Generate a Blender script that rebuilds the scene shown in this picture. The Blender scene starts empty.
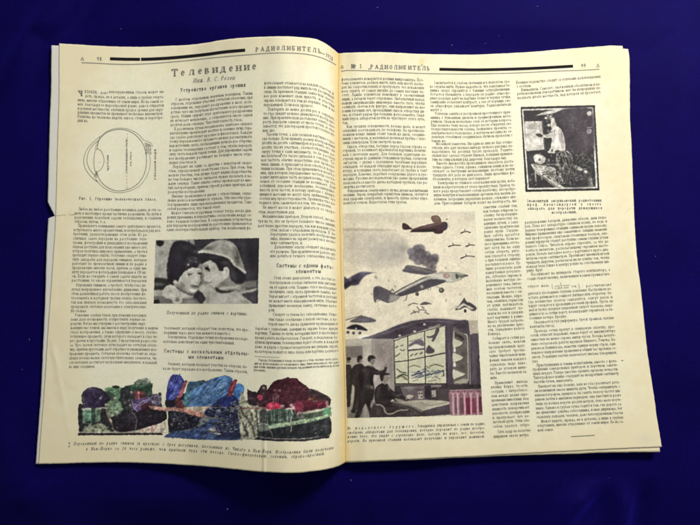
import bpy, math, random
import numpy as np
from mathutils import Vector

random.seed(7)
RNG = np.random.default_rng(7)
SC = bpy.context.scene
COL = SC.collection

# ----------------------------------------------------------------- camera
DIST = 0.50                    # metres from the lens to the middle of the spread
TILT = math.radians(5.0)
HFOV = 2 * math.atan(0.2485 / DIST)
FPX = 350.0 / math.tan(HFOV / 2)   # focal length in the photo's own pixels
cam_d = bpy.data.cameras.new('camera')
cam = bpy.data.objects.new('camera', cam_d); COL.objects.link(cam)
cam_d.sensor_width = 36.0
cam_d.lens = 18.0 / math.tan(HFOV / 2)
cam_d.clip_start = 0.01; cam_d.clip_end = 50
CAM = np.array([0.0, -DIST * math.sin(TILT), DIST * math.cos(TILT)])
cam.location = CAM
cam.rotation_euler = (TILT, 0, 0)
SC.camera = cam

# ----------------------------------------------------------------- light (indoor lamp and an added fill, no sky)
w = bpy.data.worlds.new('World'); SC.world = w; w.use_nodes = True
w.node_tree.nodes['Background'].inputs[0].default_value = (0.96, 0.98, 1.0, 1)
w.node_tree.nodes['Background'].inputs[1].default_value = 0.13

def area(name, loc, target, size, power, col):
    l = bpy.data.lights.new(name, 'AREA'); l.shape = 'DISK'; l.size = size; l.energy = power; l.color = col
    o = bpy.data.objects.new(name, l); COL.objects.link(o); o.location = loc
    o.rotation_euler = (Vector(target) - Vector(loc)).to_track_quat('-Z', 'Y').to_euler()
    return o
area('ceiling_lamp', (0.47, 0.64, 0.70), (0.06, 0.04, 0), 0.24, 13.6, (1.0, 0.975, 0.93))
area('fill_lamp', (-0.35, 0.05, 1.3), (0, 0, 0), 0.8, 1.9, (0.94, 0.97, 1.0))  # overhead fill, added only to lighten the shaded slopes of the pages

SC.view_settings.view_transform = 'Standard'
SC.view_settings.look = 'None'
SC.view_settings.exposure = 0.0
SC.view_settings.gamma = 1.0
SC.cycles.filter_width = 1.7

# ----------------------------------------------------------------- photo pixel -> point at a height
def unproject(px, py, z):
    px = np.asarray(px, float); py = np.asarray(py, float)
    a = (px - 350.0) / FPX; b = (262.5 - py) / FPX
    ct, st = math.cos(TILT), math.sin(TILT)
    dx = a; dy = b * ct + st; dz = b * st - ct
    t = (z - CAM[2]) / dz
    return np.stack([CAM[0] + dx * t, CAM[1] + dy * t, np.broadcast_to(z, dx.shape) + 0 * dx], -1)

# ----------------------------------------------------------------- small maths helpers
def spline(pts):
    """smooth curve y(x) through the points (finite-difference Hermite)"""
    p = np.array(pts, float); X, Y = p[:, 0], p[:, 1]
    d = np.diff(Y) / np.diff(X); m = np.empty_like(Y)
    m[0], m[-1] = d[0], d[-1]
    for i in range(1, len(Y) - 1):
        m[i] = 0.0 if d[i - 1] * d[i] <= 0 else 2 * d[i - 1] * d[i] / (d[i - 1] + d[i])
    def f(x):
        x = np.clip(np.asarray(x, float), X[0], X[-1])
        i = np.clip(np.searchsorted(X, x, side='right') - 1, 0, len(X) - 2)
        h = X[i + 1] - X[i]; t = (x - X[i]) / h
        return ((2*t**3 - 3*t**2 + 1) * Y[i] + (t**3 - 2*t**2 + t) * h * m[i]
                + (-2*t**3 + 3*t**2) * Y[i + 1] + (t**3 - t**2) * h * m[i + 1])
    return f
def linear(pts):
    p = np.array(pts, float)
    return lambda x: np.interp(x, p[:, 0], p[:, 1])

class Sheet:
    """one paper leaf: a Coons patch between its four edges, with a height profile"""
    def __init__(s, top, bottom, left, right, height, lin=False, drop=0.0, src=None):
        sp = linear if lin else spline
        s.T = spline(top); s.B = spline(bottom)
        s.tx = (top[0][0], top[-1][0]); s.bx = (bottom[0][0], bottom[-1][0])
        s.L = sp([(y, x) for x, y in left]); s.R = sp([(y, x) for x, y in right])
        s.ly = (left[0][1], left[-1][1]); s.ry = (right[0][1], right[-1][1])
        s.height = height; s.drop = drop; s.src = src
    def pix(s, u, v):
        u = np.asarray(u, float); v = np.asarray(v, float)
        uc = np.clip(u, 0, 1); vc = np.clip(v, 0, 1)
        tx = s.tx[0] + (s.tx[1] - s.tx[0]) * uc; ty = s.T(tx)
        bx = s.bx[0] + (s.bx[1] - s.bx[0]) * uc; by = s.B(bx)
        ly = s.ly[0] + (s.ly[1] - s.ly[0]) * vc; lx = s.L(ly)
        ry = s.ry[0] + (s.ry[1] - s.ry[0]) * vc; rx = s.R(ry)
        c00 = np.array([s.tx[0], s.T(s.tx[0])]); c10 = np.array([s.tx[1], s.T(s.tx[1])])
        c01 = np.array([s.bx[0], s.B(s.bx[0])]); c11 = np.array([s.bx[1], s.B(s.bx[1])])
        X = (1-vc)*tx + vc*bx + (1-uc)*lx + uc*rx - ((1-uc)*(1-vc)*c00[0] + uc*(1-vc)*c10[0] + (1-uc)*vc*c01[0] + uc*vc*c11[0])
        Y = (1-vc)*ty + vc*by + (1-uc)*ly + uc*ry - ((1-uc)*(1-vc)*c00[1] + uc*(1-vc)*c10[1] + (1-uc)*vc*c01[1] + uc*vc*c11[1])
        return X, Y
    def inv(s, px, py):
        px = np.asarray(px, float); py = np.asarray(py, float)
        u = np.clip((px - s.tx[0]) / (s.tx[1] - s.tx[0]), .01, .99); v = np.clip((py - s.ly[0]) / (s.ly[1] - s.ly[0]), .01, .99)
        e = 1e-4
        for _ in range(14):
            x0, y0 = s.pix(u, v)
            xu, yu = s.pix(u + e, v); xm, ym = s.pix(u - e, v)
            xv, yv = s.pix(u, v + e); xn, yn = s.pix(u, v - e)
            a, b, c, d = (xu-xm)/(2*e), (xv-xn)/(2*e), (yu-ym)/(2*e), (yv-yn)/(2*e)
            det = a*d - b*c; det = np.where(np.abs(det) < 1e-6, 1e-6, det)
            rx, ry = px - x0, py - y0
            u = np.clip(u + np.clip((d*rx - b*ry)/det, -.2, .2), 0.0005, .9995)
            v = np.clip(v + np.clip((-c*rx + a*ry)/det, -.2, .2), 0.0005, .9995)
        return u, v
    def world(s, u, v, lift=0.0):
        X, Y = s.pix(u, v)
        if s.src is not None:                                  # a sheet lying under another follows that one's height
            u, v = s.src.inv(X, Y)
        return unproject(X, Y, s.height(u, v) - s.drop + lift)
    def lay(s, px, py, lift):
        """a printed mark at these places of the sheet"""
        u, v = s.inv(px, py)
        return unproject(px, py, s.height(u, v) - s.drop + lift)

# ----------------------------------------------------------------- objects
BASE = Vector((0.0, 0.0, 0.0))
def mesh_obj(name, verts, faces, mat, parent=None, smooth=False, attrs=None, **props):
    me = bpy.data.meshes.new(name)
    verts = np.asarray(verts, np.float32)
    me.vertices.add(len(verts)); me.vertices.foreach_set('co', verts.ravel())
    faces = np.asarray(faces, np.int32); n = faces.shape[1]
    me.loops.add(faces.size); me.loops.foreach_set('vertex_index', faces.ravel())
    me.polygons.add(len(faces))
    me.polygons.foreach_set('loop_start', np.arange(0, faces.size, n, dtype=np.int32))
    me.update(calc_edges=True); me.validate()
    if smooth: me.polygons.foreach_set('use_smooth', np.ones(len(me.polygons), bool))
    for k, a in (attrs or {}).items():
        at = me.attributes.new(k, 'FLOAT_COLOR', 'POINT')
        at.data.foreach_set('color', np.asarray(a, np.float32).ravel())
    o = bpy.data.objects.new(name, me); COL.objects.link(o)
    if mat: me.materials.append(mat)
    if parent: o.parent = parent
    for k, v in props.items(): o[k] = v
    return o

def grid_faces(nx, ny):
    i = np.arange(nx - 1); j = np.arange(ny - 1)
    I, J = np.meshgrid(i, j); a = (J * nx + I).ravel()
    return np.stack([a + nx, a + nx + 1, a + 1, a], -1)

# value noise in numpy
def vnoise(X, Y, seed=0):
    xi = np.floor(X).astype(np.int64); yi = np.floor(Y).astype(np.int64); fx = X - xi; fy = Y - yi
    fx = fx*fx*(3-2*fx); fy = fy*fy*(3-2*fy)
    def h(a, b):
        n = (a * 374761393 + b * 668265263 + seed * 974711) & 0x7fffffff
        n = ((n ^ (n >> 13)) * 1274126177) & 0x7fffffff
        return ((n ^ (n >> 16)) & 0xffff) / 65535.0
    return (h(xi, yi)*(1-fx) + h(xi+1, yi)*fx)*(1-fy) + (h(xi, yi+1)*(1-fx) + h(xi+1, yi+1)*fx)*fy
def fbm(X, Y, seed=0, oct=3):
    s = 0; a = 0.5; t = 0
    for k in range(oct):
        s = s + a * vnoise(X * 2**k, Y * 2**k, seed + k); t += a; a *= .5
    return s / t

# ----------------------------------------------------------------- materials
def new_mat(name):
    m = bpy.data.materials.new(name); m.use_nodes = True
    nt = m.node_tree; b = nt.nodes['Principled BSDF']
    return m, nt, b
def node(nt, typ, **kw):
    n = nt.nodes.new(typ)
    for k, v in kw.items(): setattr(n, k, v)
    return n
def mixc(nt, fac, a, b, mode='MIX'):
    n = nt.nodes.new('ShaderNodeMix'); n.data_type = 'RGBA'; n.blend_type = mode
    for sock, val in ((n.inputs[0], fac), (n.inputs[6], a), (n.inputs[7], b)):
        if hasattr(val, 'is_linked') or hasattr(val, 'links'): nt.links.new(val, sock)
        elif isinstance(val, (int, float)): sock.default_value = val
        else: sock.default_value = (*val, 1)
    return n.outputs[2]
def noise(nt, scale, detail=3, rough=.55, vec=None):
    n = node(nt, 'ShaderNodeTexNoise'); n.inputs['Scale'].default_value = scale
    n.inputs['Detail'].default_value = detail; n.inputs['Roughness'].default_value = rough
    if vec is not None: nt.links.new(vec, n.inputs['Vector'])
    return n
def ramp(nt, val, stops):
    r = node(nt, 'ShaderNodeValToRGB'); nt.links.new(val, r.inputs[0])
    while len(r.color_ramp.elements) < len(stops): r.color_ramp.elements.new(.5)
    for e, (p, c) in zip(r.color_ramp.elements, stops):
        e.position = p; e.color = (*c, 1) if not isinstance(c, (int, float)) else (c, c, c, 1)
    return r.outputs[0]

def paper_mat(name, cream, tan):
    m, nt, b = new_mat(name)
    tc = node(nt, 'ShaderNodeTexCoord').outputs['Object']
    at = node(nt, 'ShaderNodeAttribute'); at.attribute_name = 'aging'
    sep = node(nt, 'ShaderNodeSeparateColor'); nt.links.new(at.outputs['Color'], sep.inputs[0])
    blot = ramp(nt, noise(nt, 22, 4, .6, tc).outputs[0], [(.35, 0.0), (.7, 1.0)])
    c = mixc(nt, blot, cream, tuple(x * y for x, y in zip(cream, (.965, .955, .91))))
    hue = noise(nt, 190, 3, .6, tc)
    c = mixc(nt, ramp(nt, hue.outputs[0], [(.32, 0.0), (.68, 1.0)]), c, mixc(nt, 1.0, c, (1.03, .985, .95), 'MULTIPLY'))
    hue2 = noise(nt, 120, 2, .5, tc)
    c = mixc(nt, ramp(nt, hue2.outputs[0], [(.45, 0.0), (.75, .8)]), c, mixc(nt, 1.0, c, (.955, 1.0, .95), 'MULTIPLY'))
    fine = ramp(nt, noise(nt, 420, 3, .7, tc).outputs[0], [(.3, .93), (.7, 1.03)])
    c = mixc(nt, 1.0, c, fine, 'MULTIPLY')
    c = mixc(nt, sep.outputs[0], c, tan)                       # yellowed margins
    c = mixc(nt, sep.outputs[1], c, (0.70, 0.54, 0.24))        # old glue along the fold and a spot of it
    c = mixc(nt, sep.outputs[2], c, (0.52, 0.50, 0.44))        # grubby marks, and grey lines on the creases
    # print of the other side, barely through the paper
    st = noise(nt, 60, 2, .5, tc).outputs[0]
    nt.links.new(c, b.inputs['Base Color'])
    b.inputs['Roughness'].default_value = .72
    b.inputs['Specular IOR Level'].default_value = .25
    bm = node(nt, 'ShaderNodeBump'); bm.inputs['Strength'].default_value = .12; bm.inputs['Distance'].default_value = .0004
    mx = mixc(nt, .5, noise(nt, 900, 2, .6, tc).outputs[0], noise(nt, 70, 3, .5, tc).outputs[0])
    nt.links.new(mx, bm.inputs['Height']); nt.links.new(bm.outputs[0], b.inputs['Normal'])
    return m
CREAM = (0.825, 0.808, 0.645)
M_PAPER = paper_mat('aged_paper', CREAM, (0.765, 0.685, 0.455))
M_UNDER = paper_mat('pale_paper', (0.67, 0.66, 0.61), (0.66, 0.645, 0.575))
def ink_mat(name, col, grain=.35):
    m, nt, b = new_mat(name)
    tc = node(nt, 'ShaderNodeTexCoord').outputs['Object']
    n = ramp(nt, noise(nt, 1500, 2, .7, tc).outputs[0], [(.35, 0.0), (.75, 1.0)])
    c = mixc(nt, n, col, tuple(x + (y - x) * grain for x, y in zip(col, CREAM)))
    nt.links.new(c, b.inputs['Base Color'])
    b.inputs['Roughness'].default_value = .85; b.inputs['Specular IOR Level'].default_value = .06
    return m
M_INK = ink_mat('printing_ink', (0.085, 0.081, 0.076), .28)
M_BLACK = ink_mat('dense_black_ink', (0.006, 0.0055, 0.008), .02)
M_GREY = ink_mat('thin_grey_ink', (0.16, 0.155, 0.14), .35)
def print_mat():
    m, nt, b = new_mat('colour_print')
    at = node(nt, 'ShaderNodeAttribute'); at.attribute_name = 'print'
    nt.links.new(at.outputs['Color'], b.inputs['Base Color'])
    b.inputs['Roughness'].default_value = .6; b.inputs['Specular IOR Level'].default_value = .25
    return m
M_PRINT = print_mat()

def cloth_mat():
    m, nt, b = new_mat('blue_velvet')
    tc = node(nt, 'ShaderNodeTexCoord').outputs['Object']
    n1 = ramp(nt, noise(nt, 14, 4, .6, tc).outputs[0], [(.3, 0.0), (.75, 1.0)])
    c = mixc(nt, n1, (0.0028, 0.0015, 0.040), (0.0044, 0.0021, 0.070))
    n2 = ramp(nt, noise(nt, 1100, 2, .7, tc).outputs[0], [(.3, .7), (.7, 1.25)])
    c = mixc(nt, 1.0, c, n2, 'MULTIPLY')
    nt.links.new(c, b.inputs['Base Color'])
    b.inputs['Roughness'].default_value = .62
    b.inputs['Specular IOR Level'].default_value = .12
    b.inputs['Specular Tint'].default_value = (0.15, 0.10, 1.0, 1)
    b.inputs['Sheen Weight'].default_value = .30
    b.inputs['Sheen Roughness'].default_value = .5
    b.inputs['Sheen Tint'].default_value = (0.04, 0.025, 0.72, 1)
    bm = node(nt, 'ShaderNodeBump'); bm.inputs['Strength'].default_value = .35; bm.inputs['Distance'].default_value = .0006
    mx = mixc(nt, .55, noise(nt, 1300, 2, .7, tc).outputs[0], noise(nt, 120, 3, .6, tc).outputs[0])
    nt.links.new(mx, bm.inputs['Height']); nt.links.new(bm.outputs[0], b.inputs['Normal'])
    return m
M_CLOTH = cloth_mat()

# ----------------------------------------------------------------- the cloth
def cloth():
    def axis(lim, step, far):
        a = np.arange(-lim, lim + 1e-6, step); e = np.array([.08, .2, .45, .9, far])
        return np.concatenate([-(lim + e[::-1]), a, lim + e])
    xs = axis(.46, .0022, 1.6); ys = axis(.40, .0022, 1.6)
    X, Y = np.meshgrid(xs, ys)
    Z = .0012 * (fbm(X * 9 + 5, Y * 9 + 3, 3, 3) - .5) * 2
    def fold(p, q, wdt, h):
        """a soft crease between two pixels of the photo, lying on the table"""
        a = unproject(*p, 0.0)[:2]; c = unproject(*q, 0.0)[:2]
        d = c - a; L = np.hypot(*d); d = d / L
        s = (X - a[0]) * d[0] + (Y - a[1]) * d[1]
        t = -(X - a[0]) * d[1] + (Y - a[1]) * d[0] + .006 * (fbm(s * 14 + 9, s * 0, 11, 2) - .5)
        end = np.clip(np.minimum(s + .04, L + .04 - s) / .08, 0, 1); end = end*end*(3-2*end)
        return h * np.exp(-(t / wdt) ** 2) * end
    Z += fold((5, 90), (85, -20), .013, .0075) - fold((30, 90), (110, -20), .012, .0060)
    Z += fold((555, 535), (612, 470), .010, .0080) - fold((575, 540), (632, 472), .010, .0070)
    Z += fold((622, 560), (632, 455), .009, .0075) - fold((640, 560), (650, 440), .009, .0065)
    Z += fold((-10, 420), (40, 520), .016, .0055) + fold((690, 40), (640, 230), .03, .0025)
    for k in range(16):                                           # faint long creases of a cloth that has been folded away
        q0 = (RNG.uniform(-40, 740), RNG.uniform(-30, 560)); a_ = RNG.uniform(0, 3.14); l_ = RNG.uniform(80, 260)
        Z += fold(q0, (q0[0] + l_ * math.cos(a_), q0[1] + l_ * math.sin(a_)), RNG.uniform(.008, .022), RNG.uniform(.0006, .0020))
    Z += fold((120, 500), (330, 520), .02, .0030) + fold((100, 10), (560, 22), .03, .0018)
    inside = np.maximum(np.abs(X - .002) / .226, np.abs(Y - .004) / .159)      # pressed flat under the magazine
    k = np.clip((inside - .96) / .10, 0, 1); Z = Z * k - .0008 * (1 - k)
    d = np.clip(-.150 - Y, 0, .2); lf = np.clip((.12 - X) / .25, .25, 1)             # slope added so the cloth turns from the lamp and darkens towards the reader
    Z = Z - .60 * lf * (np.sqrt(d * d + .012 ** 2) - .012)
    d = np.clip(-.225 - X, 0, .2); Z = Z - .12 * (np.sqrt(d * d + .01 ** 2) - .01)
    P = np.stack([X, Y, np.minimum(Z, .009)], -1).reshape(-1, 3)
    mesh_obj('tablecloth', P, grid_faces(len(xs), len(ys))[:, ::-1], M_CLOTH, None, True, kind='structure')
cloth()

# ----------------------------------------------------------------- the magazine's leaves
bulge = spline([(0, 0), (.15, 0.0), (.30, .03), (.47, .19), (.56, .43), (.64, .66), (.72, .85), (.81, 1.0), (.875, .96),
                (.935, .80), (.965, .55), (.985, .26), (1.0, 0.06)])
rise_r = spline([(0, .0040), (.02, .0055), (.07, .0082), (.2, .0085), (.45, .0050), (.75, .0052), (1.0, .0058)])
def h_left(u, v):
    u = np.asarray(u, float)
    z = .0026 + .026 * bulge(u)
    z = z + .0004 * np.exp(-((u - .735) / .004) ** 2) * np.clip((np.asarray(v) - .8) / .1, 0, 1)      # small upright crease
    t = (u - (.02 + .35 * (np.asarray(v) - .72)))                                                     # slanting corner crease
    z = z + .00028 * np.exp(-(t / .010) ** 2) * ((np.asarray(v) > .70)) * np.clip((np.asarray(v) - .70) / .03, 0, 1) * np.clip((.95 - np.asarray(v)) / .15, 0, 1)
    return z + .0004 * (fbm(u * 9, np.asarray(v) * 11, 5, 2) - .5)
def h_right(u, v):
    return rise_r(u) + .0006 * (fbm(np.asarray(u) * 8 + 3, np.asarray(v) * 10, 6, 2) - .5)

SPINE = [(338.5, 53.5), (338.2, 90), (338.6, 140), (339.2, 200), (340.4, 260), (342.0, 320), (344.2, 380), (345.2, 430), (345.4, 462.5)]
LEFT = Sheet(
    top=[(59, 43.5), (80, 44.7), (100, 45.9), (120, 46.7), (139, 46.9), (165, 46.1), (190, 44.8), (208.6, 42.4), (218, 40.7), (231, 38.9),
         (245, 37.7), (263, 36.8), (285.7, 36.4), (303, 37.4), (315, 38.9), (325, 43.4), (333, 48.9), (338.5, 53.5)],
    bottom=[(38.5, 463.9), (60, 463.6), (85, 462.8), (117, 462.4), (150, 463.2), (180, 464.7), (207, 466.5), (235, 469.3), (261, 471.8), (287, 472.9),
            (300, 472.6), (311, 471.4), (323, 470), (337.5, 466.6), (345.4, 462.5)],
    left=[(59, 43.5), (59, 90), (57.6, 140), (56.2, 195), (55.6, 216), (53.0, 260), (48.0, 330), (44.2, 390), (41.0, 430), (38.5, 463.9)],
    right=SPINE, height=h_left)
RIGHT = Sheet(
    top=[(338.5, 53.5), (345.7, 52.9), (364, 52.3), (380, 52.2), (408.6, 53.4), (423, 54.0), (450, 54.5), (470.6, 54.7), (495.7, 53.8),
         (530, 52.0), (548.6, 50.5), (571, 48.6), (600, 46.4), (611, 45.6), (622.5, 45.9)],
    bottom=[(345.4, 462.0), (400, 459.8), (446, 457.6), (480, 456.0), (500, 454.7), (540, 452.6), (580, 450.7), (600, 449.6), (630, 448.3), (661.8, 447)],
    left=[(x, y if y < 462 else 462.0) for x, y in SPINE],
    right=[(622.5, 45.9), (624.5, 60), (625.6, 120), (629.0, 190), (634.0, 250), (640.2, 290), (646.8, 350), (655.6, 410), (661.8, 447)],
    height=h_right)
UNDER_L = Sheet(
    top=[(51.3, 45.4), (70, 45.9), (100, 47.0), (139, 48.0), (165, 47.4), (190, 46.0), (218, 42.0), (245, 39.2), (263, 38.3), (285.7, 37.9),
         (303, 38.9), (315, 40.4), (325, 44.9), (333, 50.2), (338.5, 54.5)],
    bottom=[(35.7, 463.9), (60, 463.0), (85, 462.2), (117, 461.8), (150, 462.6), (180, 464.0), (207, 465.8), (235, 468.4), (261, 470.9),
            (287, 472.0), (311, 470.5), (323, 469), (337.5, 465.6), (345.3, 461.5)],
    left=[(51.3, 45.4), (51, 90), (49.7, 120), (48.3, 180), (47.7, 202), (48.9, 204.2), (49.2, 205.2), (50.9, 208.3), (51.1, 209.2), (52.8, 212.0), (53.1, 213.0), (54.9, 216.2), (53.2, 216.5), (52.0, 217.0), (50.6, 217.2), (49.6, 217.9), (48.3, 218.2), (46.9, 240), (45.1, 300), (43.8, 330),
          (41.1, 390), (38.9, 420), (35.7, 463.9)],
    right=[(338.5, 54.5), (338.2, 90), (338.6, 140), (339.2, 200), (340.4, 260), (342.0, 320), (344.2, 380), (345.2, 430), (345.3, 461.5)],
    height=h_left, lin=True, drop=.00045, src=LEFT)
UNDER_R = Sheet(
    top=[(338.5, 55), (364, 54), (408.6, 55.0), (450, 56.2), (470.6, 56.4), (495.7, 55.5), (530, 54), (571, 51.2), (610, 49.2), (624, 48.7), (628, 49)],
    bottom=[(345.4, 462.6), (400, 460.4), (443, 458.6), (446, 458.3), (480, 457.0), (500, 456.0), (540, 454.7), (580, 453.7), (600, 452.7), (660, 452.0)],
    left=[(338.5, 55), (338.2, 90), (338.6, 140), (339.2, 200), (340.4, 260), (342.0, 320), (344.2, 380), (345.2, 430), (345.4, 462.6)],
    right=[(628, 49), (629.5, 60), (630, 120), (631.2, 140), (633.2, 190), (634.8, 228), (637.2, 260), (640.9, 290), (647.1, 350), (655.8, 410), (660, 452)],
    height=h_right, drop=.00045, src=RIGHT)

mag = bpy.data.objects.new('magazine', None); COL.objects.link(mag)
mag['label'] = 'open old magazine with yellowed pages and a torn edge, lying on dark blue cloth'
mag['category'] = 'magazine'
mag.empty_display_size = .05

def seg_dist(X, Y, a, b):
    ax, ay = a; bx, by = b; dx, dy = bx - ax, by - ay
    t = np.clip(((X - ax) * dx + (Y - ay) * dy) / (dx*dx + dy*dy), 0, 1)
    return np.hypot(X - ax - t*dx, Y - ay - t*dy)
def blob(X, Y, cx, cy, rx, ry, soft=.5):
    d = np.hypot((X - cx) / rx, (Y - cy) / ry)
    return np.clip((1 + soft - d) / (2 * soft), 0, 1)

def leaf(sheet, name, mat, nu, nv, side, parent, extra_u=(), thick=.00014, **props):
    us = np.unique(np.concatenate([np.linspace(0, 1, nu), extra_u])); vs = np.linspace(0, 1, nv)
    if sheet.drop: vs = np.unique(np.concatenate([vs, [(y - sheet.ly[0]) / (sheet.ly[1] - sheet.ly[0]) for y in (202, 204.2, 205.2, 208.3, 209.2, 212, 213, 216.2, 216.5, 217.0, 217.2, 217.9, 218.2)]]))
    U, V = np.meshgrid(us, vs)
    P = sheet.world(U.ravel(), V.ravel())
    X, Y = sheet.pix(U.ravel(), V.ravel()); u = U.ravel(); v = V.ravel()
    # slightly worn, uneven cut edges (a few tenths of a millimetre)
    edge = np.minimum(np.minimum(u, 1 - u) * 290, np.minimum(v, 1 - v) * 415)
    if side == 'l': far = u * 290; fold = (1 - u) * 290
    else: far = (1 - u) * 290; fold = u * 290
    rag = np.exp(-edge / 1.2) * np.where(fold < 3, 0, 1)
    P[:, 0] += rag * .00013 * (fbm(Y * .3, X * 0 + 2, 3, 3) - .5) * 2
    P[:, 1] += rag * .00013 * (fbm(X * .3, Y * 0 + 5, 4, 3) - .5) * 2
    # ageing: red = yellowed, green = glue, blue = grubby, and grey crease lines
    m = fbm(X * .05, Y * .05, 21, 3); f = fbm(X * .16, Y * .16, 22, 3)
    vt = np.minimum(v, 1 - v) * 415
    yel = np.exp(-(far / (24 + 30 * m)) ** 2) * .95 + np.exp(-(vt / (20 + 22 * f)) ** 2) * (.75 + .35 * (v > .5))
    yel = yel + .25 * np.clip(m * 2 - .8, 0, 1)
    yel = yel * (.55 + .75 * f)
    glue = np.where(fold < 14, np.exp(-(fold / ((4.6 if side == 'l' else 2.4) + 1.5 * f)) ** 2), 0) * .95
    grub_crease = np.clip(f * 2.2 - 1.35, 0, 1) * .15 * np.exp(-(edge / 30) ** 2)
    if side == 'r':
        glue = np.maximum(glue, blob(X, Y, 421.6, 61.5, 2.6, 3.6, .35) * .55)
        yel = np.maximum(yel, blob(X, Y, 648, 436, 14, 12, .9) * .7)
        grub_crease = np.maximum(grub_crease, blob(X, Y, 645, 439, 7, 4, .9) * .30)
        grub_crease = np.maximum(grub_crease, np.clip(1 - seg_dist(X, Y, (625, 213), (630, 208)) / 1.3, 0, 1) * .35)
    else:
        yel = np.maximum(yel, blob(X, Y, 265, 42, 5, 3, .9) * .9)
        grub_crease = np.maximum(grub_crease, blob(X, Y, 52, 343, 3, 3, .9) * .2)
        dk = np.clip(1 - seg_dist(X, Y, (50, 352), (66, 384)) / 2.0, 0, 1)
        grub_crease = np.maximum(grub_crease, dk * .28)  # grey line along the slanting corner crease
        grub_crease = np.maximum(grub_crease, np.clip(1 - seg_dist(X, Y, (261, 432), (262.5, 472)) / 1.1, 0, 1) * .4)  # grey line along the small upright crease
    ag = np.stack([np.clip(yel, 0, 1), np.clip(glue, 0, 1), np.clip(grub_crease, 0, 1), np.ones_like(u)], -1)
    o = mesh_obj(name, P, grid_faces(len(us), len(vs)), mat, parent, True, {'aging': ag}, **props)
    md = o.modifiers.new('thickness', 'SOLIDIFY'); md.thickness = thick; md.offset = -1
    return o

fineL = np.linspace(.90, 1, 120); fineR = np.linspace(0, .06, 50)
PAGE_L = leaf(LEFT, 'page', M_PAPER, 360, 300, 'l', mag, fineL, label='left-hand page with an eye diagram, two photographs and a bulge towards the fold')
PAGE_R = leaf(RIGHT, 'page', M_PAPER, 330, 300, 'r', mag, fineR, label='right-hand page with a framed photograph and a picture of aeroplanes')
leaf(UNDER_L, 'page', M_UNDER, 260, 220, 'l', mag, fineL, label='pale sheet under the left-hand page, torn at its edge')
leaf(UNDER_R, 'page', M_PAPER, 220, 200, 'r', mag, fineR, label='sheet showing as a thin strip under the right-hand page')

class Under(Sheet):
    """the sheets lower in the pile, drawn in a little from the one above"""
    def __init__(s, src, drop, du):
        s.__dict__.update(src.__dict__); s.drop = drop; s.du = du
    def world(s, u, v, lift=0.0):
        u = np.asarray(u, float); v = np.asarray(v, float)
        uu = s.du + u * (1 - s.du) if s.du > 0 else u * (1 + s.du)
        vv = .006 + v * .986
        X, Y = s.pix(uu, vv)
        return unproject(X, Y, s.height(uu, vv) - s.drop)
for k in range(3):
    leaf(Under(LEFT, .0008 + .00035 * k, .012 + .004 * k), 'inner_sheet', M_PAPER, 140, 60, 'l', mag, fineL[::3])
    leaf(Under(RIGHT, .0008 + .0004 * k, -.006 - .003 * k), 'inner_sheet', M_PAPER, 100, 60, 'r', mag, fineR[::3])

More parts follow.
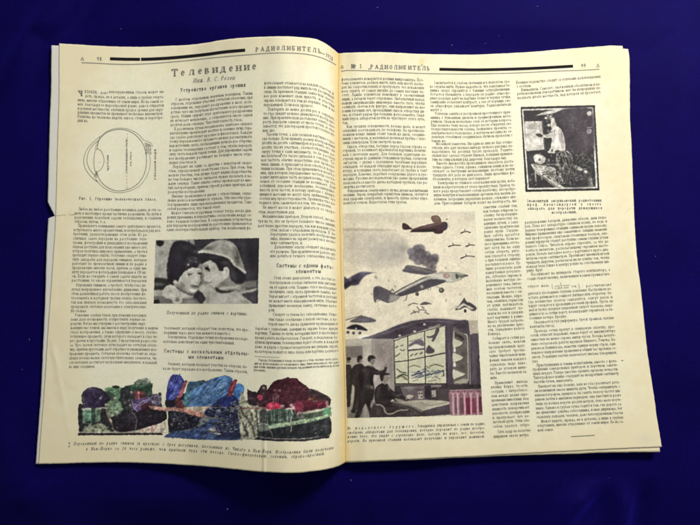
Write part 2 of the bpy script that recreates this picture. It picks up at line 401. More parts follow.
# ----------------------------------------------------------------- a serif letter set drawn as strokes
def _font():
    G = {}
    v, h, d, a = 'v', 'h', 'd', 'a'
    def put(ch, adv, *prims): G[ch] = (adv, prims)
    put('А', .86, (d, .08, 0, .40, 1, 0), (d, .38, 1, .74, 0, 1), (h, .2, .6, .36), ('s', .08, 0), ('s', .74, 0))
    put('Б', .80, (v, .16, 0, 1, 't'), (h, .1, .66, .96), (v, .66, .80, .96, ''), (a, .38, .29, .32, .29, 90, -90), (h, .16, .38, .58), (h, .1, .38, 0.03))
    put('В', .82, (v, .16, 0, 1, ''), (a, .38, .77, .26, .23, 90, -90), (h, .06, .38, 1), (h, .16, .38, .54), (a, .40, .27, .32, .27, 90, -90), (h, .06, .4, 0))
    put('Г', .74, (v, .16, 0, 1, 'b'), (h, .06, .66, .96), (v, .66, .76, .96, ''))
    put('Д', .92, (d, .2, .06, .36, 1, 0), (v, .64, .04, 1, ''), (h, .28, .76, .97), (h, .02, .84, .05), (v, .05, -.18, .05, ''), (v, .81, -.18, .05, ''))
    put('Е', .78, (v, .16, 0, 1, ''), (h, .06, .66, .97), (h, .16, .5, .52), (h, .06, .68, .03), (v, .67, .8, .97, ''), (v, .69, .03, .22, ''), (v, .5, .42, .62, ''))
    put('Ж', 1.12, (v, .54, 0, 1, 'tb'), (d, .54, .5, .16, .95, 0), (d, .54, .5, .92, .95, 0), (d, .1, .03, .50, .52, 1), (d, .98, .03, .58, .52, 1), ('s', .12, 0), ('s', .96, 0))
    put('З', .74, (a, .32, .76, .26, .24, 150, -90), (a, .32, .27, .32, .27, 90, -150))
    put('И', .92, (v, .16, 0, 1, 'tb'), (v, .74, 0, 1, 'tb'), (d, .2, .1, .7, .9, 0))
    put('Й', .92, (v, .16, 0, 1, 'tb'), (v, .74, 0, 1, 'tb'), (d, .2, .1, .7, .9, 0), (a, .45, 1.28, .17, .16, 200, 340))
    put('К', .86, (v, .16, 0, 1, 'tb'), (d, .2, .48, .68, .97, 0), (d, .34, .6, .74, .03, 1), ('s', .76, 0), ('s', .66, 1))
    put('Л', .88, (v, .70, 0, 1, 'b'), (d, .12, .04, .32, 1, 0), (h, .24, .8, .97), ('s', .12, 0))
    put('М', 1.06, (d, .16, 0, .18, 1, 0), (d, .2, 1, .53, .05, 1), (d, .53, .05, .86, 1, 0), (v, .88, 0, 1, 'b'), ('s', .16, 0), ('s', .16, 1))
    put('Н', .92, (v, .16, 0, 1, 'tb'), (v, .74, 0, 1, 'tb'), (h, .16, .74, .5))
    put('О', .88, (a, .43, .5, .35, .5, 0, 360))
    put('П', .92, (v, .16, 0, 1, 'b'), (v, .74, 0, 1, 'b'), (h, .06, .84, .97))
    put('Р', .78, (v, .16, 0, 1, 'b'), (a, .38, .73, .30, .26, 90, -90), (h, .06, .38, .98), (h, .16, .38, .46))
    put('С', .80, (a, .43, .5, .35, .5, 50, 310), (v, .68, .74, .94, ''))
    put('Т', .82, (v, .40, 0, 1, 'b'), (h, .04, .76, .97), (v, .05, .74, .97, ''), (v, .75, .74, .97, ''))
    put('У', .80, (d, .06, 1, .42, .3, 1), (d, .72, 1, .26, .02, 0), (h, .08, .3, .03), ('s', .06, 1), ('s', .72, 1))
    put('Ф', .96, (v, .48, 0, 1, 'tb'), (a, .48, .52, .40, .30, 0, 360))
    put('Х', .84, (d, .1, 1, .72, 0, 1), (d, .68, 1, .12, 0, 0), ('s', .1, 1), ('s', .70, 1), ('s', .12, 0), ('s', .72, 0))
    put('Ц', .94, (v, .16, 0, 1, 't'), (v, .70, 0, 1, 't'), (h, .06, .86, .03), (v, .84, -.2, .03, ''))
    put('Ч', .86, (v, .68, 0, 1, 'tb'), (a, .40, .72, .26, .28, 180, 270), (v, .14, .7, 1, 't'), (h, .38, .68, .45))
    put('Ш', 1.26, (v, .16, 0, 1, 't'), (v, .62, 0, 1, 't'), (v, 1.08, 0, 1, 't'), (h, .06, 1.18, .03))
    put('Щ', 1.28, (v, .16, 0, 1, 't'), (v, .62, 0, 1, 't'), (v, 1.06, 0, 1, 't'), (h, .06, 1.2, .03), (v, 1.18, -.2, .03, ''))
    put('Ъ', .90, (v, .30, 0, 1, ''), (h, .04, .3, .97), (a, .50, .28, .28, .27, 90, -90), (h, .3, .5, .55), (h, .2, .5, .02))
    put('Ы', 1.12, (v, .16, 0, 1, 't'), (a, .34, .28, .26, .27, 90, -90), (h, .16, .34, .55), (h, .06, .34, .02), (v, .92, 0, 1, 'tb'))
    put('Ь', .78, (v, .16, 0, 1, 't'), (a, .36, .28, .30, .27, 90, -90), (h, .16, .36, .55), (h, .06, .36, .02))
    put('Э', .80, (a, .34, .5, .36, .5, 130, -130), (h, .26, .68, .5))
    put('Ю', 1.14, (v, .16, 0, 1, 'tb'), (h, .16, .44, .5), (a, .74, .5, .32, .5, 0, 360))
    put('Я', .84, (v, .64, 0, 1, 'tb'), (a, .40, .73, .28, .26, 270, 90), (h, .4, .74, .98), (h, .4, .64, .46), (d, .42, .46, .14, .03, 0), ('s', .12, 0))
    # small letters: mostly the same build at x-height
    xh = .70
    for c in 'вгджзийклмнопстхцчшщъыьэюя':
        adv, pr = G[c.upper()]; q = []
        for p in pr:
            if p[0] == v: q.append((v, p[1]*.86, p[2]*xh, p[3]*xh, p[4]))
            elif p[0] == h: q.append((h, p[1]*.86, p[2]*.86, p[3]*xh))
            elif p[0] == d: q.append((d, p[1]*.86, p[2]*xh, p[3]*.86, p[4]*xh, p[5]))
            elif p[0] == a: q.append((a, p[1]*.86, p[2]*xh, p[3]*.86, p[4]*xh, p[5], p[6]))
            else: q.append(('s', p[1]*.86, p[2]*xh))
        G[c] = (adv * .86, tuple(q))
    put('а', .66, (v, .46, 0, .5, 'b'), (a, .30, .48, .18, .21, 0, 150), (a, .28, .20, .20, .19, 60, 300), (h, .36, .48, .36))
    put('б', .70, (a, .34, .34, .26, .33, 0, 360), (a, .38, .55, .28, .42, 95, 170), (d, .36, .98, .58, 1.06, 0))
    put('е', .66, (a, .33, .35, .26, .34, 10, 320), (h, .1, .58, .38))
    put('ё', .66, (a, .33, .35, .26, .34, 10, 320), (h, .1, .58, .38))
    put('р', .74, (v, .16, -.32, .68, 'tb'), (a, .36, .35, .26, .34, 120, -120))
    put('у', .72, (d, .06, .7, .37, .06, 1), (d, .64, .7, .24, -.30, 0), (h, .08, .26, -.28), ('s', .06, .7), ('s', .62, .7))
    put('ф', .94, (v, .46, -.32, 1, 'b'), (a, .30, .35, .20, .32, 40, 320), (a, .62, .35, .20, .32, 140, -140))
    # figures and points
    put('0', .68, (a, .34, .5, .25, .5, 0, 360)); put('1', .52, (v, .28, 0, 1, 'b'), (d, .1, .8, .28, 1, 0))
    put('2', .66, (a, .32, .72, .24, .27, 170, -40), (d, .1, .05, .5, .55, 0), (h, .08, .6, .05))
    put('3', .66, (a, .30, .76, .23, .24, 150, -90), (a, .30, .27, .28, .27, 90, -150))
    put('4', .68, (v, .46, 0, 1, 'b'), (d, .08, .3, .46, 1, 0), (h, .06, .62, .28))
    put('5', .66, (h, .14, .56, .96), (d, .14, .55, .16, .97, 0), (a, .30, .31, .28, .31, 110, -150))
    put('6', .68, (a, .34, .31, .26, .31, 0, 360), (a, .46, .5, .38, .5, 100, 190))
    put('7', .62, (h, .08, .56, .96), (d, .56, .96, .24, 0, 1)); put('8', .68, (a, .34, .75, .22, .24, 0, 360), (a, .34, .26, .27, .26, 0, 360))
    put('9', .68, (a, .34, .69, .26, .31, 0, 360), (a, .22, .5, .38, .5, 10, -80))
    put('.', .32, (v, .14, 0, .16, '')); put(',', .32, (v, .14, 0, .16, ''), (d, .18, .04, .08, -.18, 0))
    put(':', .32, (v, .14, 0, .16, ''), (v, .14, .5, .66, '')); put(';', .32, (v, .14, 0, .16, ''), (v, .14, .5, .66, ''))
    put('-', .44, (h, .06, .38, .34), (h, .06, .38, .28)); put('—', 1.0, (h, .04, .96, .34), (h, .04, .96, .29))
    put('(', .40, (a, .42, .42, .28, .62, 120, 240)); put(')', .40, (a, -.02, .42, .28, .62, 60, -60))
    put('„', .5, (d, .16, .14, .08, -.14, 1), (d, .36, .14, .28, -.14, 1)); put('“', .5, (d, .08, .76, .16, 1, 1), (d, .28, .76, .36, 1, 1))
    put('№', 1.5, (v, .16, 0, 1, 'tb'), (v, .76, 0, 1, 'tb'), (d, .16, 1, .76, 0, 1), (a, 1.12, .60, .20, .26, 0, 360), (h, .94, 1.3, .14))
    put('%', 1.0, (a, .25, .75, .17, .24, 0, 360), (a, .72, .25, .17, .24, 0, 360), (d, .2, 0, .76, 1, 0)); put('/', .5, (d, .06, -.1, .42, 1.05, 0))
    put('△', 1.0, (d, .08, .02, .46, .92, 1), (d, .46, .92, .86, .02, 0), (h, .06, .88, .04))
    put('«', .6, (d, .26, .62, .08, .38, 0), (d, .08, .38, .26, .14, 0), (d, .46, .62, .28, .38, 0), (d, .28, .38, .46, .14, 0)); put('»', .6, (d, .08, .62, .26, .38, 0), (d, .26, .38, .08, .14, 0), (d, .28, .62, .46, .38, 0), (d, .46, .38, .28, .14, 0))
    put('=', .7, (h, .08, .6, .5), (h, .08, .6, .25))
    return G
FONT = _font()
_cache = {}
def glyph(ch, stem, hair, serif):
    """quads (k,4,2) of one letter, cap height 1"""
    key = (ch, stem, hair, serif)
    if key in _cache: return _cache[key]
    adv, prims = FONT.get(ch, (.3, ()))
    Q = []
    def bar(x0, y0, x1, y1, w0, w1=None):
        w1 = w0 if w1 is None else w1
        dx, dy = x1 - x0, y1 - y0; L = math.hypot(dx, dy) or 1e-6
        nx, ny = -dy / L / 2, dx / L / 2
        Q.append([(x0 - nx*w0, y0 - ny*w0), (x1 - nx*w1, y1 - ny*w1), (x1 + nx*w1, y1 + ny*w1), (x0 + nx*w0, y0 + ny*w0)])
    for p in prims:
        if p[0] == 'v':
            bar(p[1], p[2], p[1], p[3], stem)
            if serif:
                for e, y, s in (('b', p[2], 1), ('t', p[3], -1)):
                    if e in p[4]: bar(p[1] - stem*.5 - .09, y + s*hair*.5, p[1] + stem*.5 + .09, y + s*hair*.5, hair)
        elif p[0] == 'h': bar(p[1], p[3], p[2], p[3], hair)
        elif p[0] == 'd': bar(p[1], p[2], p[3], p[4], stem if p[5] else hair * 1.15)
        elif p[0] == 's':
            if serif:
                s = 1 if p[2] < .3 else -1
                bar(p[1] - .13, p[2] + s*hair*.5, p[1] + .13, p[2] + s*hair*.5, hair)
        elif p[0] == 'a':
            _, cx, cy, rx, ry, a0, a1 = p
            n = max(5, int(abs(a1 - a0) / 26))
            th = np.radians(np.linspace(a0, a1, n + 1))
            k = np.abs(np.cos(th)) ** 1.5; wd = hair + (stem - hair) * k
            ox = cx + (rx) * np.cos(th) ; oy = cy + (ry) * np.sin(th)
            ix = cx + (rx - wd) * np.cos(th); iy = cy + (ry - wd) * np.sin(th)
            for i in range(n):
                Q.append([(ox[i], oy[i]), (ox[i+1], oy[i+1]), (ix[i+1], iy[i+1]), (ix[i], iy[i])])
    r = (adv, np.array(Q).reshape(-1, 4, 2))
    _cache[key] = r
    return r
def advance(ch, wx, track):
    if ch == ' ': return .36 * wx + track
    return (FONT.get(ch, (.3, ()))[0] + .04) * wx + track

class Ink:
    """collects printed strokes for one sub-part of a page; every stroke gets its own tiny height step"""
    def __init__(s, sheet, lift=.00010): s.sheet = sheet; s.V = []; s.F = []; s.n = 0; s.k = 0; s.lift = lift
    def quads(s, uv_quads):                                   # (k,4,2) in sheet u,v
        k = len(uv_quads)
        if not k: return
        uvs = uv_quads.reshape(-1, 2)
        z = s.lift + np.repeat((s.k + np.arange(k)) % 9, 4) * 5e-6
        s.k += k
        P = s.sheet.world(uvs[:, 0], uvs[:, 1], z)
        s.V.append(P); s.F.append(s.n + np.arange(4 * k).reshape(-1, 4)); s.n += 4 * k
    def line(s, text, x0, y0, x1, cap, y1=None, stem=.2, hair=.10, serif=True, wx=.84, track=.0, slant=0., fit='track', sub=1, upright=False):
        """one line of type starting at pixel (x0,y0) and ending at x1, along the sheet's own lines"""
        y1 = y0 if y1 is None else y1
        u0, v0 = s.sheet.inv(np.array([x0]), np.array([y0])); 
        ue, ve = s.sheet.inv(np.array([x1]), np.array([y1 if y1 != y0 else y0]))
        u0, v0, ue = u0[0], v0[0], ue[0]
        ve = ve[0] if y1 != y0 else v0
        W = (x1 - x0) / cap                                   # line width in cap heights
        adv = [advance(c, wx, track) for c in text]
        nat = sum(adv); nsp = text.count(' ')
        extra = 0.; scale = 1.
        if fit:
            gap = W - nat
            if fit == 'track' and gap > 0:                     # spread over letters and words alike
                track_ = gap / max(1, len(text) + 2 * nsp); adv = [x + track_ * (3 if c == ' ' else 1) for c, x in zip(text, adv)]
            elif nsp and 0 <= gap:                                  # justified: words part, letters a little too
                extra = .62 * gap / nsp; adv = [x + .38 * gap / len(text) for x in adv]
            elif nat > 0 and (gap < 0 or len(text) == 1): scale = W / nat
        dv = cap / ((s.sheet.ly[1] - s.sheet.ly[0]) + 0.0)
        x = 0.; out = []
        for c, ad in zip(text, adv):
            if c != ' ':
                _, q = glyph(c, stem, hair, serif)
                if len(q):
                    g = q.copy(); g[..., 0] = (g[..., 0] * wx + slant * g[..., 1]) * scale + x
                    out.append(g)
            x += ad * scale + (extra if c == ' ' else 0)
        if not out: return
        g = np.concatenate(out)
        t = g[..., 0] / W
        uv = np.empty_like(g)
        uv[..., 0] = u0 + (ue - u0) * t; uv[..., 1] = v0 + (ve - v0) * t - g[..., 1] * dv
        s.quads(uv)
    def stroke(s, pts, wdt, taper=None):
        """a drawn or ruled line through photo pixels"""
        p = np.array(pts, float)
        d = np.gradient(p, axis=0); L = np.hypot(d[:, 0], d[:, 1]) + 1e-9
        n = np.stack([-d[:, 1] / L, d[:, 0] / L], -1) * (np.broadcast_to(wdt, len(p))[:, None] / 2)
        a, b = p + n, p - n
        k = len(p)
        al = np.concatenate([a, b])
        P = s.sheet.lay(al[:, 0], al[:, 1], s.lift + (s.k % 9) * 5e-6); s.k += 1
        i = np.arange(k - 1)
        s.V.append(P); s.F.append(s.n + np.stack([i, i + 1, k + i + 1, k + i], -1)); s.n += 2 * k
    def done(s, name, mat, parent, **props):
        V = np.concatenate(s.V); F = np.concatenate(s.F)
        # faces towards the reader
        e1 = V[F[:, 1]] - V[F[:, 0]]; e2 = V[F[:, 2]] - V[F[:, 0]]
        nz = np.cross(e1, e2)[:, 2]; F[nz < 0] = F[nz < 0][:, ::-1]
        return mesh_obj(name, V, F, mat, parent, False, None, **props)

def resample(pts, step=2.0):
    p = np.array(pts, float); s = np.concatenate([[0], np.cumsum(np.hypot(*np.diff(p, axis=0).T))])
    n = max(2, int(s[-1] / step) + 1); q = np.linspace(0, s[-1], n)
    return np.stack([np.interp(q, s, p[:, 0]), np.interp(q, s, p[:, 1])], -1)
def smooth_path(pts, n=8, closed=False):
    p = np.array(pts, float)
    if closed: p = np.concatenate([p[-1:], p, p[:2]])
    else: p = np.concatenate([2*p[:1] - p[1:2], p, 2*p[-1:] - p[-2:-1]])
    out = []
    for i in range(1, len(p) - 2):
        t = np.linspace(0, 1, n, endpoint=False)[:, None]
        a, b, c, d = p[i-1], p[i], p[i+1], p[i+2]
        out.append(.5 * (2*b + (c - a)*t + (2*a - 5*b + 4*c - d)*t**2 + (-a + 3*b - 3*c + d)*t**3))
    if not closed: out.append(p[-2:-1])
    return np.concatenate(out)

# ----------------------------------------------------------------- the article's small type
STORY = '''человек, даже невооруженным глазом может видеть, правда, не в деталях, а лишь в грубых очертаниях, многие отдаленные от
земли миры. Но на самой земле, благодаря ее шарообразной форме, даже в открытой и ровной местности, обычный предел зрения для
окружающих предметов не превышает несколько километров. Попытка же человека видеть сквозь стены и перегородки на любое
расстояние возникла давно, и эту задачу в настоящее время частично разрешили. На пути к разрешению подобной задачи
телевидения, и главным образом, путем, т.-е. правильного понимания самого зрительного процесса, встречалось много
препятствий, и потребовался ряд изобретений, удовлетворяющих этой цели. Из различных задач передачи на расстояние телеграмм,
фотографий и движущихся изображений первая доступна для пользования уже много лет, вторая получила широкое применение, а третья
проходит первые опыты. Особенно следует отметить аппараты для передачи снимков, которые работают по проволочной линии и по радио
в продолжение многих часов, причем за одну минуту передается фотография площадью в 110 кв. см. Если же говорить о самой задаче
видеть на расстоянии, то она не ограничивается передачей отдельных снимков, а требует, чтобы глаз получал непрерывное
впечатление движения. При этом дальнейшая работа после изобретения фотоэлемента и катодной трубки пошла быстрее, так как
явилась возможность без запаздывания превращать световые колебания в электрические. Но только усиление слабых токов при помощи
катодных ламп дало возможность осуществить первые передачи. Когда мы говорим о рассмотрении окружающих нас вещей, мы имеем в
виду получение в нашем глазу изображения, а также ощущение в мозгу, соответствующее предмету, лучи которого попадают в глаз через
зрачок и хрусталик. На рис. 1 представлен разрез глаза. Чрез зрачок световые лучи падают на сетчатую оболочку, причем хрусталик
дает обратное и уменьшенное изображение предмета. Сетчатая оболочка состоит из отдельных весьма малых светочувствительных
элементов, число которых достигает нескольких миллионов, и каждый из них соединен с мозгом отдельным нервным волокном. Таким
образом, отдельные участки сетчатой оболочки, при освещении их, передают раздражение в мозг, вследствие чего мы получаем
впечатление всего предмета сразу. Общий эффект этот зрительного раздражения не исчезает мгновенно, а сохраняется около одной
десятой доли секунды. Чувствительность глаза к различным лучам неодинакова: наиболее сильное впечатление производят желтые и
зеленые лучи, гораздо слабее действуют красные и фиолетовые. Каждую точку передаваемого предмета можно рассматривать как
источник света, посылающий лучи во все стороны, и задача телевидения состоит в том, чтобы передать силу света каждой такой точки.
Для упрощения задачи все изображение разбивают на большое число отдельных участков и передают их один за другим с некоторой
скоростью, определяемой свойствами глаза. При этом, чем мельче участки, тем лучше будут видны подробности, но тем большее число
сигналов нужно посылать в каждую секунду. Такие опыты сейчас производят во многих лабораториях, причем строят разные приборы для
развертки изображений, именно вращающиеся диски с отверстиями, зеркальные колеса и качающиеся зеркала. Эти способы удается
применить лишь при неподвижных предметах. Само собой разумеется, что такой опыт может считаться удачным только тогда, когда
движения приемника и передатчика согласованы между собой с большой точностью. В современных устройствах для передачи
изображений на расстояние применяется один светочувствительный прибор, так называемый фотоэлемент, который обладает тем
свойством, что проходящий через него ток меняется вместе с освещением. Отдельные точки изображения последовательно действуют на
один чувствительный элемент, который посылает участки по очереди, пока не будет передано все изображение. Таким образом,
фотоэлемент отзывается на каждый участок и в линию поступает ряд импульсов различной силы. На приемной станции лампа или
световое реле изменяет свою яркость, и участки экрана освещаются в том же порядке, как и на передающей. Если весь процесс
повторить не менее десяти раз в секунду, то глаз увидит цельное движущееся изображение. При практической постановке опыта
скорость передачи зависит от числа точек, и оказывается, что для передачи простой головы нужно две тысячи точек, а для сложной
картины гораздо больше. Если принять размер изображения десять на десять сантиметров и разбить его на десять тысяч участков,
соответствующих размеру точки в один миллиметр, то по расчету мы получаем сто тысяч сигналов в секунду. Такая частота обычно
недоступна для проволочных линий, и приходится пользоваться короткими волнами. При этом применяются колебания, при которых
передаваемые частоты составляют ничтожную часть несущей волны, так что помех от соседних станций не возникает. Для успешной
передачи необходима безынерционность всех частей, и потому приборы с движущимися массами не могут быть применены без особых мер
предосторожности. Преимущество катодного луча заключается в том, что он почти не имеет массы и может двигаться со скоростью,
недоступной для механических приборов. Второй способ, несмотря на то, что он требует большого числа линий, дает более простую
передачу, так как каждый участок связан с отдельным проводом. В лабораториях удалось получить изображение лица, видимое на экране
размером в несколько сантиметров, и дальнейшие опыты обещают увеличить его размеры. При практической работе нужно добиться
точного совпадения скоростей обоих двигателей, а это достигается посылкой особых сигналов или питанием от одной сети. Помимо
этого необходимо увеличить силу света приемной лампы, которая мигает с огромной частотой и потому не может иметь накаливаемой
нити. Обычно применяют неоновую лампу, свечение которой следует за током без запаздывания. Отметим также сообщение о новой
системе, в которой вместо диска применен вращающийся барабан с зеркалами, дающий на экране более яркую картину. Таковы те
пути, которыми идет в настоящее время работа изобретателей. Говорят, в недалеком будущем приемник телевидения будет стоять в
каждом доме, и рядом с громкоговорителем мы увидим экран, на котором появится лицо певца или картина далекого города.
Остановимся теперь на вопросе о том, сколько света доходит до фотоэлемента от освещенного лица. Опыт показывает, что даже при
очень сильных дуговых фонарях отраженный поток ничтожен, и ток фотоэлемента измеряется долями микроампера. Поэтому усилитель
должен иметь пять или шесть каскадов на сопротивлениях и пропускать без искажения весь спектр от самых низких до самых
высоких частот. Лампы усилителя помещают в заземленный ящик, а батареи берут отдельные. Любопытный выход нашли американские
инженеры: вместо того, чтобы заливать светом всю фигуру, они направляют на нее узкий бегущий луч, проходящий сквозь отверстия
диска, и ставят рядом три больших фотоэлемента. Сидящий перед аппаратом почти не чувствует этого луча, так как средняя
освещенность весьма мала, и может спокойно разговаривать по телефону. На противоположном конце линии стоит такой же диск,
соединенный с мотором, и маленькая неоновая трубка с плоским электродом. Если смотреть на нее сквозь отверстия, бегущие перед
глазом строка за строкой, то возникает красноватая картинка величиной с почтовую марку. Для большой аудитории построен экран
из длинной стеклянной трубки, согнутой зигзагом, с двумя с половиною тысячами наружных обкладок; от каждой обкладки идет провод
к коллектору, и вспышки света перебегают по трубке в такт передаче. Конечно, подобное сооружение дорого и громоздко. Русские
исследователи уже давно предложили пользоваться вместо диска катодной трубкой, где развертка достигается отклонением
электронного пучка двумя магнитными полями. Экран, покрытый сернистым цинком, светится под ударами электронов, и яркость
пятна легко управляется сеткой. Недостаток этих трубок заключается в слабом свечении и в недолгом сроке службы нити. Нужно
надеяться, что вакуумная техника скоро справится с такими затруднениями. Остается упомянуть о передаче по радио: атмосферные
разряды дают на картине белые и черные точки, замирание ослабляет контраст, а эхо от верхних слоев атмосферы удваивает контуры.
Радиолюбители могут с успехом заняться постройкой простейшего приемника с бумажным диском и граммофонным моторчиком.
Скажем несколько слов об истории вопроса. Еще полвека тому назад, вскоре после открытия светочувствительности селена, появились
проекты «электрического телескопа», в котором мозаика из селеновых столбиков соединялась пучком проволок с такою же мозаикой
лампочек. Ни один из них не был осуществлен, ибо для сколько-нибудь четкого рисунка понадобились бы десятки тысяч проводов.
Решительный шаг сделал студент Нипков, взявший привилегию на спиральный ряд дырочек: благодаря ему вместо множества проводников
оказалось достаточно одного. Селен, однако, слишком ленив и не поспевает за быстрыми мельканиями; поэтому почти тридцать лет
дело не двигалось. Лишь щелочные фотоэлементы, в которых свет вырывает электроны из тонкого слоя калия или цезия, избавили
изобретателей от этого препятствия. Прибор такого рода представляет собою колбочку, посеребренную изнутри и наполненную аргоном
под малым давлением; посредине укреплено кольцо, служащее анодом. Присоединив батарею вольт на полтораста, мы заметим слабый ток,
как только откроем заслонку. Он пропорционален количеству падающих лучей, а запаздывание практически равно нулю. Следующая забота
касается синхронизма. Если колесо приемника отстанет хотя бы на одну сотую оборота, рисунок сползет в сторону, а при большей
ошибке рассыплется вовсе. Лучшие результаты дали камертонные регуляторы, зубчатые сирены и маленькие моторы переменного тока,
питаемые особою частотой, посланной вместе с сигналами. Можно, впрочем, обойтись тормозом от руки: наблюдатель слегка нажимает
пальцем на ось и удерживает картинку в рамке. Много трудов потрачено на увеличение яркости. Зеркальное колесо Вейлера собирает в
сотни раз больше света, нежели продырявленный круг, зато требует чрезвычайно тщательной шлифовки; наклон каждого зеркальца надо
выверить до угловой минуты. Вместо неоновой лампы применяют иногда ячейку Керра, то-есть сосудик с нитробензолом между двумя
скрещенными николями: под действием напряжения жидкость поворачивает плоскость поляризации и пропускает луч вольтовой дуги.
Этим способом удалось отбросить кадр на полотно шириною около метра. Военное ведомство следит за успехами дальновидения с особым
вниманием. Самолет, снабженный объективом и коротковолновым передатчиком, мог бы непрерывно показывать штабу местность, над
которой он пролетает, расположение батарей, движение обозов, дым пожаров. Пока вес аппаратуры слишком велик, но ведь и первые
телефонные станции занимали целую повозку. Мирные применения еще заманчивее: лекции знаменитых профессоров, спектакли столичных
театров, операции хирургов станут доступны самым глухим углам нашего Союза.
Читатель вправе спросить, за что же взяться любителю, располагающему скромною мастерской. Начать выгоднее всего с картонного
круга диаметром сорок сантиметров. Пробивают швейной иглой тридцать дырочек, располагая их по улитке так, чтобы каждая была ближе
к центру ровно на собственную ширину. Круг насаживают на шпиндель старого вентилятора, а сзади ставят неонку, включенную взамен
громкоговорителя в последнюю ступень усиления. Настройкою реостата добиваются семисот пятидесяти оборотов; тогда волнистые полосы
замедлятся, слягут набок и вдруг сложатся в дрожащий розовый профиль. Пусть он мал и тускл: впервые увиденный силуэт человека,
находящегося за сотню верст, вознаградит строителя за бессонные вечера. Вредно сказывается гул умформера, треск трамвая, плохие
контакты гнезд. Провода сетки прячут в свинцовую оплетку, дроссель относят подальше, накал берут от аккумулятора емкостью не
менее сорока ампер-часов. Весьма желательно согласовать работу кружков Нижнего, Томска, Харькова и Ленинграда, наметив единую
норму строк, одинаковое направление вращения и общий час пробных сеансов. Редакция охотно напечатает письма товарищей, уже
приступивших к таким испытаниям, вместе с фотографиями самодельных приборов и перечнем замеченных неудач. Теперь уместно оценить
пределы четкости. Типографское клише содержит на квадратный сантиметр тысячи точек, кинолента вмещает их еще больше, наш же глаз
различает детали величиной около минуты дуги. Чтобы соперничать с кинематографом, пришлось бы занять полосу частот шириною почти
в миллион периодов; она уместится разве лишь на волнах короче десяти метров, пока мало изученных. Однако и грубая сетка годится
там, где дорого само движение: улыбка собеседника, взмах дирижера, бег скаковых лошадей.'''
class Flow:
    def __init__(s, text): s.w = text.split(); s.i = 0; s.left = ''
    def next(s):
        if s.left: r, s.left = s.left, ''; return r
        r = s.w[s.i % len(s.w)]; s.i += 1; return r
VOW = set('аеиоуыэюя')
def width_of(t, wx, track): return sum(advance(c, wx, track) for c in t)
def take_line(flow, W, wx, track, first_cap, full=True):
    """words that fill a line of W cap heights, breaking the last one with a hyphen when that fits"""
    out = ''
    while True:
        wd = flow.next()
        if first_cap and not out: wd = wd[:1].upper() + wd[1:]
        cand = (out + ' ' + wd) if out else wd
        if width_of(cand, wx, track) <= W * 1.035: out = cand; continue
        for k in range(len(wd) - 2, 1, -1):
            if full and wd[k-1].lower() in VOW and wd[k].isalpha() and wd[k] not in 'ьъй' and any(c in VOW for c in wd[k:]):
                c2 = ((out + ' ') if out else '') + wd[:k] + '-'
                if width_of(c2, wx, track) <= W * 1.03: flow.left = wd[k:]; return c2
        flow.left = wd
        return out or wd
def column(ink, flow, y0, y1, xl, xr, paras, cap=2.95, wx=.72, stem=.19, track=.05, sentence_end=True):
    """paras: (lines, how far the last line runs, indented?) set between y0 and y1; xl / xr = edge at the top and at the bottom"""
    n = sum(p[0] for p in paras); k = 0
    for nl, frac, ind in paras:
        for j in range(nl):
            t = k / max(1, n - 1)
            y = y0 + (y1 - y0) * t + RNG.normal(0, .05)
            a = xl[0] + (xl[1] - xl[0]) * t; b = xr[0] + (xr[1] - xr[0]) * t
            if ind and j == 0: a += 4.2
            last = j == nl - 1
            e = a + (b - a) * (frac if last else 1.0)
            W = (e - a) / cap
            txt = take_line(flow, W, wx, track, ind and j == 0, full=not (last and frac < 1))
            if last and frac < 1 and sentence_end:
                txt = txt.rstrip(',.;:-') + '.'
            ink.line(txt, a, y, e, cap, stem=stem * RNG.uniform(.9, 1.1), hair=.115, wx=wx, track=track, fit=not (last and frac < 1 and width_of(txt, wx, track) < .97 * W))
            k += 1
F_ = Flow(STORY)

def L(name, mat=M_INK, **p):
    i = Ink(LEFT); i.name = name; i.mat = mat; i.p = p; i.parent = PAGE_L; return i
def R(name, mat=M_INK, **p):
    i = Ink(RIGHT); i.name = name; i.mat = mat; i.p = p; i.parent = PAGE_R; return i
def end(i): return i.done(i.name, i.mat, i.parent, **i.p)

# ---- left page: running head
def vline(sheet, x0, y0, x1, n=60):
    """pixels along one of the sheet's own lines"""
    u0, v0 = sheet.inv(np.array([x0]), np.array([y0])); u1, _ = sheet.inv(np.array([x1]), np.array([y0]))
    X, Y = sheet.pix(np.linspace(u0[0], u1[0], n), np.full(n, v0[0])); return np.stack([X, Y], -1)
i = L('thick_rule', M_BLACK)
i.stroke(resample([(110.0, 58.7), (125, 59.2), (140.1, 59.3)], 1.5), 3.1)
i.stroke(smooth_path([(141.0, 59.3), (152, 59.0), (170, 58.0), (190, 56.2), (208, 54.2), (225, 51.9), (245.2, 50.1)], 10), 3.2)
end(i)
i = L('thin_rule', M_GREY)
i.stroke(smooth_path([(81.5, 62.6), (98, 63.3), (113, 64.1), (130, 64.4), (150, 63.6), (170, 62.1), (190, 60.3), (210, 58.1), (230, 56.2),
                      (250, 54.6), (270, 53.1), (285, 52.9), (300, 53.5), (312, 55.2), (322, 58.0), (331, 62.0), (336.2, 65.0)], 8), .95)
end(i)
i = L('page_number'); i.line('98', 96.8, 60.6, 102.2, 3.9, stem=.2, hair=.1, wx=.9); end(i)
i = L('triangle_mark'); i.line('△', 80.6, 60.1, 84.4, 3.4, stem=.16, hair=.14, wx=1.1); end(i)
i = L('running_title')
for k, ch in enumerate('РАДИОЛЮБИТЕЛЬ'):
    t = k / 12.; x = 255.6 + t * 62.4
    y = [51.9, 51.3, 50.9, 50.6, 50.3, 50.2, 50.3, 50.4, 50.6, 50.9, 51.3, 51.9, 52.6][k]
    i.line(ch, x, y, x + 4.5 * FONT[ch][0] / .88, 4.3, stem=.22, hair=.13, wx=.95)
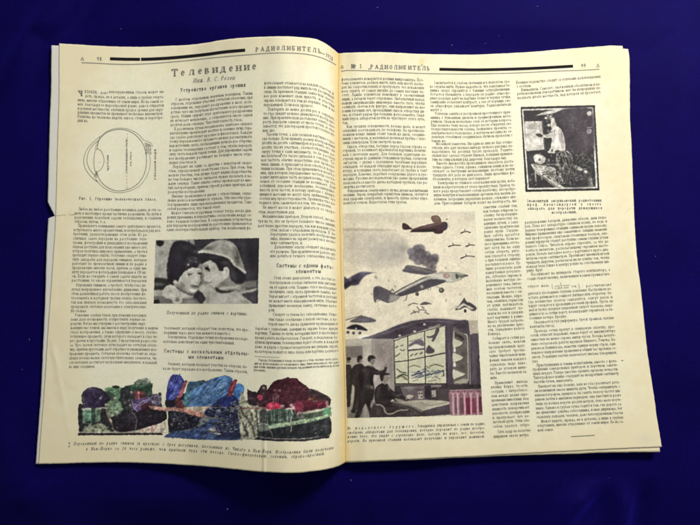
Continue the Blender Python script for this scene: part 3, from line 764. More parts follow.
i.stroke(smooth_path([(319.9, 52.7), (322.4, 53.5), (325.0, 54.6)], 3), .75); i.line('1928', 325.8, 56.6, 333.2, 4.2, stem=.2, hair=.12)
end(i)

# ---- left page: headline
i = L('headline', M_INK)
tw = 'Телевидение'; xs = [171.8, 180.4, 189.0, 197.6, 204.6, 212.4, 220.2, 228.6, 236.0, 244.0, 251.8]
for k, ch in enumerate(tw):
    x = xs[k]; y = 76.6 - (x - 172) * (6.9 / 80.)
    w_ = (7.2 if k == 0 else 5.5 if ch in 'ев' else 6.3)
    i.line(ch, x, y, x + w_, 7.6, stem=.215, hair=.085, wx=.95, track=0)
end(i)
i = L('byline'); i.line('Инж. В. С. Розен', 193.0, 82.6, 235.2, 4.1, y1=79.6, stem=.17, hair=.09, slant=.22, wx=.8, serif=True); end(i)
i = L('heading'); i.line('Устройство органов зрения', 180.6, 91.8, 246.0, 3.7, y1=86.6, stem=.30, hair=.15, wx=.74); end(i)

# ---- left page: first column
i = L('text_column')
i.line('Ч', 78.4, 96.0, 84.0, 5.6, stem=.30, hair=.14)
i.line('ЕЛОВЕК, даже', 84.8, 92.9, 108.4, 2.72, stem=.235, hair=.12, wx=.7)
f0 = Flow(' '.join(STORY.split()[2:])); f0.i = 0
column(i, f0, 92.9, 92.9, (109.0, 109.0), (164.6, 164.6), [(1, 1, False)])
column(i, f0, 97.1, 97.1, (85.2, 85.2), (164.4, 164.4), [(1, 1, False)])
column(i, f0, 101.2, 121.6, (77.8, 77.4), (164.2, 163.4), [(6, .2, False)])
F_.i = f0.i; F_.left = f0.left
end(i)
i = L('caption'); i.line('Рис. 1. Строение человеческого глаза.', 79.2, 199.6, 157.2, 3.0, stem=.27, hair=.15, wx=.74); end(i)
i = L('text_column')
column(i, F_, 210.2, 222.6, (74.4, 74.6), (161.8, 161.4), [(4, .47, True)])
column(i, F_, 226.8, 231.0, (74.0, 73.6), (161.4, 161.4), [(2, 1, True)])
column(i, F_, 235.2, 281.6, (73.2, 71.8), (147.8, 146.8), [(10, 1, False), (2, 1, False)])
column(i, F_, 286.2, 312.2, (71.6, 70.8), (146.8, 146.8), [(7, .28, True)])
column(i, F_, 316.4, 324.8, (70.6, 70.6), (146.6, 146.4), [(3, 1, True)])
column(i, F_, 329.0, 368.0, (70.4, 69.0), (158.0, 157.0), [(10, .3, False)])
end(i)

# ---- left page: second column
i = L('text_column')
column(i, F_, 100.8, 231.0, (171.2, 166.6), (252.8, 251.8), [(7, .88, True), (9, .4, True), (7, .57, True), (4, .66, True), (5, 1, True)])
end(i)
i = L('caption'); i.line('Полученный по радио снимок с картины.', 166.4, 314.0, 247.6, 3.2, stem=.22, hair=.13, slant=.2, wx=.72); end(i)
i = L('text_column')
column(i, F_, 329.2, 342.6, (164.2, 163.4), (249.0, 248.6), [(2, .9, False), (2, .92, True)])
end(i)
i = L('heading')
i.line('Системы с несколькими отдельны-', 164.0, 352.6, 249.4, 4.0, stem=.22, hair=.17, serif=False, wx=.75)
i.line('ми элементами', 188.4, 358.6, 224.0, 4.0, stem=.22, hair=.17, serif=False, wx=.75)
end(i)
i = L('text_column'); column(i, F_, 365.0, 369.6, (163.6, 163.0), (247.6, 248.0), [(2, 1, True)]); end(i)

# ---- left page: third column, running into the fold
i = L('text_column')
EDGE = 335.4
column(i, F_, 84.4, 106.0, (264.2, 263.8), (334.0, 335.0), [(6, .82, False)])
column(i, F_, 110.6, 131.6, (263.8, 262.6), (335.0, 335.2), [(6, .24, True)])
column(i, F_, 135.6, 204.0, (262.4, 259.2), (335.0, 335.6), [(17, .95, True)])
column(i, F_, 208.6, 213.2, (258.8, 258.4), (335.6, 335.6), [(2, .6, True)])
column(i, F_, 217.6, 227.0, (258.4, 257.8), (335.6, 335.8), [(3, 1, True)])
column(i, F_, 231.2, 244.0, (270.4, 270.6), (336.0, 336.0), [(4, .66, False)])
column(i, F_, 248.2, 257.0, (270.4, 270.2), (336.2, 336.2), [(3, 1, True)])
end(i)
i = L('heading')
i.line('Системы с одним фото-', 276.4, 267.4, 334.0, 4.1, stem=.23, hair=.18, serif=False, wx=.78)
i.line('элементом', 295.6, 273.2, 321.4, 4.1, stem=.23, hair=.18, serif=False, wx=.78)
end(i)
i = L('text_column')
column(i, F_, 279.2, 311.2, (269.8, 268.8), (336.6, 337.6), [(8, .25, True)])
column(i, F_, 315.6, 325.2, (268.8, 268.4), (337.6, 338.0), [(3, 1, True)])
column(i, F_, 329.6, 352.4, (255.4, 254.8), (338.2, 338.8), [(6, 1, False)])
end(i)
i = L('footnote_rule', M_GREY); i.stroke(vline(LEFT, 254.6, 356.4, 279.6, 12), .5); end(i)
i = L('footnote')
column(i, F_, 361.0, 371.0, (254.6, 253.8), (339.0, 339.6), [(4, .14, True)], cap=2.3, wx=.72, stem=.27)
end(i)
i = L('caption')
i.line('Переданный по радио снимок (в красках) с трех негативов, посланных из Чикаго в Нью-Йорк. Изображения были получены', 73.4, 445.2, 334.0, 3.1,
       y1=448.8, stem=.24, hair=.13, slant=.18, wx=.7)
i.line('в Нью-Йорке за 24 часа раньше, чем прибыли туда эти поезда. Слева—фиолетовый, зеленый, справа—красный.', 86.0, 450.4, 325.6, 3.1,
       y1=454.6, stem=.24, hair=.13, slant=.18, wx=.7)
i.stroke([(69.4, 442.6), (69.3, 444.4), (69.2, 446.8)], .45); i.stroke([(68.3, 443.0), (69.4, 442.5), (70.6, 442.9)], .45); i.stroke([(68.2, 446.6), (69.2, 447.0), (70.2, 446.5)], .45)
end(i)

# ---- left page: the eye
def E(cx, cy): return (76 + cx / 6.25, 118 + cy / 6.25)
i = L('eye_diagram', M_INK)
def ep(pts, w_): i.stroke([E(*p) for p in smooth_path(pts, 7)], w_)
ep([(132, 175), (150, 130), (190, 92), (240, 74), (290, 72), (340, 86), (385, 118), (420, 165), (438, 225), (440, 285), (428, 345), (400, 395), (360, 430),
    (310, 450), (255, 455), (205, 438), (165, 408), (140, 370), (130, 335)], .62)
ep([(150, 118), (190, 86), (235, 68), (285, 63), (340, 74), (390, 102), (425, 140)], .42)
ep([(462, 235), (464, 280), (454, 335), (430, 385), (395, 425), (345, 452), (285, 466), (230, 462), (180, 440), (150, 415), (128, 388)], .42)
ep([(155, 112), (120, 140), (85, 175), (60, 215), (48, 262), (56, 310), (80, 350), (110, 382), (135, 400)], .5)
ep([(140, 140), (108, 168), (82, 205), (68, 258), (78, 305), (100, 340), (122, 362)], .5)
ep([(132, 190), (155, 205), (172, 240), (175, 275), (162, 312), (140, 332), (122, 338)], .5)
ep([(134, 188), (118, 215), (112, 262), (114, 305), (122, 338)], .5)
ep([(150, 120), (138, 160), (130, 192)], .55); ep([(112, 372), (122, 345), (128, 335), (130, 372)], .55); ep([(128, 395), (122, 370), (126, 345)], .45)
ep([(143, 135), (128, 165), (118, 198)], .4)
for k in range(9):                                            # the nerve, hatched
    a = 430 + k * 4.2; ep([(a, 152 + k * 1.5), (a + 6 + 3 * math.sin(k * 2.1), 185 + k), (a + 3, 224 + 4 * math.sin(k))], .26)
ep([(425, 140), (445, 146), (470, 158), (480, 178)], .35); ep([(452, 232), (466, 226), (476, 214)], .35)
ep([(430, 170), (445, 176), (460, 170), (474, 176)], .3); ep([(432, 195), (448, 202), (462, 197), (470, 203)], .3)
q = [E(x, y) for x, y in resample([(322, 96), (318, 440)], 10)]
for k in range(0, len(q) - 1, 2): i.stroke([q[k], ((q[k][0] + q[k+1][0]) / 2, (q[k][1] + q[k+1][1]) / 2), q[k+1]], .34)
ep([(312, 432), (318, 442), (326, 434)], .3)
i.stroke([E(147, 275), E(149, 278), E(151, 279)], .5)
def vert(text, cx, y0, y1, cap):
    """lettering that reads upwards"""
    x, ya = E(cx, y0); _, yb = E(cx, y1); W = (ya - yb) / cap
    nat = sum(advance(c, .8, .03) for c in text); X = 0.; out = []
    for c in text:
        _, g = glyph(c, .24, .14, False)
        if len(g): g = g.copy(); g[..., 0] = g[..., 0] * .8 + X; out.append(g)
        X += advance(c, .8, .03)
    g = np.concatenate(out) * cap; g[..., 0] *= W / nat
    P = np.stack([x - g[..., 1] * -1 * -1, ya - g[..., 0]], -1)
    u, v_ = LEFT.inv(P[..., 0].ravel(), P[..., 1].ravel()); i.quads(np.stack([u, v_], -1).reshape(-1, 4, 2))
vert('хрусталик', 204, 330, 228, 2.1); vert('стекловидное тело', 321, 345, 128, 2.1); vert('ось глаза', 347, 300, 210, 2.0)
vert('глазной нерв', 500, 385, 190, 2.2)
end(i)
i = L('ink_speck', M_INK); i.stroke([(281.0, 153.4), (281.3, 154.4), (281.2, 155.2)], 1.2); end(i)
i = L('tear', ink_mat('torn_fibre', (0.33, 0.28, 0.20), .3))
tr = [(55.2, 216.1), (57.5, 215.5), (60, 215.6), (63, 214.9), (66, 215.2), (69, 214.6), (72, 214.8), (74.5, 214.3), (77.0, 213.2)]
i.stroke(tr[:5], .45); i.stroke(tr[5:7], .5); i.stroke(tr[6:], .8)
end(i)

# ---- right page: running head
i = R('thick_rule', M_BLACK)
i.stroke(smooth_path([(439.4, 69.2), (455, 69.5), (475, 69.8), (495, 69.5), (520, 68.8), (545, 67.7), (573.1, 66.1)], 10), 2.9); end(i)
i = R('thin_rule', M_GREY)
i.stroke(smooth_path([(341.2, 71.2), (349, 70.4), (365, 70.7), (385, 71.6), (410, 73.0), (435, 73.7), (462, 74.0), (490, 73.6), (520, 72.8), (550, 71.3),
                      (580, 70.3), (599.6, 69.2)], 9), .85); end(i)
i = R('triangle_mark'); i.line('△', 340.4, 68.5, 344.2, 3.2, stem=.16, hair=.13, wx=1.1); end(i)
i = R('running_title')
i.line('№ 3', 351.2, 68.5, 362.2, 4.3, stem=.28, hair=.13, wx=.8)
i.line('„', 368.4, 68.9, 370.6, 4.0, stem=.24)
for k, ch in enumerate('РАДИОЛЮБИТЕЛЬ'):
    t = k / 12.; x = 370.4 + t * 56.6 ; y = 68.9 + .2 * t + 1.3 * t * t
    i.line(ch, x, y, x + 4.1 * FONT[ch][0] / .88, 4.2, stem=.22, hair=.13, wx=.95)
end(i)
i = R('page_number'); i.line('99', 581.0, 67.7, 586.2, 3.9, stem=.2, hair=.12, wx=.9); end(i)
i = R('triangle_mark'); i.line('△', 596.2, 67.2, 600.0, 3.8, stem=.14, hair=.12, wx=1.0); end(i)
i = R('dark_spot', M_INK); i.stroke([(421.2, 65.2), (421.9, 64.9), (422.6, 65.2)], .9); end(i)

# ---- right page: first column
i = R('text_column')
column(i, F_, 80.8, 124.2, (341.4, 342.6), (424.0, 425.6), [(12, .11, False)])
column(i, F_, 128.0, 204.4, (342.6, 343.6), (425.6, 428.6), [(5, .72, True), (11, .38, True), (4, .93, True)])
end(i)
i = R('caption')
cy = [(429.6, 424.6), (433.9, 428.9), (438.0, 433.1), (442.3, 437.4)]
ct_ = ['Из   н е д а л е к о г о   б у д у щ е г о . Эскадрилья, управляемая с земли по радио,',
       'снабжена аппаратами для телевидения, которые передают по радио изобра-',
       'жение того, что видят с аэроплана: поле, лагери, на море, лес, поселок,',
       'дороги. На приемной станции наблюдают получение и управляют машиной.']
for (ya, yb), t in zip(cy, ct_): i.line(t, 347.4, ya, 485.4, 2.8, y1=yb, stem=.25, hair=.14, slant=.16, wx=.68)
end(i)

# ---- right page: second column, wide and then narrow beside the picture
i = R('text_column')
column(i, F_, 83.8, 142.0, (429.8, 431.6), (510.4, 513.0), [(8, .15, True), (8, .2, True)])
column(i, F_, 145.0, 180.2, (431.8, 433.0), (513.2, 515.4), [(5, .97, True), (5, .7, True)])
column(i, F_, 184.2, 204.4, (433.4, 434.2), (515.8, 517.0), [(6, 1, True)])
column(i, F_, 208.4, 335.4, (483.4, 488.2), (518.2, 525.2), [(32, .36, False)])
column(i, F_, 339.8, 379.0, (488.4, 490.6), (525.4, 528.0), [(10, .6, True)])
column(i, F_, 384.2, 427.8, (490.8, 493.2), (528.2, 530.8), [(11, 1, True)])
column(i, F_, 433.0, 437.8, (493.4, 493.8), (531.2, 531.4), [(2, .96, True)])
end(i)

# ---- right page: third column
i = R('text_column')
column(i, F_, 83.8, 87.6, (516.2, 516.8), (600.8, 601.2), [(2, .33, False)])
column(i, F_, 91.0, 99.0, (517.0, 517.6), (601.2, 601.6), [(3, 1, True)])
end(i)
i = R('caption')
for y, t, a, b in ((202.0, 'Знаменитый американский радиотехник', 527.0, 602.2), (205.7, 'проф. Александерсон у своего', 527.4, 602.4),
                   (209.6, 'аппарата для передачи движущихся', 527.8, 602.8), (213.6, 'изображений.', 552.0, 577.6)):
    i.line(t, a, y, b, 2.8, y1=y - .5, stem=.30, hair=.16, wx=.72)
end(i)
i = R('text_column')
column(i, F_, 223.6, 271.8, (525.0, 526.8), (607.6, 611.0), [(13, .34, False)])
column(i, F_, 275.6, 280.0, (527.0, 527.4), (611.2, 611.4), [(2, 1, True)])
i.line('ствует мала', 528.0, 287.6, 549.6, 2.7, stem=.235, hair=.12, wx=.7)
i.line('(', 551.6, 288.6, 554.0, 5.4, stem=.1, hair=.06); i.line(')', 578.6, 288.6, 581.0, 5.4, stem=.1, hair=.06)
i.line('1', 560.4, 285.0, 562.0, 2.6); i.line('1.000.000', 555.0, 289.4, 569.6, 2.3, wx=.7, stem=.25); i.line('сек.', 571.4, 287.4, 578.0, 2.6, wx=.7)
i.stroke(vline(RIGHT, 554.8, 286.1, 569.8, 8), .4)
i.line('; рассчитывают', 582.4, 287.3, 612.4, 2.7, stem=.235, hair=.12, wx=.7)
column(i, F_, 294.8, 319.4, (528.2, 529.6), (612.8, 614.6), [(7, .6, False)])
column(i, F_, 323.6, 362.6, (529.8, 532.4), (614.8, 618.2), [(2, .34, True), (8, .22, True)])
column(i, F_, 366.4, 383.2, (532.6, 534.0), (618.4, 620.4), [(5, .52, True)])
column(i, F_, 387.6, 431.4, (534.4, 537.8), (620.8, 625.2), [(8, 1, True), (3, .33, True)])
end(i)
i = R('end_rule'); i.stroke(vline(RIGHT, 571.0, 436.6, 594.8, 14), .8); end(i)
i = R('ink_speck'); i.stroke([(621.4, 360.4), (622.2, 360.6), (623.2, 360.4)], .9); end(i)


# ----------------------------------------------------------------- printed pictures, drawn shape by shape
class Paint:
    """a fine raster of printed colour; places are pixels of the photo (or of an enlarged crop: origin + scale)"""
    def __init__(s, x0, y0, x1, y1, ss, warp=1.0):
        s.ss = ss; nx = int((x1 - x0) * ss) + 1; ny = int((y1 - y0) * ss) + 1
        s.xs = np.linspace(x0, x1, nx); s.ys = np.linspace(y0, y1, ny)
        s.X, s.Y = np.meshgrid(s.xs, s.ys)
        s.C = np.zeros((ny, nx, 3)); s.M = np.zeros((ny, nx)); s.o = (0., 0.); s.k = 1.; s.seed = 1
        # outlines wander a little, as coarse printing does
        s.X0, s.Y0 = s.X, s.Y
        wx_ = .55 * (fbm(s.X / 1.7, s.Y / 1.7, 51, 2) - .5) * 2 + .16 * (fbm(s.X / .62, s.Y / .62, 52, 2) - .5) * 2
        wy_ = .55 * (fbm(s.X / 1.7, s.Y / 1.7, 61, 2) - .5) * 2 + .16 * (fbm(s.X / .62, s.Y / .62, 62, 2) - .5) * 2
        e = np.minimum(np.minimum(s.X - x0, x1 - s.X), np.minimum(s.Y - y0, y1 - s.Y)); k = warp * np.clip(e / 4 + .1, 0, 1)
        s.X = s.X + wx_ * k; s.Y = s.Y + wy_ * k
    def crop(s, ox, oy, k): s.o = (ox, oy); s.k = k
    def _p(s, pts): return np.array([(s.o[0] + x / s.k, s.o[1] + y / s.k) for x, y in pts], float)
    def _win(s, p, pad):
        a = np.searchsorted(s.xs, p[:, 0].min() - pad); b = np.searchsorted(s.xs, p[:, 0].max() + pad)
        c = np.searchsorted(s.ys, p[:, 1].min() - pad); d = np.searchsorted(s.ys, p[:, 1].max() + pad)
        return slice(c, d), slice(a, b)
    def _put(s, w_, m, col, cover):
        c = np.asarray(col, float)
        s.C[w_] = s.C[w_] * (1 - m[..., None]) + c * m[..., None]
        if cover: s.M[w_] = np.maximum(s.M[w_], m)
    def poly(s, pts, col, f=.5, a=1., curve=True, cover=True, tex=0., tx=.5, ang=None, colb=None):
        p = s._p(pts)
        if curve: p = smooth_path(p, 5, True)
        w_ = s._win(p, f + 1); X = s.X[w_]; Y = s.Y[w_]
        if X.size == 0: return
        ins = np.zeros(X.shape, bool); d2 = np.full(X.shape, 1e9)
        q = np.roll(p, -1, 0)
        for (ax, ay), (bx, by) in zip(p, q):
            cr = ((ay > Y) != (by > Y))
            with np.errstate(divide='ignore', invalid='ignore'):
                ins ^= cr & (X < (bx - ax) * (Y - ay) / (by - ay + 1e-12) + ax)
            dx, dy = bx - ax, by - ay; L2 = dx*dx + dy*dy + 1e-12
            t = np.clip(((X - ax) * dx + (Y - ay) * dy) / L2, 0, 1)
            d2 = np.minimum(d2, (X - ax - t*dx)**2 + (Y - ay - t*dy)**2)
        d = np.sqrt(d2) * np.where(ins, 1, -1)
        m = np.clip(.5 + d / max(f, 1e-3), 0, 1) * a
        c = np.broadcast_to(np.asarray(col, float), X.shape + (3,)).copy()
        tex = max(tex, 5.)
        if tex or colb is not None:
            s.seed += 1
            if ang is None: n = fbm(X / tx, Y / tx, s.seed, 3)
            else:
                ca, sa = math.cos(ang), math.sin(ang)
                n = fbm((X*ca + Y*sa) / (tx * 7), (-X*sa + Y*ca) / tx, s.seed, 3)
            if colb is not None:
                k = np.clip((n - .5) * 3.2 + .5, 0, 1)[..., None]; c = c * (1 - k) + np.asarray(colb, float) * k
            c = c + (n[..., None] - .5) * 2 * tex
        s._put(w_, m, c, cover)
    def ell(s, cx, cy, rx, ry, col, f=.5, a=1., rot=0., n=20, **kw):
        t = np.linspace(0, 2*math.pi, n, endpoint=False); cr, sr = math.cos(rot), math.sin(rot)
        s.poly([(cx + rx*math.cos(q)*cr - ry*math.sin(q)*sr, cy + rx*math.cos(q)*sr + ry*math.sin(q)*cr) for q in t], col, f, a, False, **kw)
    def line(s, pts, wd, col, f=.5, a=1., curve=True, cover=True):
        p = s._p(pts)
        if curve and len(p) > 2: p = smooth_path(p, 5)
        w_ = s._win(p, wd + f + 1); X = s.X[w_]; Y = s.Y[w_]
        if X.size == 0: return
        d2 = np.full(X.shape, 1e9)
        for (ax, ay), (bx, by) in zip(p[:-1], p[1:]):
            dx, dy = bx - ax, by - ay; L2 = dx*dx + dy*dy + 1e-12
            t = np.clip(((X - ax) * dx + (Y - ay) * dy) / L2, 0, 1)
            d2 = np.minimum(d2, (X - ax - t*dx)**2 + (Y - ay - t*dy)**2)
        m = np.clip(.5 + (wd / 2 - np.sqrt(d2)) / max(f, 1e-3), 0, 1) * a
        s._put(w_, m, np.broadcast_to(np.asarray(col, float), X.shape + (3,)), cover)
    def scribble(s, pts, cols, n, ln, ang, wd, a=.7, jit=.25, seed=1):
        """pencil strokes scattered inside an outline"""
        p = s._p(pts); r = np.random.default_rng(seed)
        lo, hi = p.min(0), p.max(0); q = np.roll(p, -1, 0); k = 0; tries = 0
        so, sk = s.o, s.k; s.o, s.k = (0, 0), 1
        while k < n and tries < n * 12:
            tries += 1
            x, y = r.uniform(lo, hi); ins = False
            for (ax, ay), (bx, by) in zip(p, q):
                if (ay > y) != (by > y) and x < (bx - ax) * (y - ay) / (by - ay) + ax: ins = not ins
            if not ins: continue
            k += 1
            t = ang + r.normal(0, jit); l = ln * r.uniform(.5, 1.3)
            dx, dy = math.cos(t) * l / 2, math.sin(t) * l / 2; b = r.normal(0, l * .06, 2)
            s.line([(x - dx, y - dy), (x + b[0], y + b[1]), (x + dx, y + dy)], wd * r.uniform(.6, 1.4), cols[r.integers(len(cols))], .35, a * r.uniform(.5, 1))
        s.o, s.k = so, sk
    def flecks(s, pts, cols, n, size, a=.8, seed=1):
        p = s._p(pts); r = np.random.default_rng(seed)
        lo, hi = p.min(0), p.max(0); q = np.roll(p, -1, 0); k = 0; tries = 0
        so, sk = s.o, s.k; s.o, s.k = (0, 0), 1
        while k < n and tries < n * 12:
            tries += 1
            x, y = r.uniform(lo, hi); ins = False
            for (ax, ay), (bx, by) in zip(p, q):
                if (ay > y) != (by > y) and x < (bx - ax) * (y - ay) / (by - ay) + ax: ins = not ins
            if not ins: continue
            k += 1; z = size * r.uniform(.5, 1.6)
            m = int(r.integers(4, 7)); t = np.sort(r.uniform(0, 2*math.pi, m))
            s.poly([(x + z*math.cos(g)*r.uniform(.5, 1.2), y + z*math.sin(g)*r.uniform(.4, 1)) for g in t], cols[r.integers(len(cols))], .4, a * r.uniform(.5, 1), True)
        s.o, s.k = so, sk
    def blotch(s, amt, size, seed, contrast=1., mid=120.):
        """uneven inking of a coarse screen: broad and fine tonal mottling"""
        n = .5 * (fbm(s.X0 / size, s.Y0 / size, seed, 2) - .5) + .5 * (vnoise(s.X0 / (size * .42), s.Y0 / (size * .42), seed + 7) - .5)
        s.C = (s.C - mid) * contrast + mid
        s.C = s.C * (1 + amt * 2 * n[..., None]) + amt * 22 * n[..., None]
    def mottle(s, size, amt, seed, ang=None, win=None):
        """the broken light and dark of a coarse reproduction"""
        a, b = s.X0, s.Y0
        if ang is not None: a, b = (s.X0*math.cos(ang) + s.Y0*math.sin(ang)) / 3, -s.X0*math.sin(ang) + s.Y0*math.cos(ang)
        n = np.clip((fbm(a / size, b / size, seed, 3) - .5) * 3.4, -1, 1)
        if win is not None: n = n * blob(s.X0, s.Y0, *win, .5)
        s.C = s.C * (1 + amt * np.where(n < 0, n, n * 1.2)[..., None]) + np.clip(n, 0, 1)[..., None] * amt * 16
    def machinery(s, pts, cols, n, seed, big=1., a=.8):
        """rods, rings, boxes and bolts crowded inside an outline, each lit along one side"""
        p = s._p(pts); r = np.random.default_rng(seed); lo, hi = p.min(0), p.max(0); q = np.roll(p, -1, 0); k = 0; tries = 0
        so, sk = s.o, s.k; s.o, s.k = (0, 0), 1
        while k < n and tries < n * 12:
            tries += 1; x, y = r.uniform(lo, hi); ins = False
            for (ax, ay), (bx, by) in zip(p, q):
                if (ay > y) != (by > y) and x < (bx - ax) * (y - ay) / (by - ay) + ax: ins = not ins
            if not ins: continue
            k += 1; c = np.array(cols[r.integers(len(cols))], float); kind = (0, 1, 1, 1, 2, 2, 2, 3, 3)[r.integers(9)]; z = big * r.uniform(.8, 2.0)
            dk = c * .3; lt = np.minimum(c * 1.5 + 24, 225)
            if kind == 0:
                t = np.linspace(0, 2*math.pi, 13); s.line([(x + z*math.cos(u), y + z*.85*math.sin(u)) for u in t], .45, lt, .4, a, False); s.ell(x + .2, y + .2, z*.55, z*.5, dk, .4, a)
            elif kind == 1:
                t = (0.0, 1.57, -.5, .6)[r.integers(4)] + r.normal(0, .12); l = z * r.uniform(1.5, 3.2); dx, dy = math.cos(t)*l, math.sin(t)*l
                s.line([(x-dx, y-dy), (x+dx, y+dy)], .9, dk, .4, a); s.line([(x-dx-.2, y-dy-.4), (x+dx-.2, y+dy-.4)], .42, lt, .4, a)
            elif kind == 2:
                w_, h_ = z*.9, z*r.uniform(.5, 1.1); s.poly([(x-w_, y-h_), (x+w_, y-h_*.9), (x+w_, y+h_), (x-w_, y+h_)], c, .4, a, False); s.line([(x-w_, y-h_), (x+w_, y-h_*.9)], .4, lt, .4, a); s.line([(x-w_, y+h_), (x+w_, y+h_)], .5, dk, .4, a)
            else:
                s.ell(x, y, .55, .5, lt, .4, a)
        s.o, s.k = so, sk
    def unsharp(s, px, amt):
        C0 = s.C.copy(); s.soften(px); s.C = C0 + amt * (C0 - s.C)
    def shade(s, cx, cy, rx, ry, dv, rot=0.):
        """a soft patch of lighter or darker tone"""
        x = s.o[0] + cx / s.k; y = s.o[1] + cy / s.k; a, b = rx / s.k, ry / s.k
        c, t = math.cos(rot), math.sin(rot); X = s.X - x; Y = s.Y - y
        e = np.exp(-(((X*c + Y*t) / a) ** 2 + ((-X*t + Y*c) / b) ** 2))
        s.C = s.C + (dv * e)[..., None]
    def desat(s, k, to=(1.01, .99, .95)):
        m = s.C.mean(-1, keepdims=True) * np.asarray(to); s.C = s.C * (1 - k) + m * k
    def grain(s, amt, size=.35, seed=5):
        n = .6 * vnoise(s.X / size, s.Y / size, seed) + .4 * vnoise(s.X / (size * 2.7), s.Y / (size * 2.7), seed + 1) - .5
        s.C += n[..., None] * 2 * amt
    def soften(s, px):
        k = max(1, int(px * s.ss)); w_ = np.ones(2*k + 1) / (2*k + 1)
        for ax in (0, 1):
            P = np.pad(s.C, [(k, k) if i == ax else (0, 0) for i in range(3)], mode='edge')
            c = np.cumsum(P, ax); z = np.zeros_like(np.take(c, [0], ax)); c = np.concatenate([z, c], ax)
            n = s.C.shape[ax]
            s.C = (np.take(c, range(2*k + 1, 2*k + 1 + n), ax) - np.take(c, range(n), ax)) / (2*k + 1)
    def build(s, sheet, name, parent, gain=.92, lift=.00007, **props):
        keep = s.M > .5
        P = sheet.lay(s.X0.ravel(), s.Y0.ravel(), lift)
        c = np.clip(s.C, 3, 250) / 255.
        lin = np.where(c <= .04045, c / 12.92, ((c + .055) / 1.055) ** 2.4) * gain
        at = np.concatenate([lin.reshape(-1, 3), np.ones((lin.shape[0] * lin.shape[1], 1))], 1)
        ny, nx = s.X.shape; F = grid_faces(nx, ny)
        kf = keep.ravel()[F].sum(1) >= 3; F = F[kf]
        used = np.unique(F); mp = np.full(nx * ny, -1); mp[used] = np.arange(len(used))
        return mesh_obj(name, P[used], mp[F], M_PRINT, parent, True, {'print': np.clip(at[used], 0, 1)}, **props)

def g(v, t=(1.0, .985, .93)): return (v * t[0], v * t[1], v * t[2])
def pg(v): return (v * 1.0, v * .95, v * 1.03)

# ---- two children, nose to nose
p = Paint(153, 237, 259.6, 304.4, 4.0); p.crop(150, 235, 6.25)
FR = [(35, 32), (683, 18), (675, 430), (22, 430)]
p.poly(FR, g(150), .3, curve=False)
p.poly([(35, 30), (150, 26), (135, 280), (25, 280)], g(172), 4, tex=14, tx=2, cover=False)
p.flecks([(40, 90), (110, 90), (105, 260), (32, 260)], [g(120), g(190), g(135)], 30, .9, .5, 3)
p.poly([(40, 38), (62, 33), (84, 40), (82, 62), (60, 72), (42, 60)], pg(36), 1.2, cover=False)
p.poly([(262, 22), (690, 10), (690, 310), (580, 320), (560, 230), (480, 120), (300, 110)], pg(66), 1.2, tex=10, tx=.6, cover=False)
p.poly([(250, 22), (272, 22), (276, 60), (250, 44)], g(160), 1.5, cover=False)
p.poly([(600, 40), (690, 20), (690, 290), (640, 300), (610, 180)], pg(54), 4, .7, tex=8, tx=.5, cover=False)
p.poly([(20, 272), (120, 275), (150, 300), (120, 335), (20, 345)], g(50), 1.5, cover=False)
p.poly([(24, 298), (70, 300), (96, 308), (60, 318), (24, 314)], g(105), 1.4, .8, cover=False)
p.poly([(20, 346), (100, 350), (110, 385), (20, 378)], g(172), 1.6, cover=False)
p.poly([(20, 384), (120, 388), (150, 420), (60, 436), (20, 436)], g(118), 2, cover=False)
p.poly([(20, 412), (52, 402), (60, 424), (24, 436)], g(36), 1.2, cover=False)
p.poly([(120, 385), (330, 380), (350, 440), (110, 440)], g(112), 2, tex=12, tx=1, cover=False)
# right-hand ground
p.poly([(480, 318), (560, 300), (680, 292), (680, 345), (560, 362)], g(140), 2, cover=False)
p.poly([(560, 300), (680, 282), (680, 312), (600, 322)], g(118), 2, .8, cover=False)
p.line([(560, 362), (620, 352), (676, 336)], 1.6, g(196), 1, cover=False)
p.line([(600, 338), (640, 330), (678, 320)], 1.2, g(70), 1.2, .8, cover=False)
p.poly([(575, 372), (640, 356), (690, 350), (690, 440), (630, 440)], pg(72), 2, tex=9, tx=.8, cover=False)
# hood of the left child
p.poly([(148, 46), (190, 35), (236, 44), (268, 66), (300, 88), (338, 100), (345, 150), (338, 196), (300, 206), (262, 204), (232, 218), (205, 246), (184, 276),
        (165, 292), (135, 302), (114, 290), (106, 250), (104, 205), (112, 150), (126, 92)], pg(44), 1.1, tex=11, tx=.55, cover=False)
p.poly([(130, 120), (190, 130), (200, 190), (170, 250), (130, 240)], (54, 47, 60), 4, .6, tex=12, tx=.5, cover=False)
p.line([(190, 60), (240, 90), (300, 110), (330, 130)], 1.0, pg(66), 1.6, .6, cover=False)
p.line([(232, 150), (262, 138), (300, 150), (330, 172)], 1.0, pg(84), 1.2, .7, cover=False)
for x, y, r, c in ((238, 186, 7, 160), (288, 168, 6, 120), (283, 146, 5, 104), (252, 160, 5, 90), (312, 190, 6, 92), (226, 204, 5, 80)): p.ell(x, y, r, r, g(c), .9, .85, cover=False)
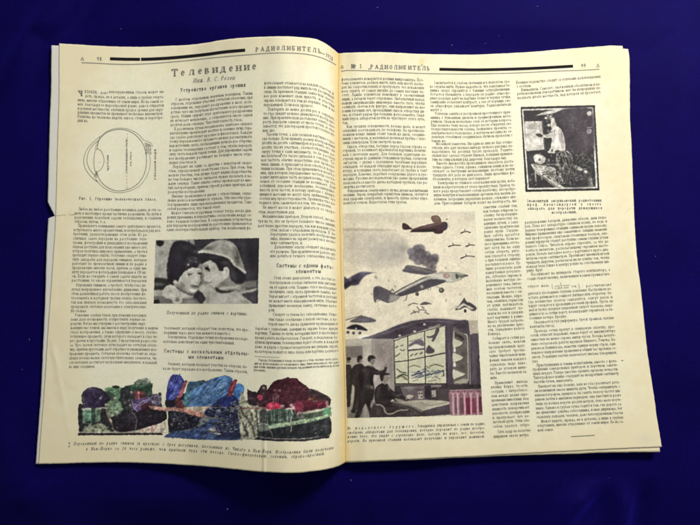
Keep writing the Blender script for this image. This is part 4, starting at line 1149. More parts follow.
# face
p.poly([(300, 200), (352, 170), (352, 310), (318, 330), (300, 300)], g(150), 2, cover=False)
FACE = [(186, 272), (204, 244), (232, 218), (266, 204), (302, 206), (322, 216), (320, 240), (314, 262), (316, 282), (308, 300), (300, 312), (296, 334), (284, 352),
        (262, 358), (238, 352), (214, 340), (192, 322), (176, 298)]
p.poly(FACE, g(206), .9, cover=False, tex=5, tx=1.2)
p.poly([(184, 300), (200, 300), (230, 330), (262, 348), (250, 356), (214, 342), (190, 324)], g(140), 3, .55, cover=False)
p.poly([(150, 284), (166, 284), (170, 300), (158, 306), (144, 298)], g(206), 1.1, cover=False)
p.ell(250, 246, 13, 7, g(66), 1.3, .9, rot=-.2, cover=False); p.line([(232, 236), (252, 230), (270, 236)], .9, g(150), 1, .8, cover=False)
p.ell(309, 240, 11, 7, g(58), 1.2, .95, cover=False); p.line([(296, 226), (312, 222)], .8, g(130), 1, .7, cover=False)
p.line([(302, 262), (306, 284), (296, 294)], .9, g(160), 1.2, .7, cover=False); p.ell(292, 298, 5, 3, g(90), .9, .8, cover=False)
p.poly([(250, 316), (272, 312), (302, 318), (296, 328), (270, 326)], g(112), 1.6, .8, cover=False); p.poly([(246, 326), (290, 326), (280, 338), (254, 336)], g(160), 1.6, .7, cover=False)
p.poly([(246, 340), (280, 340), (286, 352), (260, 358)], g(222), 1.2, .8, cover=False); p.ell(240, 300, 16, 12, g(184), 3, .5, cover=False)
# collar
p.poly([(74, 366), (92, 328), (124, 310), (146, 318), (172, 336), (206, 356), (248, 372), (278, 376), (270, 388), (236, 398), (204, 396), (196, 424), (150, 428), (132, 404), (96, 390)],
       g(196), 1.1, tex=7, tx=1.2, cover=False)
for a, b in (((120, 330), (150, 372)), ((150, 340), (172, 384)), ((100, 352), (124, 390)), ((180, 352), (198, 388))): p.line([a, b], .7, g(160), 1, .6, cover=False)
p.ell(172, 402, 12, 14, g(92), 2, .7, cover=False)
p.poly([(160, 318), (196, 342), (240, 364), (284, 366), (300, 350), (292, 372), (262, 380), (214, 362), (170, 336)], g(84), 1.1, .8, cover=False)
p.poly([(276, 376), (300, 348), (322, 350), (346, 382), (358, 436), (318, 436), (296, 410), (270, 396)], pg(54), 1.6, cover=False)
p.poly([(210, 398), (268, 392), (296, 412), (306, 436), (210, 436)], g(126), 2, .8, cover=False)
# right child: dark hair under the brim
p.poly([(300, 122), (350, 106), (430, 122), (492, 150), (520, 186), (562, 216), (598, 240), (596, 278), (572, 304), (536, 302), (506, 276), (496, 236), (488, 208), (472, 200), (456, 224),
        (432, 224), (422, 196), (400, 172), (376, 160), (346, 172), (318, 180), (300, 170)], pg(48), 1.0, tex=8, tx=.6, cover=False)
p.poly([(440, 170), (488, 176), (520, 220), (540, 280), (512, 270), (496, 214)], g(84), 3, .45, cover=False)
# straw hat
HAT = [(300, 112), (330, 84), (370, 54), (410, 36), (452, 28), (496, 38), (532, 64), (556, 104), (570, 150), (588, 200), (600, 240), (572, 218), (530, 190), (504, 156), (462, 134), (420, 124), (372, 118), (330, 110)]
p.poly(HAT, g(176), .9, tex=16, tx=.6, ang=.35, cover=False)
p.poly([(330, 92), (380, 70), (420, 62), (400, 80), (360, 96)], g(120), 3, .6, cover=False)
p.poly([(516, 80), (548, 100), (566, 160), (580, 206), (546, 184), (524, 140)], g(112), 4, .6, tex=12, tx=.6, cover=False)
p.line([(430, 44), (480, 50), (520, 88), (540, 130)], 1.4, g(206), 1.4, .6, cover=False); p.line([(420, 58), (470, 66), (506, 104)], .8, g(140), 1.2, .6, cover=False)
p.line([(308, 108), (350, 102), (400, 112), (450, 126), (500, 146), (528, 184), (566, 212), (594, 234)], 2.2, g(214), .9, .95, cover=False)
# face of the right child
p.poly([(334, 180), (350, 168), (376, 160), (398, 172), (420, 196), (430, 222), (456, 226), (466, 206), (482, 202), (494, 216), (492, 244), (484, 264), (464, 280), (446, 300), (430, 320),
        (404, 332), (378, 316), (352, 300), (344, 288), (336, 272), (344, 252), (330, 232)], g(204), .9, tex=5, tx=1.2, cover=False)
p.poly([(462, 206), (480, 202), (494, 216), (490, 248), (472, 270), (458, 262)], g(220), 1, cover=False); p.line([(474, 216), (480, 236), (472, 256)], .9, g(170), 1, .8, cover=False)
p.poly([(342, 204), (360, 198), (372, 214), (376, 226), (362, 224), (350, 216)], g(52), 1, .95, cover=False); p.line([(340, 194), (356, 188), (368, 196)], .9, g(96), 1, .8, cover=False)
p.ell(350, 284, 6, 4, g(226), 1, .8, cover=False); p.line([(346, 292), (362, 298), (384, 296)], 1.0, g(130), 1.2, .8, cover=False)
p.poly([(400, 330), (430, 312), (460, 284), (470, 292), (440, 330), (412, 344)], g(140), 2.5, .7, cover=False)
# shoulder and scarf
p.poly([(312, 322), (334, 302), (352, 304), (376, 322), (404, 346), (436, 362), (486, 364), (540, 350), (566, 372), (600, 396), (626, 436), (352, 436), (348, 396), (328, 362), (306, 344)],
       g(190), 1.1, tex=5, tx=1.5, cover=False)
p.poly([(408, 326), (424, 330), (446, 344), (500, 346), (530, 340), (500, 358), (446, 364), (414, 350)], g(56), 1.3, .95, cover=False)
p.poly([(436, 328), (500, 322), (556, 318), (566, 334), (510, 342), (448, 342)], g(194), 1.3, cover=False)
p.line([(470, 340), (520, 338), (560, 326)], .8, g(120), 1, .7, cover=False)
p.line([(434, 318), (456, 304), (490, 304), (520, 314)], 1.4, g(150), 1.4, .8, cover=False)
p.poly([(380, 390), (520, 372), (600, 410), (600, 432), (380, 432)], g(180), 5, .6, cover=False)
p.line([(676, 22), (668, 428)], 1.2, pg(42), 1, .7, cover=False); p.line([(280, 26), (682, 20)], .8, pg(44), .8, .7, cover=False)
for a in ((75, 110, 18, 14, -28), (60, 200, 20, 20, -22), (110, 230, 20, 26, 18), (230, 75, 40, 20, 16), (180, 120, 24, 40, 12), (130, 250, 20, 40, -12), (305, 104, 34, 16, 34),
          (272, 160, 34, 22, 34), (236, 178, 20, 16, 22), (310, 180, 20, 14, 20), (262, 226, 30, 14, 12), (226, 290, 20, 18, -16), (292, 268, 14, 20, 10), (252, 262, 22, 8, -20), (206, 268, 14, 24, -18),
          (282, 324, 24, 10, -44), (266, 349, 18, 7, 26), (200, 312, 22, 22, -46), (320, 262, 7, 46, -44), (312, 300, 12, 16, -30), (366, 184, 26, 12, 8), (354, 216, 18, 16, -34), (420, 262, 30, 26, 12), (444, 300, 26, 14, -30),
          (343, 262, 6, 14, 14), (352, 306, 18, 9, -34), (384, 292, 20, 10, -12), (398, 200, 14, 24, -14), (360, 82, 44, 16, -38), (430, 66, 34, 18, 18), (545, 140, 18, 60, -56), (484, 104, 26, 30, -20), (510, 70, 30, 16, 10),
          (340, 334, 24, 14, 14), (470, 400, 60, 26, 10), (596, 424, 26, 22, -34), (360, 400, 12, 40, -40), (400, 362, 30, 10, -18), (540, 372, 30, 14, -14), (640, 140, 40, 70, -10), (560, 60, 30, 20, 12), (620, 240, 30, 30, 14),
          (520, 250, 30, 40, 16), (470, 172, 30, 12, 22), (400, 140, 40, 10, 20), (120, 356, 20, 10, -26), (180, 350, 16, 10, -20), (150, 322, 22, 8, 14), (250, 380, 20, 6, -24), (70, 366, 30, 8, -20), (160, 410, 40, 10, -24),
          (250, 420, 40, 10, 24), (320, 400, 16, 30, 14), (600, 330, 40, 8, -26), (640, 400, 26, 20, 14), (560, 312, 30, 8, 20)): p.shade(*a)
p.mottle(5.0, .05, 81); p.mottle(1.6, .05, 82); p.soften(.50); p.blotch(.10, 1.0, 71, 1.12, 118); p.unsharp(1.2, .4); p.soften(.16); p.grain(4, .5, 11)
p.build(LEFT, 'photograph', PAGE_L, label='grey printed photograph of two children in hood and straw hat, nose to nose')

# ---- the inventor at his machine, in a double frame
p = Paint(519.6, 104.2, 600.4, 192.6, 4.2, .55); p.crop(520, 102, 8.235)
p.poly([(4, 40), (618, 24), (656, 729), (45, 741)], g(28), .25, curve=False, tex=3, tx=.5)
p.poly([(16, 59), (603, 42), (640, 711), (62, 722)], g(214), .35, curve=False, cover=False)
p.poly([(27, 72), (590, 54), (624, 698), (72, 708)], pg(50), .35, curve=False, cover=False, tex=5, tx=.7)
p.poly([(330, 66), (590, 54), (606, 400), (390, 400), (340, 200)], (70, 55, 72), 5, .9, tex=7, tx=1.0, cover=False)
p.poly([(128, 112), (200, 82), (330, 56), (350, 60), (292, 88), (210, 104)], g(192), .8, curve=False, cover=False)
p.line([(30, 66), (200, 60), (330, 54)], .8, g(160), .8, .7, cover=False)
p.poly([(38, 160), (180, 157), (200, 390), (50, 406)], g(204, (1, .98, .92)), .6, curve=False, tex=9, tx=1.6, cover=False)
p.poly([(44, 180), (110, 180), (130, 280), (60, 300)], g(168), 5, .6, tex=14, tx=1.5, cover=False)
p.line([(186, 156), (206, 392)], .9, g(120), .8, .6, cover=False)
for x, y, r, c in ((214, 132, 12, 205), (236, 190, 13, 210), (222, 160, 8, 110), (236, 240, 10, 100), (262, 104, 10, 150)): p.ell(x, y, r, r * .8, g(c), .8, .9, cover=False)
p.poly([(244, 118), (262, 112), (280, 128), (292, 160), (300, 190), (286, 214), (262, 216), (252, 190), (254, 160)], g(206, (1, .96, .90)), .8, cover=False)
p.poly([(258, 106), (282, 110), (298, 140), (304, 180), (292, 172), (280, 138), (262, 124)], pg(70), .8, cover=False)
p.poly([(264, 214), (300, 198), (334, 222), (356, 262), (370, 328), (372, 390), (342, 402), (310, 396), (286, 402), (262, 398), (254, 360), (262, 312), (252, 268)], g(216, (1, .97, .92)), .8, tex=6, tx=1.2, cover=False)
p.poly([(330, 230), (352, 262), (364, 330), (366, 386), (350, 390), (346, 320), (334, 270)], g(176, (1, .95, .95)), 1.5, .8, cover=False)
p.line([(318, 236), (326, 290), (332, 330)], .9, g(150), 1, .7, cover=False); p.line([(290, 232), (282, 252), (288, 270)], .8, g(120), .9, .8, cover=False)
p.poly([(272, 236), (232, 262), (200, 268), (160, 262), (136, 262), (134, 272), (160, 286), (200, 292), (232, 298), (266, 284)], g(188), .7, cover=False)
p.poly([(132, 262), (158, 260), (184, 272), (176, 288), (150, 286), (136, 276)], g(70), .8, cover=False)
p.poly([(252, 380), (282, 392), (286, 418), (252, 424), (228, 412), (240, 400)], g(206), .8, cover=False); p.ell(264, 400, 8, 12, g(72), .8, cover=False)
# apparatus below
p.poly([(112, 448), (130, 432), (152, 430), (180, 440), (206, 456), (212, 482), (190, 504), (160, 512), (132, 512), (118, 484)], g(208), .8, cover=False, tex=7, tx=1)
p.ell(136, 500, 10, 8, g(120), .9, .7, cover=False); p.ell(228, 490, 18, 26, pg(70), .8, cover=False); p.ell(236, 478, 7, 10, g(160), .7, .8, cover=False)
p.poly([(92, 512), (140, 514), (204, 528), (268, 536), (292, 560), (296, 640), (330, 680), (362, 704), (320, 712), (260, 680), (200, 632), (140, 590), (112, 552)], g(196, (1, .98, .90)), .8, tex=12, tx=.7, cover=False)
for k in range(9): p.line([(150 + k*16, 534 + k*5), (170 + k*15, 556 + k*10)], .6, g(90), .6, .8, cover=False)
p.line([(116, 560), (190, 616), (270, 676), (318, 708)], .9, g(80), .8, .8, cover=False); p.line([(108, 534), (240, 640), (346, 700)], 1.1, g(222), .8, .7, cover=False)
p.flecks([(230, 540), (292, 560), (300, 660), (250, 640)], [g(70), g(90), g(220)], 24, .55, .8, 8)
p.line([(124, 546), (128, 600), (132, 654)], 1.3, g(186), .7, .9, cover=False); p.line([(178, 610), (182, 640)], 1.0, g(170), .7, .9, cover=False)
p.line([(96, 512), (190, 520), (290, 512), (400, 508), (440, 512)], .9, g(170), .7, .8, cover=False)
p.poly([(288, 430), (330, 404), (390, 400), (430, 440), (444, 510), (400, 520), (330, 510), (296, 480)], pg(42), 1, .8, cover=False)
for a in ([(300, 492), (302, 440), (330, 410), (380, 404), (420, 432), (438, 486)], [(320, 500), (330, 446), (352, 420), (372, 470), (384, 512)], [(340, 408), (352, 470), (380, 520)],
          [(360, 404), (392, 452), (412, 520)], [(392, 410), (424, 460), (430, 512)], [(300, 450), (312, 500), (326, 560), (330, 640), (322, 668)], [(330, 520), (340, 600), (352, 660)],
          [(306, 570), (330, 610), (340, 650)], [(296, 600), (316, 640), (318, 676)]): p.line(a, .62, g(178), .55, .85, cover=False)
p.flecks([(310, 560), (350, 560), (350, 670), (310, 660)], [g(170), g(200), g(120)], 22, .45, .8, 9)
for a in ([(466, 480), (486, 446), (520, 430), (552, 440)], [(480, 500), (510, 470), (530, 450)], [(500, 420), (520, 466), (544, 496)], [(512, 392), (516, 430)], [(560, 450), (570, 480), (552, 500)], [(580, 512), (610, 506)]):
    p.line(a, .55, g(150), .6, .75, cover=False)
p.poly([(454, 534), (470, 528), (512, 548), (508, 566), (462, 556)], g(190), .8, cover=False); p.poly([(520, 566), (544, 560), (566, 580), (560, 598), (530, 586)], g(196), .8, cover=False)
p.ell(460, 590, 9, 14, g(150), .8, .9, cover=False); p.line([(440, 548), (520, 580), (600, 612)], .8, pg(36), .7, .9, cover=False)
p.poly([(556, 632), (590, 624), (600, 690), (566, 698)], g(140), .8, .85, tex=14, tx=.7, cover=False); p.line([(580, 640), (592, 690)], .8, g(196), .7, .8, cover=False); p.line([(500, 606), (540, 616)], .9, g(130), .7, .8, cover=False)
p.flecks([(360, 520), (450, 520), (440, 560), (370, 560)], [g(120), g(90)], 16, .5, .7, 6)
p.poly([(356, 560), (440, 560), (560, 620), (560, 700), (370, 700)], pg(54), 3, .6, tex=9, tx=.8, cover=False)
# right wall
p.poly([(552, 86), (580, 74), (590, 108), (560, 112)], g(186), .9, tex=12, tx=.7, cover=False); p.line([(552, 212), (592, 208)], .7, g(176), .6, .8, cover=False)
p.poly([(552, 226), (584, 222), (586, 256), (556, 260)], pg(128), .8, cover=False); p.line([(432, 180), (436, 216)], .6, g(140), .6, .7, cover=False)
p.crop(520, 102, 8.235)
p.scribble([(290, 410), (440, 410), (450, 690), (300, 690)], [g(170), g(120), g(200), g(34)], 90, 4.5, 1.2, .5, .85, .6, 50)
p.scribble([(460, 420), (600, 420), (610, 690), (450, 600)], [g(150), g(110), g(34), g(90)], 60, 3.6, .5, .5, .8, .8, 51)
p.scribble([(110, 520), (290, 550), (290, 650), (200, 620)], [g(60), g(90), g(225), g(130)], 70, 3.0, .6, .55, .85, .6, 52)
p.flecks([(100, 420), (290, 420), (300, 690), (60, 690)], [g(40), g(70), g(180)], 60, 1.1, .75, 53)
for a in ((300, 300, 16, 80, 14), (344, 300, 12, 90, -34), (270, 350, 14, 50, -22), (292, 240, 18, 14, -26), (262, 150, 10, 22, 10), (282, 180, 10, 20, -40), (320, 380, 30, 14, -30), (110, 200, 40, 30, -26), (120, 330, 50, 30, 12), (70, 370, 20, 30, -18),
          (180, 280, 20, 90, -18), (230, 276, 30, 8, -20), (160, 470, 26, 14, 12), (190, 490, 20, 14, -50), (130, 510, 16, 10, -50), (160, 550, 40, 14, 20), (250, 620, 40, 30, -60), (300, 660, 30, 20, -40), (440, 120, 60, 50, 14), (500, 250, 50, 80, 8),
          (420, 300, 40, 60, -10), (540, 330, 40, 40, 12), (480, 530, 30, 20, -10), (420, 620, 50, 40, 16), (590, 660, 16, 40, -20), (100, 470, 30, 30, 18), (90, 640, 30, 40, 14)): p.shade(*a)
p.machinery([(300, 440), (430, 430), (450, 680), (310, 690)], [g(90), g(120), g(60)], 36, 111, .9, .75)
p.machinery([(450, 440), (600, 430), (612, 690), (460, 690)], [g(80), g(110), g(56)], 34, 112, .9, .7)
p.machinery([(130, 520), (280, 545), (285, 640), (190, 600)], [g(170), g(130), g(190)], 24, 113, .8, .75)
p.machinery([(210, 110), (244, 110), (250, 250), (212, 250)], [g(110), g(150)], 8, 114, .7, .7)
p.desat(.55); p.mottle(3.2, .12, 83); p.mottle(1.3, .10, 84); p.soften(.26); p.blotch(.10, 1.0, 72, 1.12, 110); p.unsharp(.9, .45); p.soften(.12); p.grain(4, .5, 21)
p.build(RIGHT, 'photograph', PAGE_R, label='dark framed printed photograph of a man in a pale coat at an apparatus')

# ---- the picture of aeroplanes and the control room
p = Paint(342.6, 210.6, 484, 418.8, 3.6, .5); p.crop(0, 0, 1)
OUT = [(342.9, 213.2), (400, 212.3), (475, 211.4), (477.9, 320), (480.4, 370), (482.8, 415), (420, 416.6), (346.9, 418.2), (345.4, 350), (343.6, 270)]
SKY = (228, 220, 196)
p.poly(OUT, SKY, .25, curve=False, tex=5, tx=5)
def q(pts, col, f=.5, a=1., **kw): p.poly(pts, col, f, a, cover=False, **kw)
def ln(pts, wd, col, f=.45, a=1.): p.line(pts, wd, col, f, a, cover=False)
q([(343, 213), (475, 211), (475, 222), (440, 216), (400, 220), (343, 222)], (212, 205, 186), 5, .7)
q([(343, 229), (360, 228.4), (385, 229.2), (396, 230), (380, 231), (343, 231)], (176, 166, 150), 2, .7)
q([(344, 236), (380, 236), (402, 240), (404, 262), (380, 266), (356, 262), (344, 254)], (203, 196, 180), 9, .75, tex=8, tx=5)
q([(366, 246), (390, 240), (406, 242), (408, 258), (388, 264), (372, 262)], (178, 170, 160), 8, .7, tex=12, tx=3)
q([(392, 240), (400, 240), (407, 244), (408, 248), (400, 246)], (140, 132, 130), 3, .6)
q([(406, 252), (410, 247), (418, 246), (426, 251), (430, 255), (436, 255), (438.8, 260), (436, 266), (435, 273), (430, 272), (424, 268), (414, 263)], (112, 106, 116), 3.2, .95, tex=20, tx=2.2)
q([(412, 251), (420, 250), (428, 256), (434, 260), (434, 270), (426, 264), (416, 260)], (92, 87, 98), 4, .7, tex=16, tx=1.8)
ln([(430, 268), (433, 274)], 2.4, (96, 88, 96), 1.5, .8)
# upper biplane
q([(402.3, 224.4), (404, 223), (407, 224.4), (410, 227), (412.4, 229), (408, 229.6), (403, 229.4)], (88, 62, 60), .6)
q([(410.5, 232.2), (413, 229), (420, 226.6), (430, 224), (440, 222.2), (446.4, 222.2), (447.8, 225.6), (446, 229.6), (440, 231.4), (428, 231.8), (418, 231.8)], (100, 72, 76), .6, tex=10, tx=1, ang=-.2)
q([(412, 231.8), (422, 229.2), (436, 228.8), (436, 231), (424, 232)], (70, 54, 58), .9, .8); ln([(414, 229.2), (430, 225.4), (442, 223.4)], .5, (150, 128, 126), .6, .7)
q([(443.4, 222.4), (446.8, 222.6), (447.6, 226), (446, 229.6), (443.4, 229.2)], (84, 78, 92), .6)
q([(431, 217.6), (433.4, 215.6), (437.6, 215.4), (440, 217.6), (441.2, 221.2), (440, 223), (435, 223), (432.6, 221.4)], (132, 108, 94), .6, tex=8, tx=1)
q([(432.6, 231), (438, 230), (443.4, 230.4), (442, 233.2), (437, 233.9), (434, 232.8)], (88, 62, 62), .6)
ln([(446, 219.6), (447.4, 219)], .8, (110, 100, 92)); ln([(448, 221), (449.6, 228)], .5, (170, 162, 150), .6, .7)
for a, b, c in (((460.8, 233), (466, 231.6), (470.4, 232.6)), ((448.8, 246.6), (454, 245.2), (460.4, 245.4)), ((466.2, 246.4), (470, 245), (474.4, 245.2)), ((460.8, 258.2), (467, 256.2), (474.4, 256.6))):
    ln([a, b, c], .9, (84, 78, 74)); ln([(b[0] - 1.6, b[1] - 2), b], .7, (96, 90, 84)); ln([(a[0], a[1]), (a[0] + 2, a[1] - .6)], 1.2, (88, 82, 78))
# burning biplane
q([(402.4, 270.2), (406.8, 265.2), (413, 266.6), (421, 268.8), (430, 270.2), (434, 272.6), (430, 275.4), (420, 274.4), (410, 272.4)], (104, 100, 110), .6, tex=10, tx=1.2, ang=.2)
ln([(408, 266.4), (420, 269.6), (431, 272)], .5, (150, 146, 148), .6, .8)
q([(392.6, 294), (400, 289.8), (410, 284), (420, 278.8), (432, 274.4), (446, 272.4), (455, 272.2), (463, 274.2), (467.4, 275.6), (462, 279.2), (452, 281.4), (440, 282), (428, 286), (412, 291), (398, 296)], (222, 218, 200), .5)
q([(396, 295.8), (404, 291.4), (414, 286.8), (424, 282), (433, 279), (446.4, 281), (442, 283.6), (430, 288.4), (416, 292.4), (400, 296.8)], (88, 82, 98), .6, tex=9, tx=1.2, ang=-.4)
ln([(393, 293.6), (406, 287.2), (420, 280.2), (430, 276.4)], 1.2, (100, 94, 104), .6); ln([(398, 293), (412, 286), (424, 280.6)], .7, (140, 134, 138), .6, .8)
q([(421, 279.8), (426, 276.6), (431, 276.2), (428, 279.6)], (176, 172, 164), .6); q([(420.4, 286), (423, 284.6), (423.4, 287.8), (421, 288)], (170, 166, 168), .6)
q([(443.6, 275.6), (446, 272.6), (450, 273), (452, 276), (448, 278.6), (444.6, 278)], (150, 106, 104), .7); q([(446, 275.2), (449, 274.6), (450, 276.4), (447, 277.4)], (196, 180, 176), .6)
q([(453, 274), (459, 273.6), (466.6, 275.6), (462, 279), (455, 281), (452, 278.6)], (150, 162, 146), .9, .9); q([(455, 275), (458.6, 274.6), (459, 277.6), (456, 278)], (74, 82, 84), .8); q([(463, 274.6), (467.6, 275.6), (464, 277)], (88, 80, 80), .6)
ln([(446, 271.6), (454, 271), (462, 271.8)], .5, (110, 104, 100), .5, .8); ln([(440, 271), (443, 273)], .9, (90, 84, 86))
q([(373.6, 288.6), (375.6, 287), (379, 286.4), (385.4, 288), (390, 290.6), (393, 292.2), (399.6, 296.8), (397, 299), (390.2, 302.6), (384.8, 302.2), (381, 300.4), (378, 299.6), (374.4, 300.6), (373.4, 295)], (102, 96, 112), .6, tex=8, tx=1.4)
q([(388, 296), (399, 297), (391, 302), (384, 301.6)], (166, 164, 158), 1.6, .8); ln([(374, 301.2), (376.4, 302.4), (378.6, 300)], .7, (90, 86, 90)); ln([(392.4, 292), (394, 290.6)], 1.2, (84, 80, 84))
p.ell(441.6, 290.2, 2.6, 2.6, (92, 86, 86), .6, cover=False); p.ell(441.6, 290.2, 1.0, 1.0, (170, 164, 152), .6, cover=False); p.ell(417.2, 294.4, 1.9, 1.9, (82, 78, 82), .6, cover=False)
ln([(434, 287), (440, 288.6)], .5, (120, 114, 110)); ln([(429, 290), (431, 287)], .8, (96, 90, 96)); ln([(404.6, 300.8), (406.6, 296.4), (407.6, 294.6)], .8, (98, 92, 98)); ln([(377.6, 304), (378.6, 310), (380, 312)], .5, (176, 170, 160), .7, .8)
# other machines and small birds
q([(343.8, 277), (347.6, 278.6), (352, 276), (358, 273), (363, 271.8), (372, 272.6), (366, 275.4), (361, 280), (358, 284.6), (350, 286), (344.6, 289)], (92, 86, 112), 1.6, .95, tex=16, tx=1.4)
q([(344, 284), (350, 281), (352, 284), (345, 289)], (66, 66, 74), 1.4, .7)
ln([(360, 272.4), (376, 272.6)], .7, (150, 144, 150), .8, .7)
q([(350, 321.2), (356, 318), (362, 315.8), (369, 317.4), (375.6, 319.6), (374, 322), (362, 322.8), (352, 322.2)], (116, 110, 120), .9, tex=8, tx=1.2); ln([(346, 320), (354, 317.6), (362, 315.6)], .8, (120, 114, 118), .7)
q([(346.4, 328.4), (352, 325), (358, 324.6), (366, 328.4), (367, 330.8), (360, 330), (352, 329.4)], (74, 72, 84), .9, tex=8, tx=1); p.ell(356, 328.4, 1, .9, (200, 196, 186), .6, cover=False)
for x, y in ((348, 332.4), (353.6, 333), (360, 333)): p.ell(x, y, 1.6, 1.4, (104, 100, 104), 1, cover=False)
for a in ([(408.6, 305.4), (413, 303.4), (418, 304)], [(420.4, 304.2), (425, 302.2), (431, 304)], [(417, 307), (419, 309.4)], [(411, 314), (416, 311.4), (419, 312.6)], [(418.6, 311), (422, 309.6), (426, 311)], [(425, 312.4), (428.6, 314)], [(413.4, 310.6), (415.6, 312.6)], [(421.6, 306.6), (424, 308.4)]):
    ln(a, 1.0, (104, 99, 98), .7, .85)
q([(420.6, 305), (425, 302.4), (430, 304), (426, 304.6)], (110, 104, 108), .7)
q([(455, 309.6), (460, 304), (463, 299.4), (464.6, 298), (466.6, 301.6), (470.4, 302.6), (475, 306), (476.6, 309), (472.6, 311), (466, 307.4), (460, 309.6)], (98, 92, 96), .7, tex=10, tx=1)
q([(457, 307.8), (463, 303.4), (466, 304.6), (474, 308.6), (470, 309), (464.6, 305.6), (459, 308.8)], (206, 200, 184), .7); p.ell(465.2, 311, 1.3, 1.6, (70, 64, 64), .6, cover=False); ln([(450, 309.8), (457, 306)], .5, (180, 172, 160), .6)
for x, y in ((446, 300.6), (460.8, 294.6), (458.6, 266.6), (446.6, 268), (370, 281.4), (376, 277.4), (376, 290.6), (394, 285), (397, 283.6), (470, 253), (462, 268.4)): ln([(x, y), (x + .4, y - 1.6)], .6, (150, 144, 132), .6, .7)
# the hall: curved ceiling
q([(359, 340), (372, 335), (384, 329.6), (397, 324.2), (409, 320.2), (421, 318.2), (433, 317.2), (445, 317.6), (458, 318.8), (470, 320.2), (470, 324), (340, 346)], (196, 188, 176), .8, .6)
q([(361, 338.8), (374, 334.6), (384, 331), (397, 325.4), (409, 321.6), (421, 319.6), (433, 318.6), (445, 319), (458, 320.2), (469, 321.4), (469.4, 336), (454, 331), (445, 326), (432, 327.6), (412, 333.6), (394, 339), (380, 339.2), (368, 339)], (98, 90, 102), .6, tex=8, tx=1.4)
ln([(362, 338), (384, 333.4), (400, 328), (420, 322.4), (444, 321)], .6, (132, 124, 132), .7, .8)
for x, y in ((399.8, 335.6), (414.6, 331.4), (424.4, 324.4)): p.ell(x, y, 1.3, 1.1, (212, 206, 192), .7, cover=False)
ln([(429, 327.6), (439.6, 324.6)], 1.1, (170, 164, 150), .6)
q([(345.4, 339.6), (371, 339), (371, 372), (372, 398), (346.4, 398)], (190, 182, 165), .8, curve=False)
q([(346.6, 346), (363.4, 345.6), (363.6, 358), (346.8, 358)], (140, 131, 127), .9, curve=False, tex=12, tx=1.4); q([(346, 343), (371, 341), (371, 345), (346, 346)], (206, 198, 180), 1.2, .6)
q([(371.4, 339), (393.6, 339), (394, 400), (371.8, 400)], (172, 162, 154), .7, curve=False, tex=8, tx=2.5); q([(372, 340), (378, 340), (378, 398), (372, 398)], (158, 147, 140), 2, .6, curve=False)
ln([(386, 342), (382.4, 346), (382.6, 351), (386, 353.6)], 1.2, (140, 130, 126), 1, .7)
q([(468.4, 321), (477.4, 320), (478.2, 332.6), (475.6, 333.4), (473, 334.4), (470, 335)], (190, 182, 164), .6, curve=False, tex=6, tx=1); q([(469.6, 335), (473, 333.6), (478.6, 333), (481, 384), (481.8, 392), (470.6, 392)], (104, 94, 106), .6, curve=False, tex=7, tx=1, ang=1.57)
q([(445, 326), (452.6, 328), (456, 332), (469.4, 333), (470, 390), (446, 390)], (96, 87, 100), .6, curve=False, tex=6, tx=1.2)
# the big screen
q([(394.2, 341), (412, 334), (444.4, 325.6), (446.4, 384), (395.4, 384)], (208, 208, 180), .5, curve=False, tex=4, tx=3)
ln([(393.8, 340), (394.2, 362), (395, 384)], 1.3, (62, 56, 66)); ln([(395, 384), (420, 384), (446.4, 384)], 1.3, (62, 56, 66)); ln([(407.6, 336), (408.2, 360), (408.4, 384)], .9, (72, 66, 74)); ln([(424.4, 331.4), (425, 356), (425.6, 384)], .9, (72, 66, 74))
ln([(394, 362), (408, 360.4), (425, 357), (445.4, 353.2)], .9, (76, 72, 72)); ln([(394, 341), (412, 334.4), (444, 326)], .8, (80, 74, 80))
for a in ([(395.6, 347.6), (398, 346.6)], [(400.4, 349.8), (403, 350.8), (404.6, 349.6)], [(395.6, 356.6), (398, 355), (399.6, 353.4)], [(401, 345.8), (403, 345.2)]): ln(a, 1.1, (110, 108, 98), .6)
q([(409, 344.6), (416, 340.6), (422.6, 340), (423.6, 346), (416, 344), (410, 346.6)], (122, 116, 130), .7); ln([(409, 341.6), (422, 338.4)], .9, (140, 136, 132), .6); q([(409.4, 347.6), (416, 345.6), (423.6, 347.4), (423.6, 348.6), (409.6, 348.8)], (222, 220, 206), .6)
ln([(408.4, 350.4), (424.4, 348.8)], 1.4, (92, 86, 92)); 
for x, y in ((411.6, 355), (416, 354.2), (421, 353.2)): ln([(x - 1, y + .8), (x + 1.2, y - .8)], 1.2, (112, 108, 106), .7)
q([(426.6, 336.4), (430.6, 336), (434.4, 333.6), (436, 329), (438.6, 327.8), (439.4, 330.6), (437, 335.4), (435.4, 338.6), (433.4, 341.6), (431.6, 340.6), (432.6, 337.8), (428, 338)], (104, 100, 106), .6)
q([(426, 352.6), (426.6, 348), (429, 345.2), (431.4, 347.4), (434.6, 350), (433.4, 352.8), (429, 353.6)], (100, 94, 104), .7); ln([(430, 356.4), (438.6, 354.2), (445, 352.8)], 1.3, (100, 98, 94), .6)
ln([(397, 369), (401, 372), (406, 373)], 1.2, (112, 112, 96), .7); ln([(396.6, 378), (402, 376), (406.6, 379.6)], 1.8, (138, 138, 108), .9); ln([(398, 376.4), (403, 374.4), (407, 375.6)], 1.0, (82, 82, 76), .7)
ln([(410, 366.6), (414, 365.4), (420, 367)], 1.2, (140, 140, 112), .8); ln([(430, 366), (436, 364.6), (443, 366.6)], 1.2, (128, 128, 104), .8); ln([(426, 366.6), (430, 368)], .9, (130, 130, 110), .7)
p.scribble([(411, 371), (424, 369), (443, 370), (443, 378), (412, 379)], [(78, 88, 120), (96, 104, 126), (66, 74, 110)], 46, 4.6, -.32, .65, .85, .22, 5)
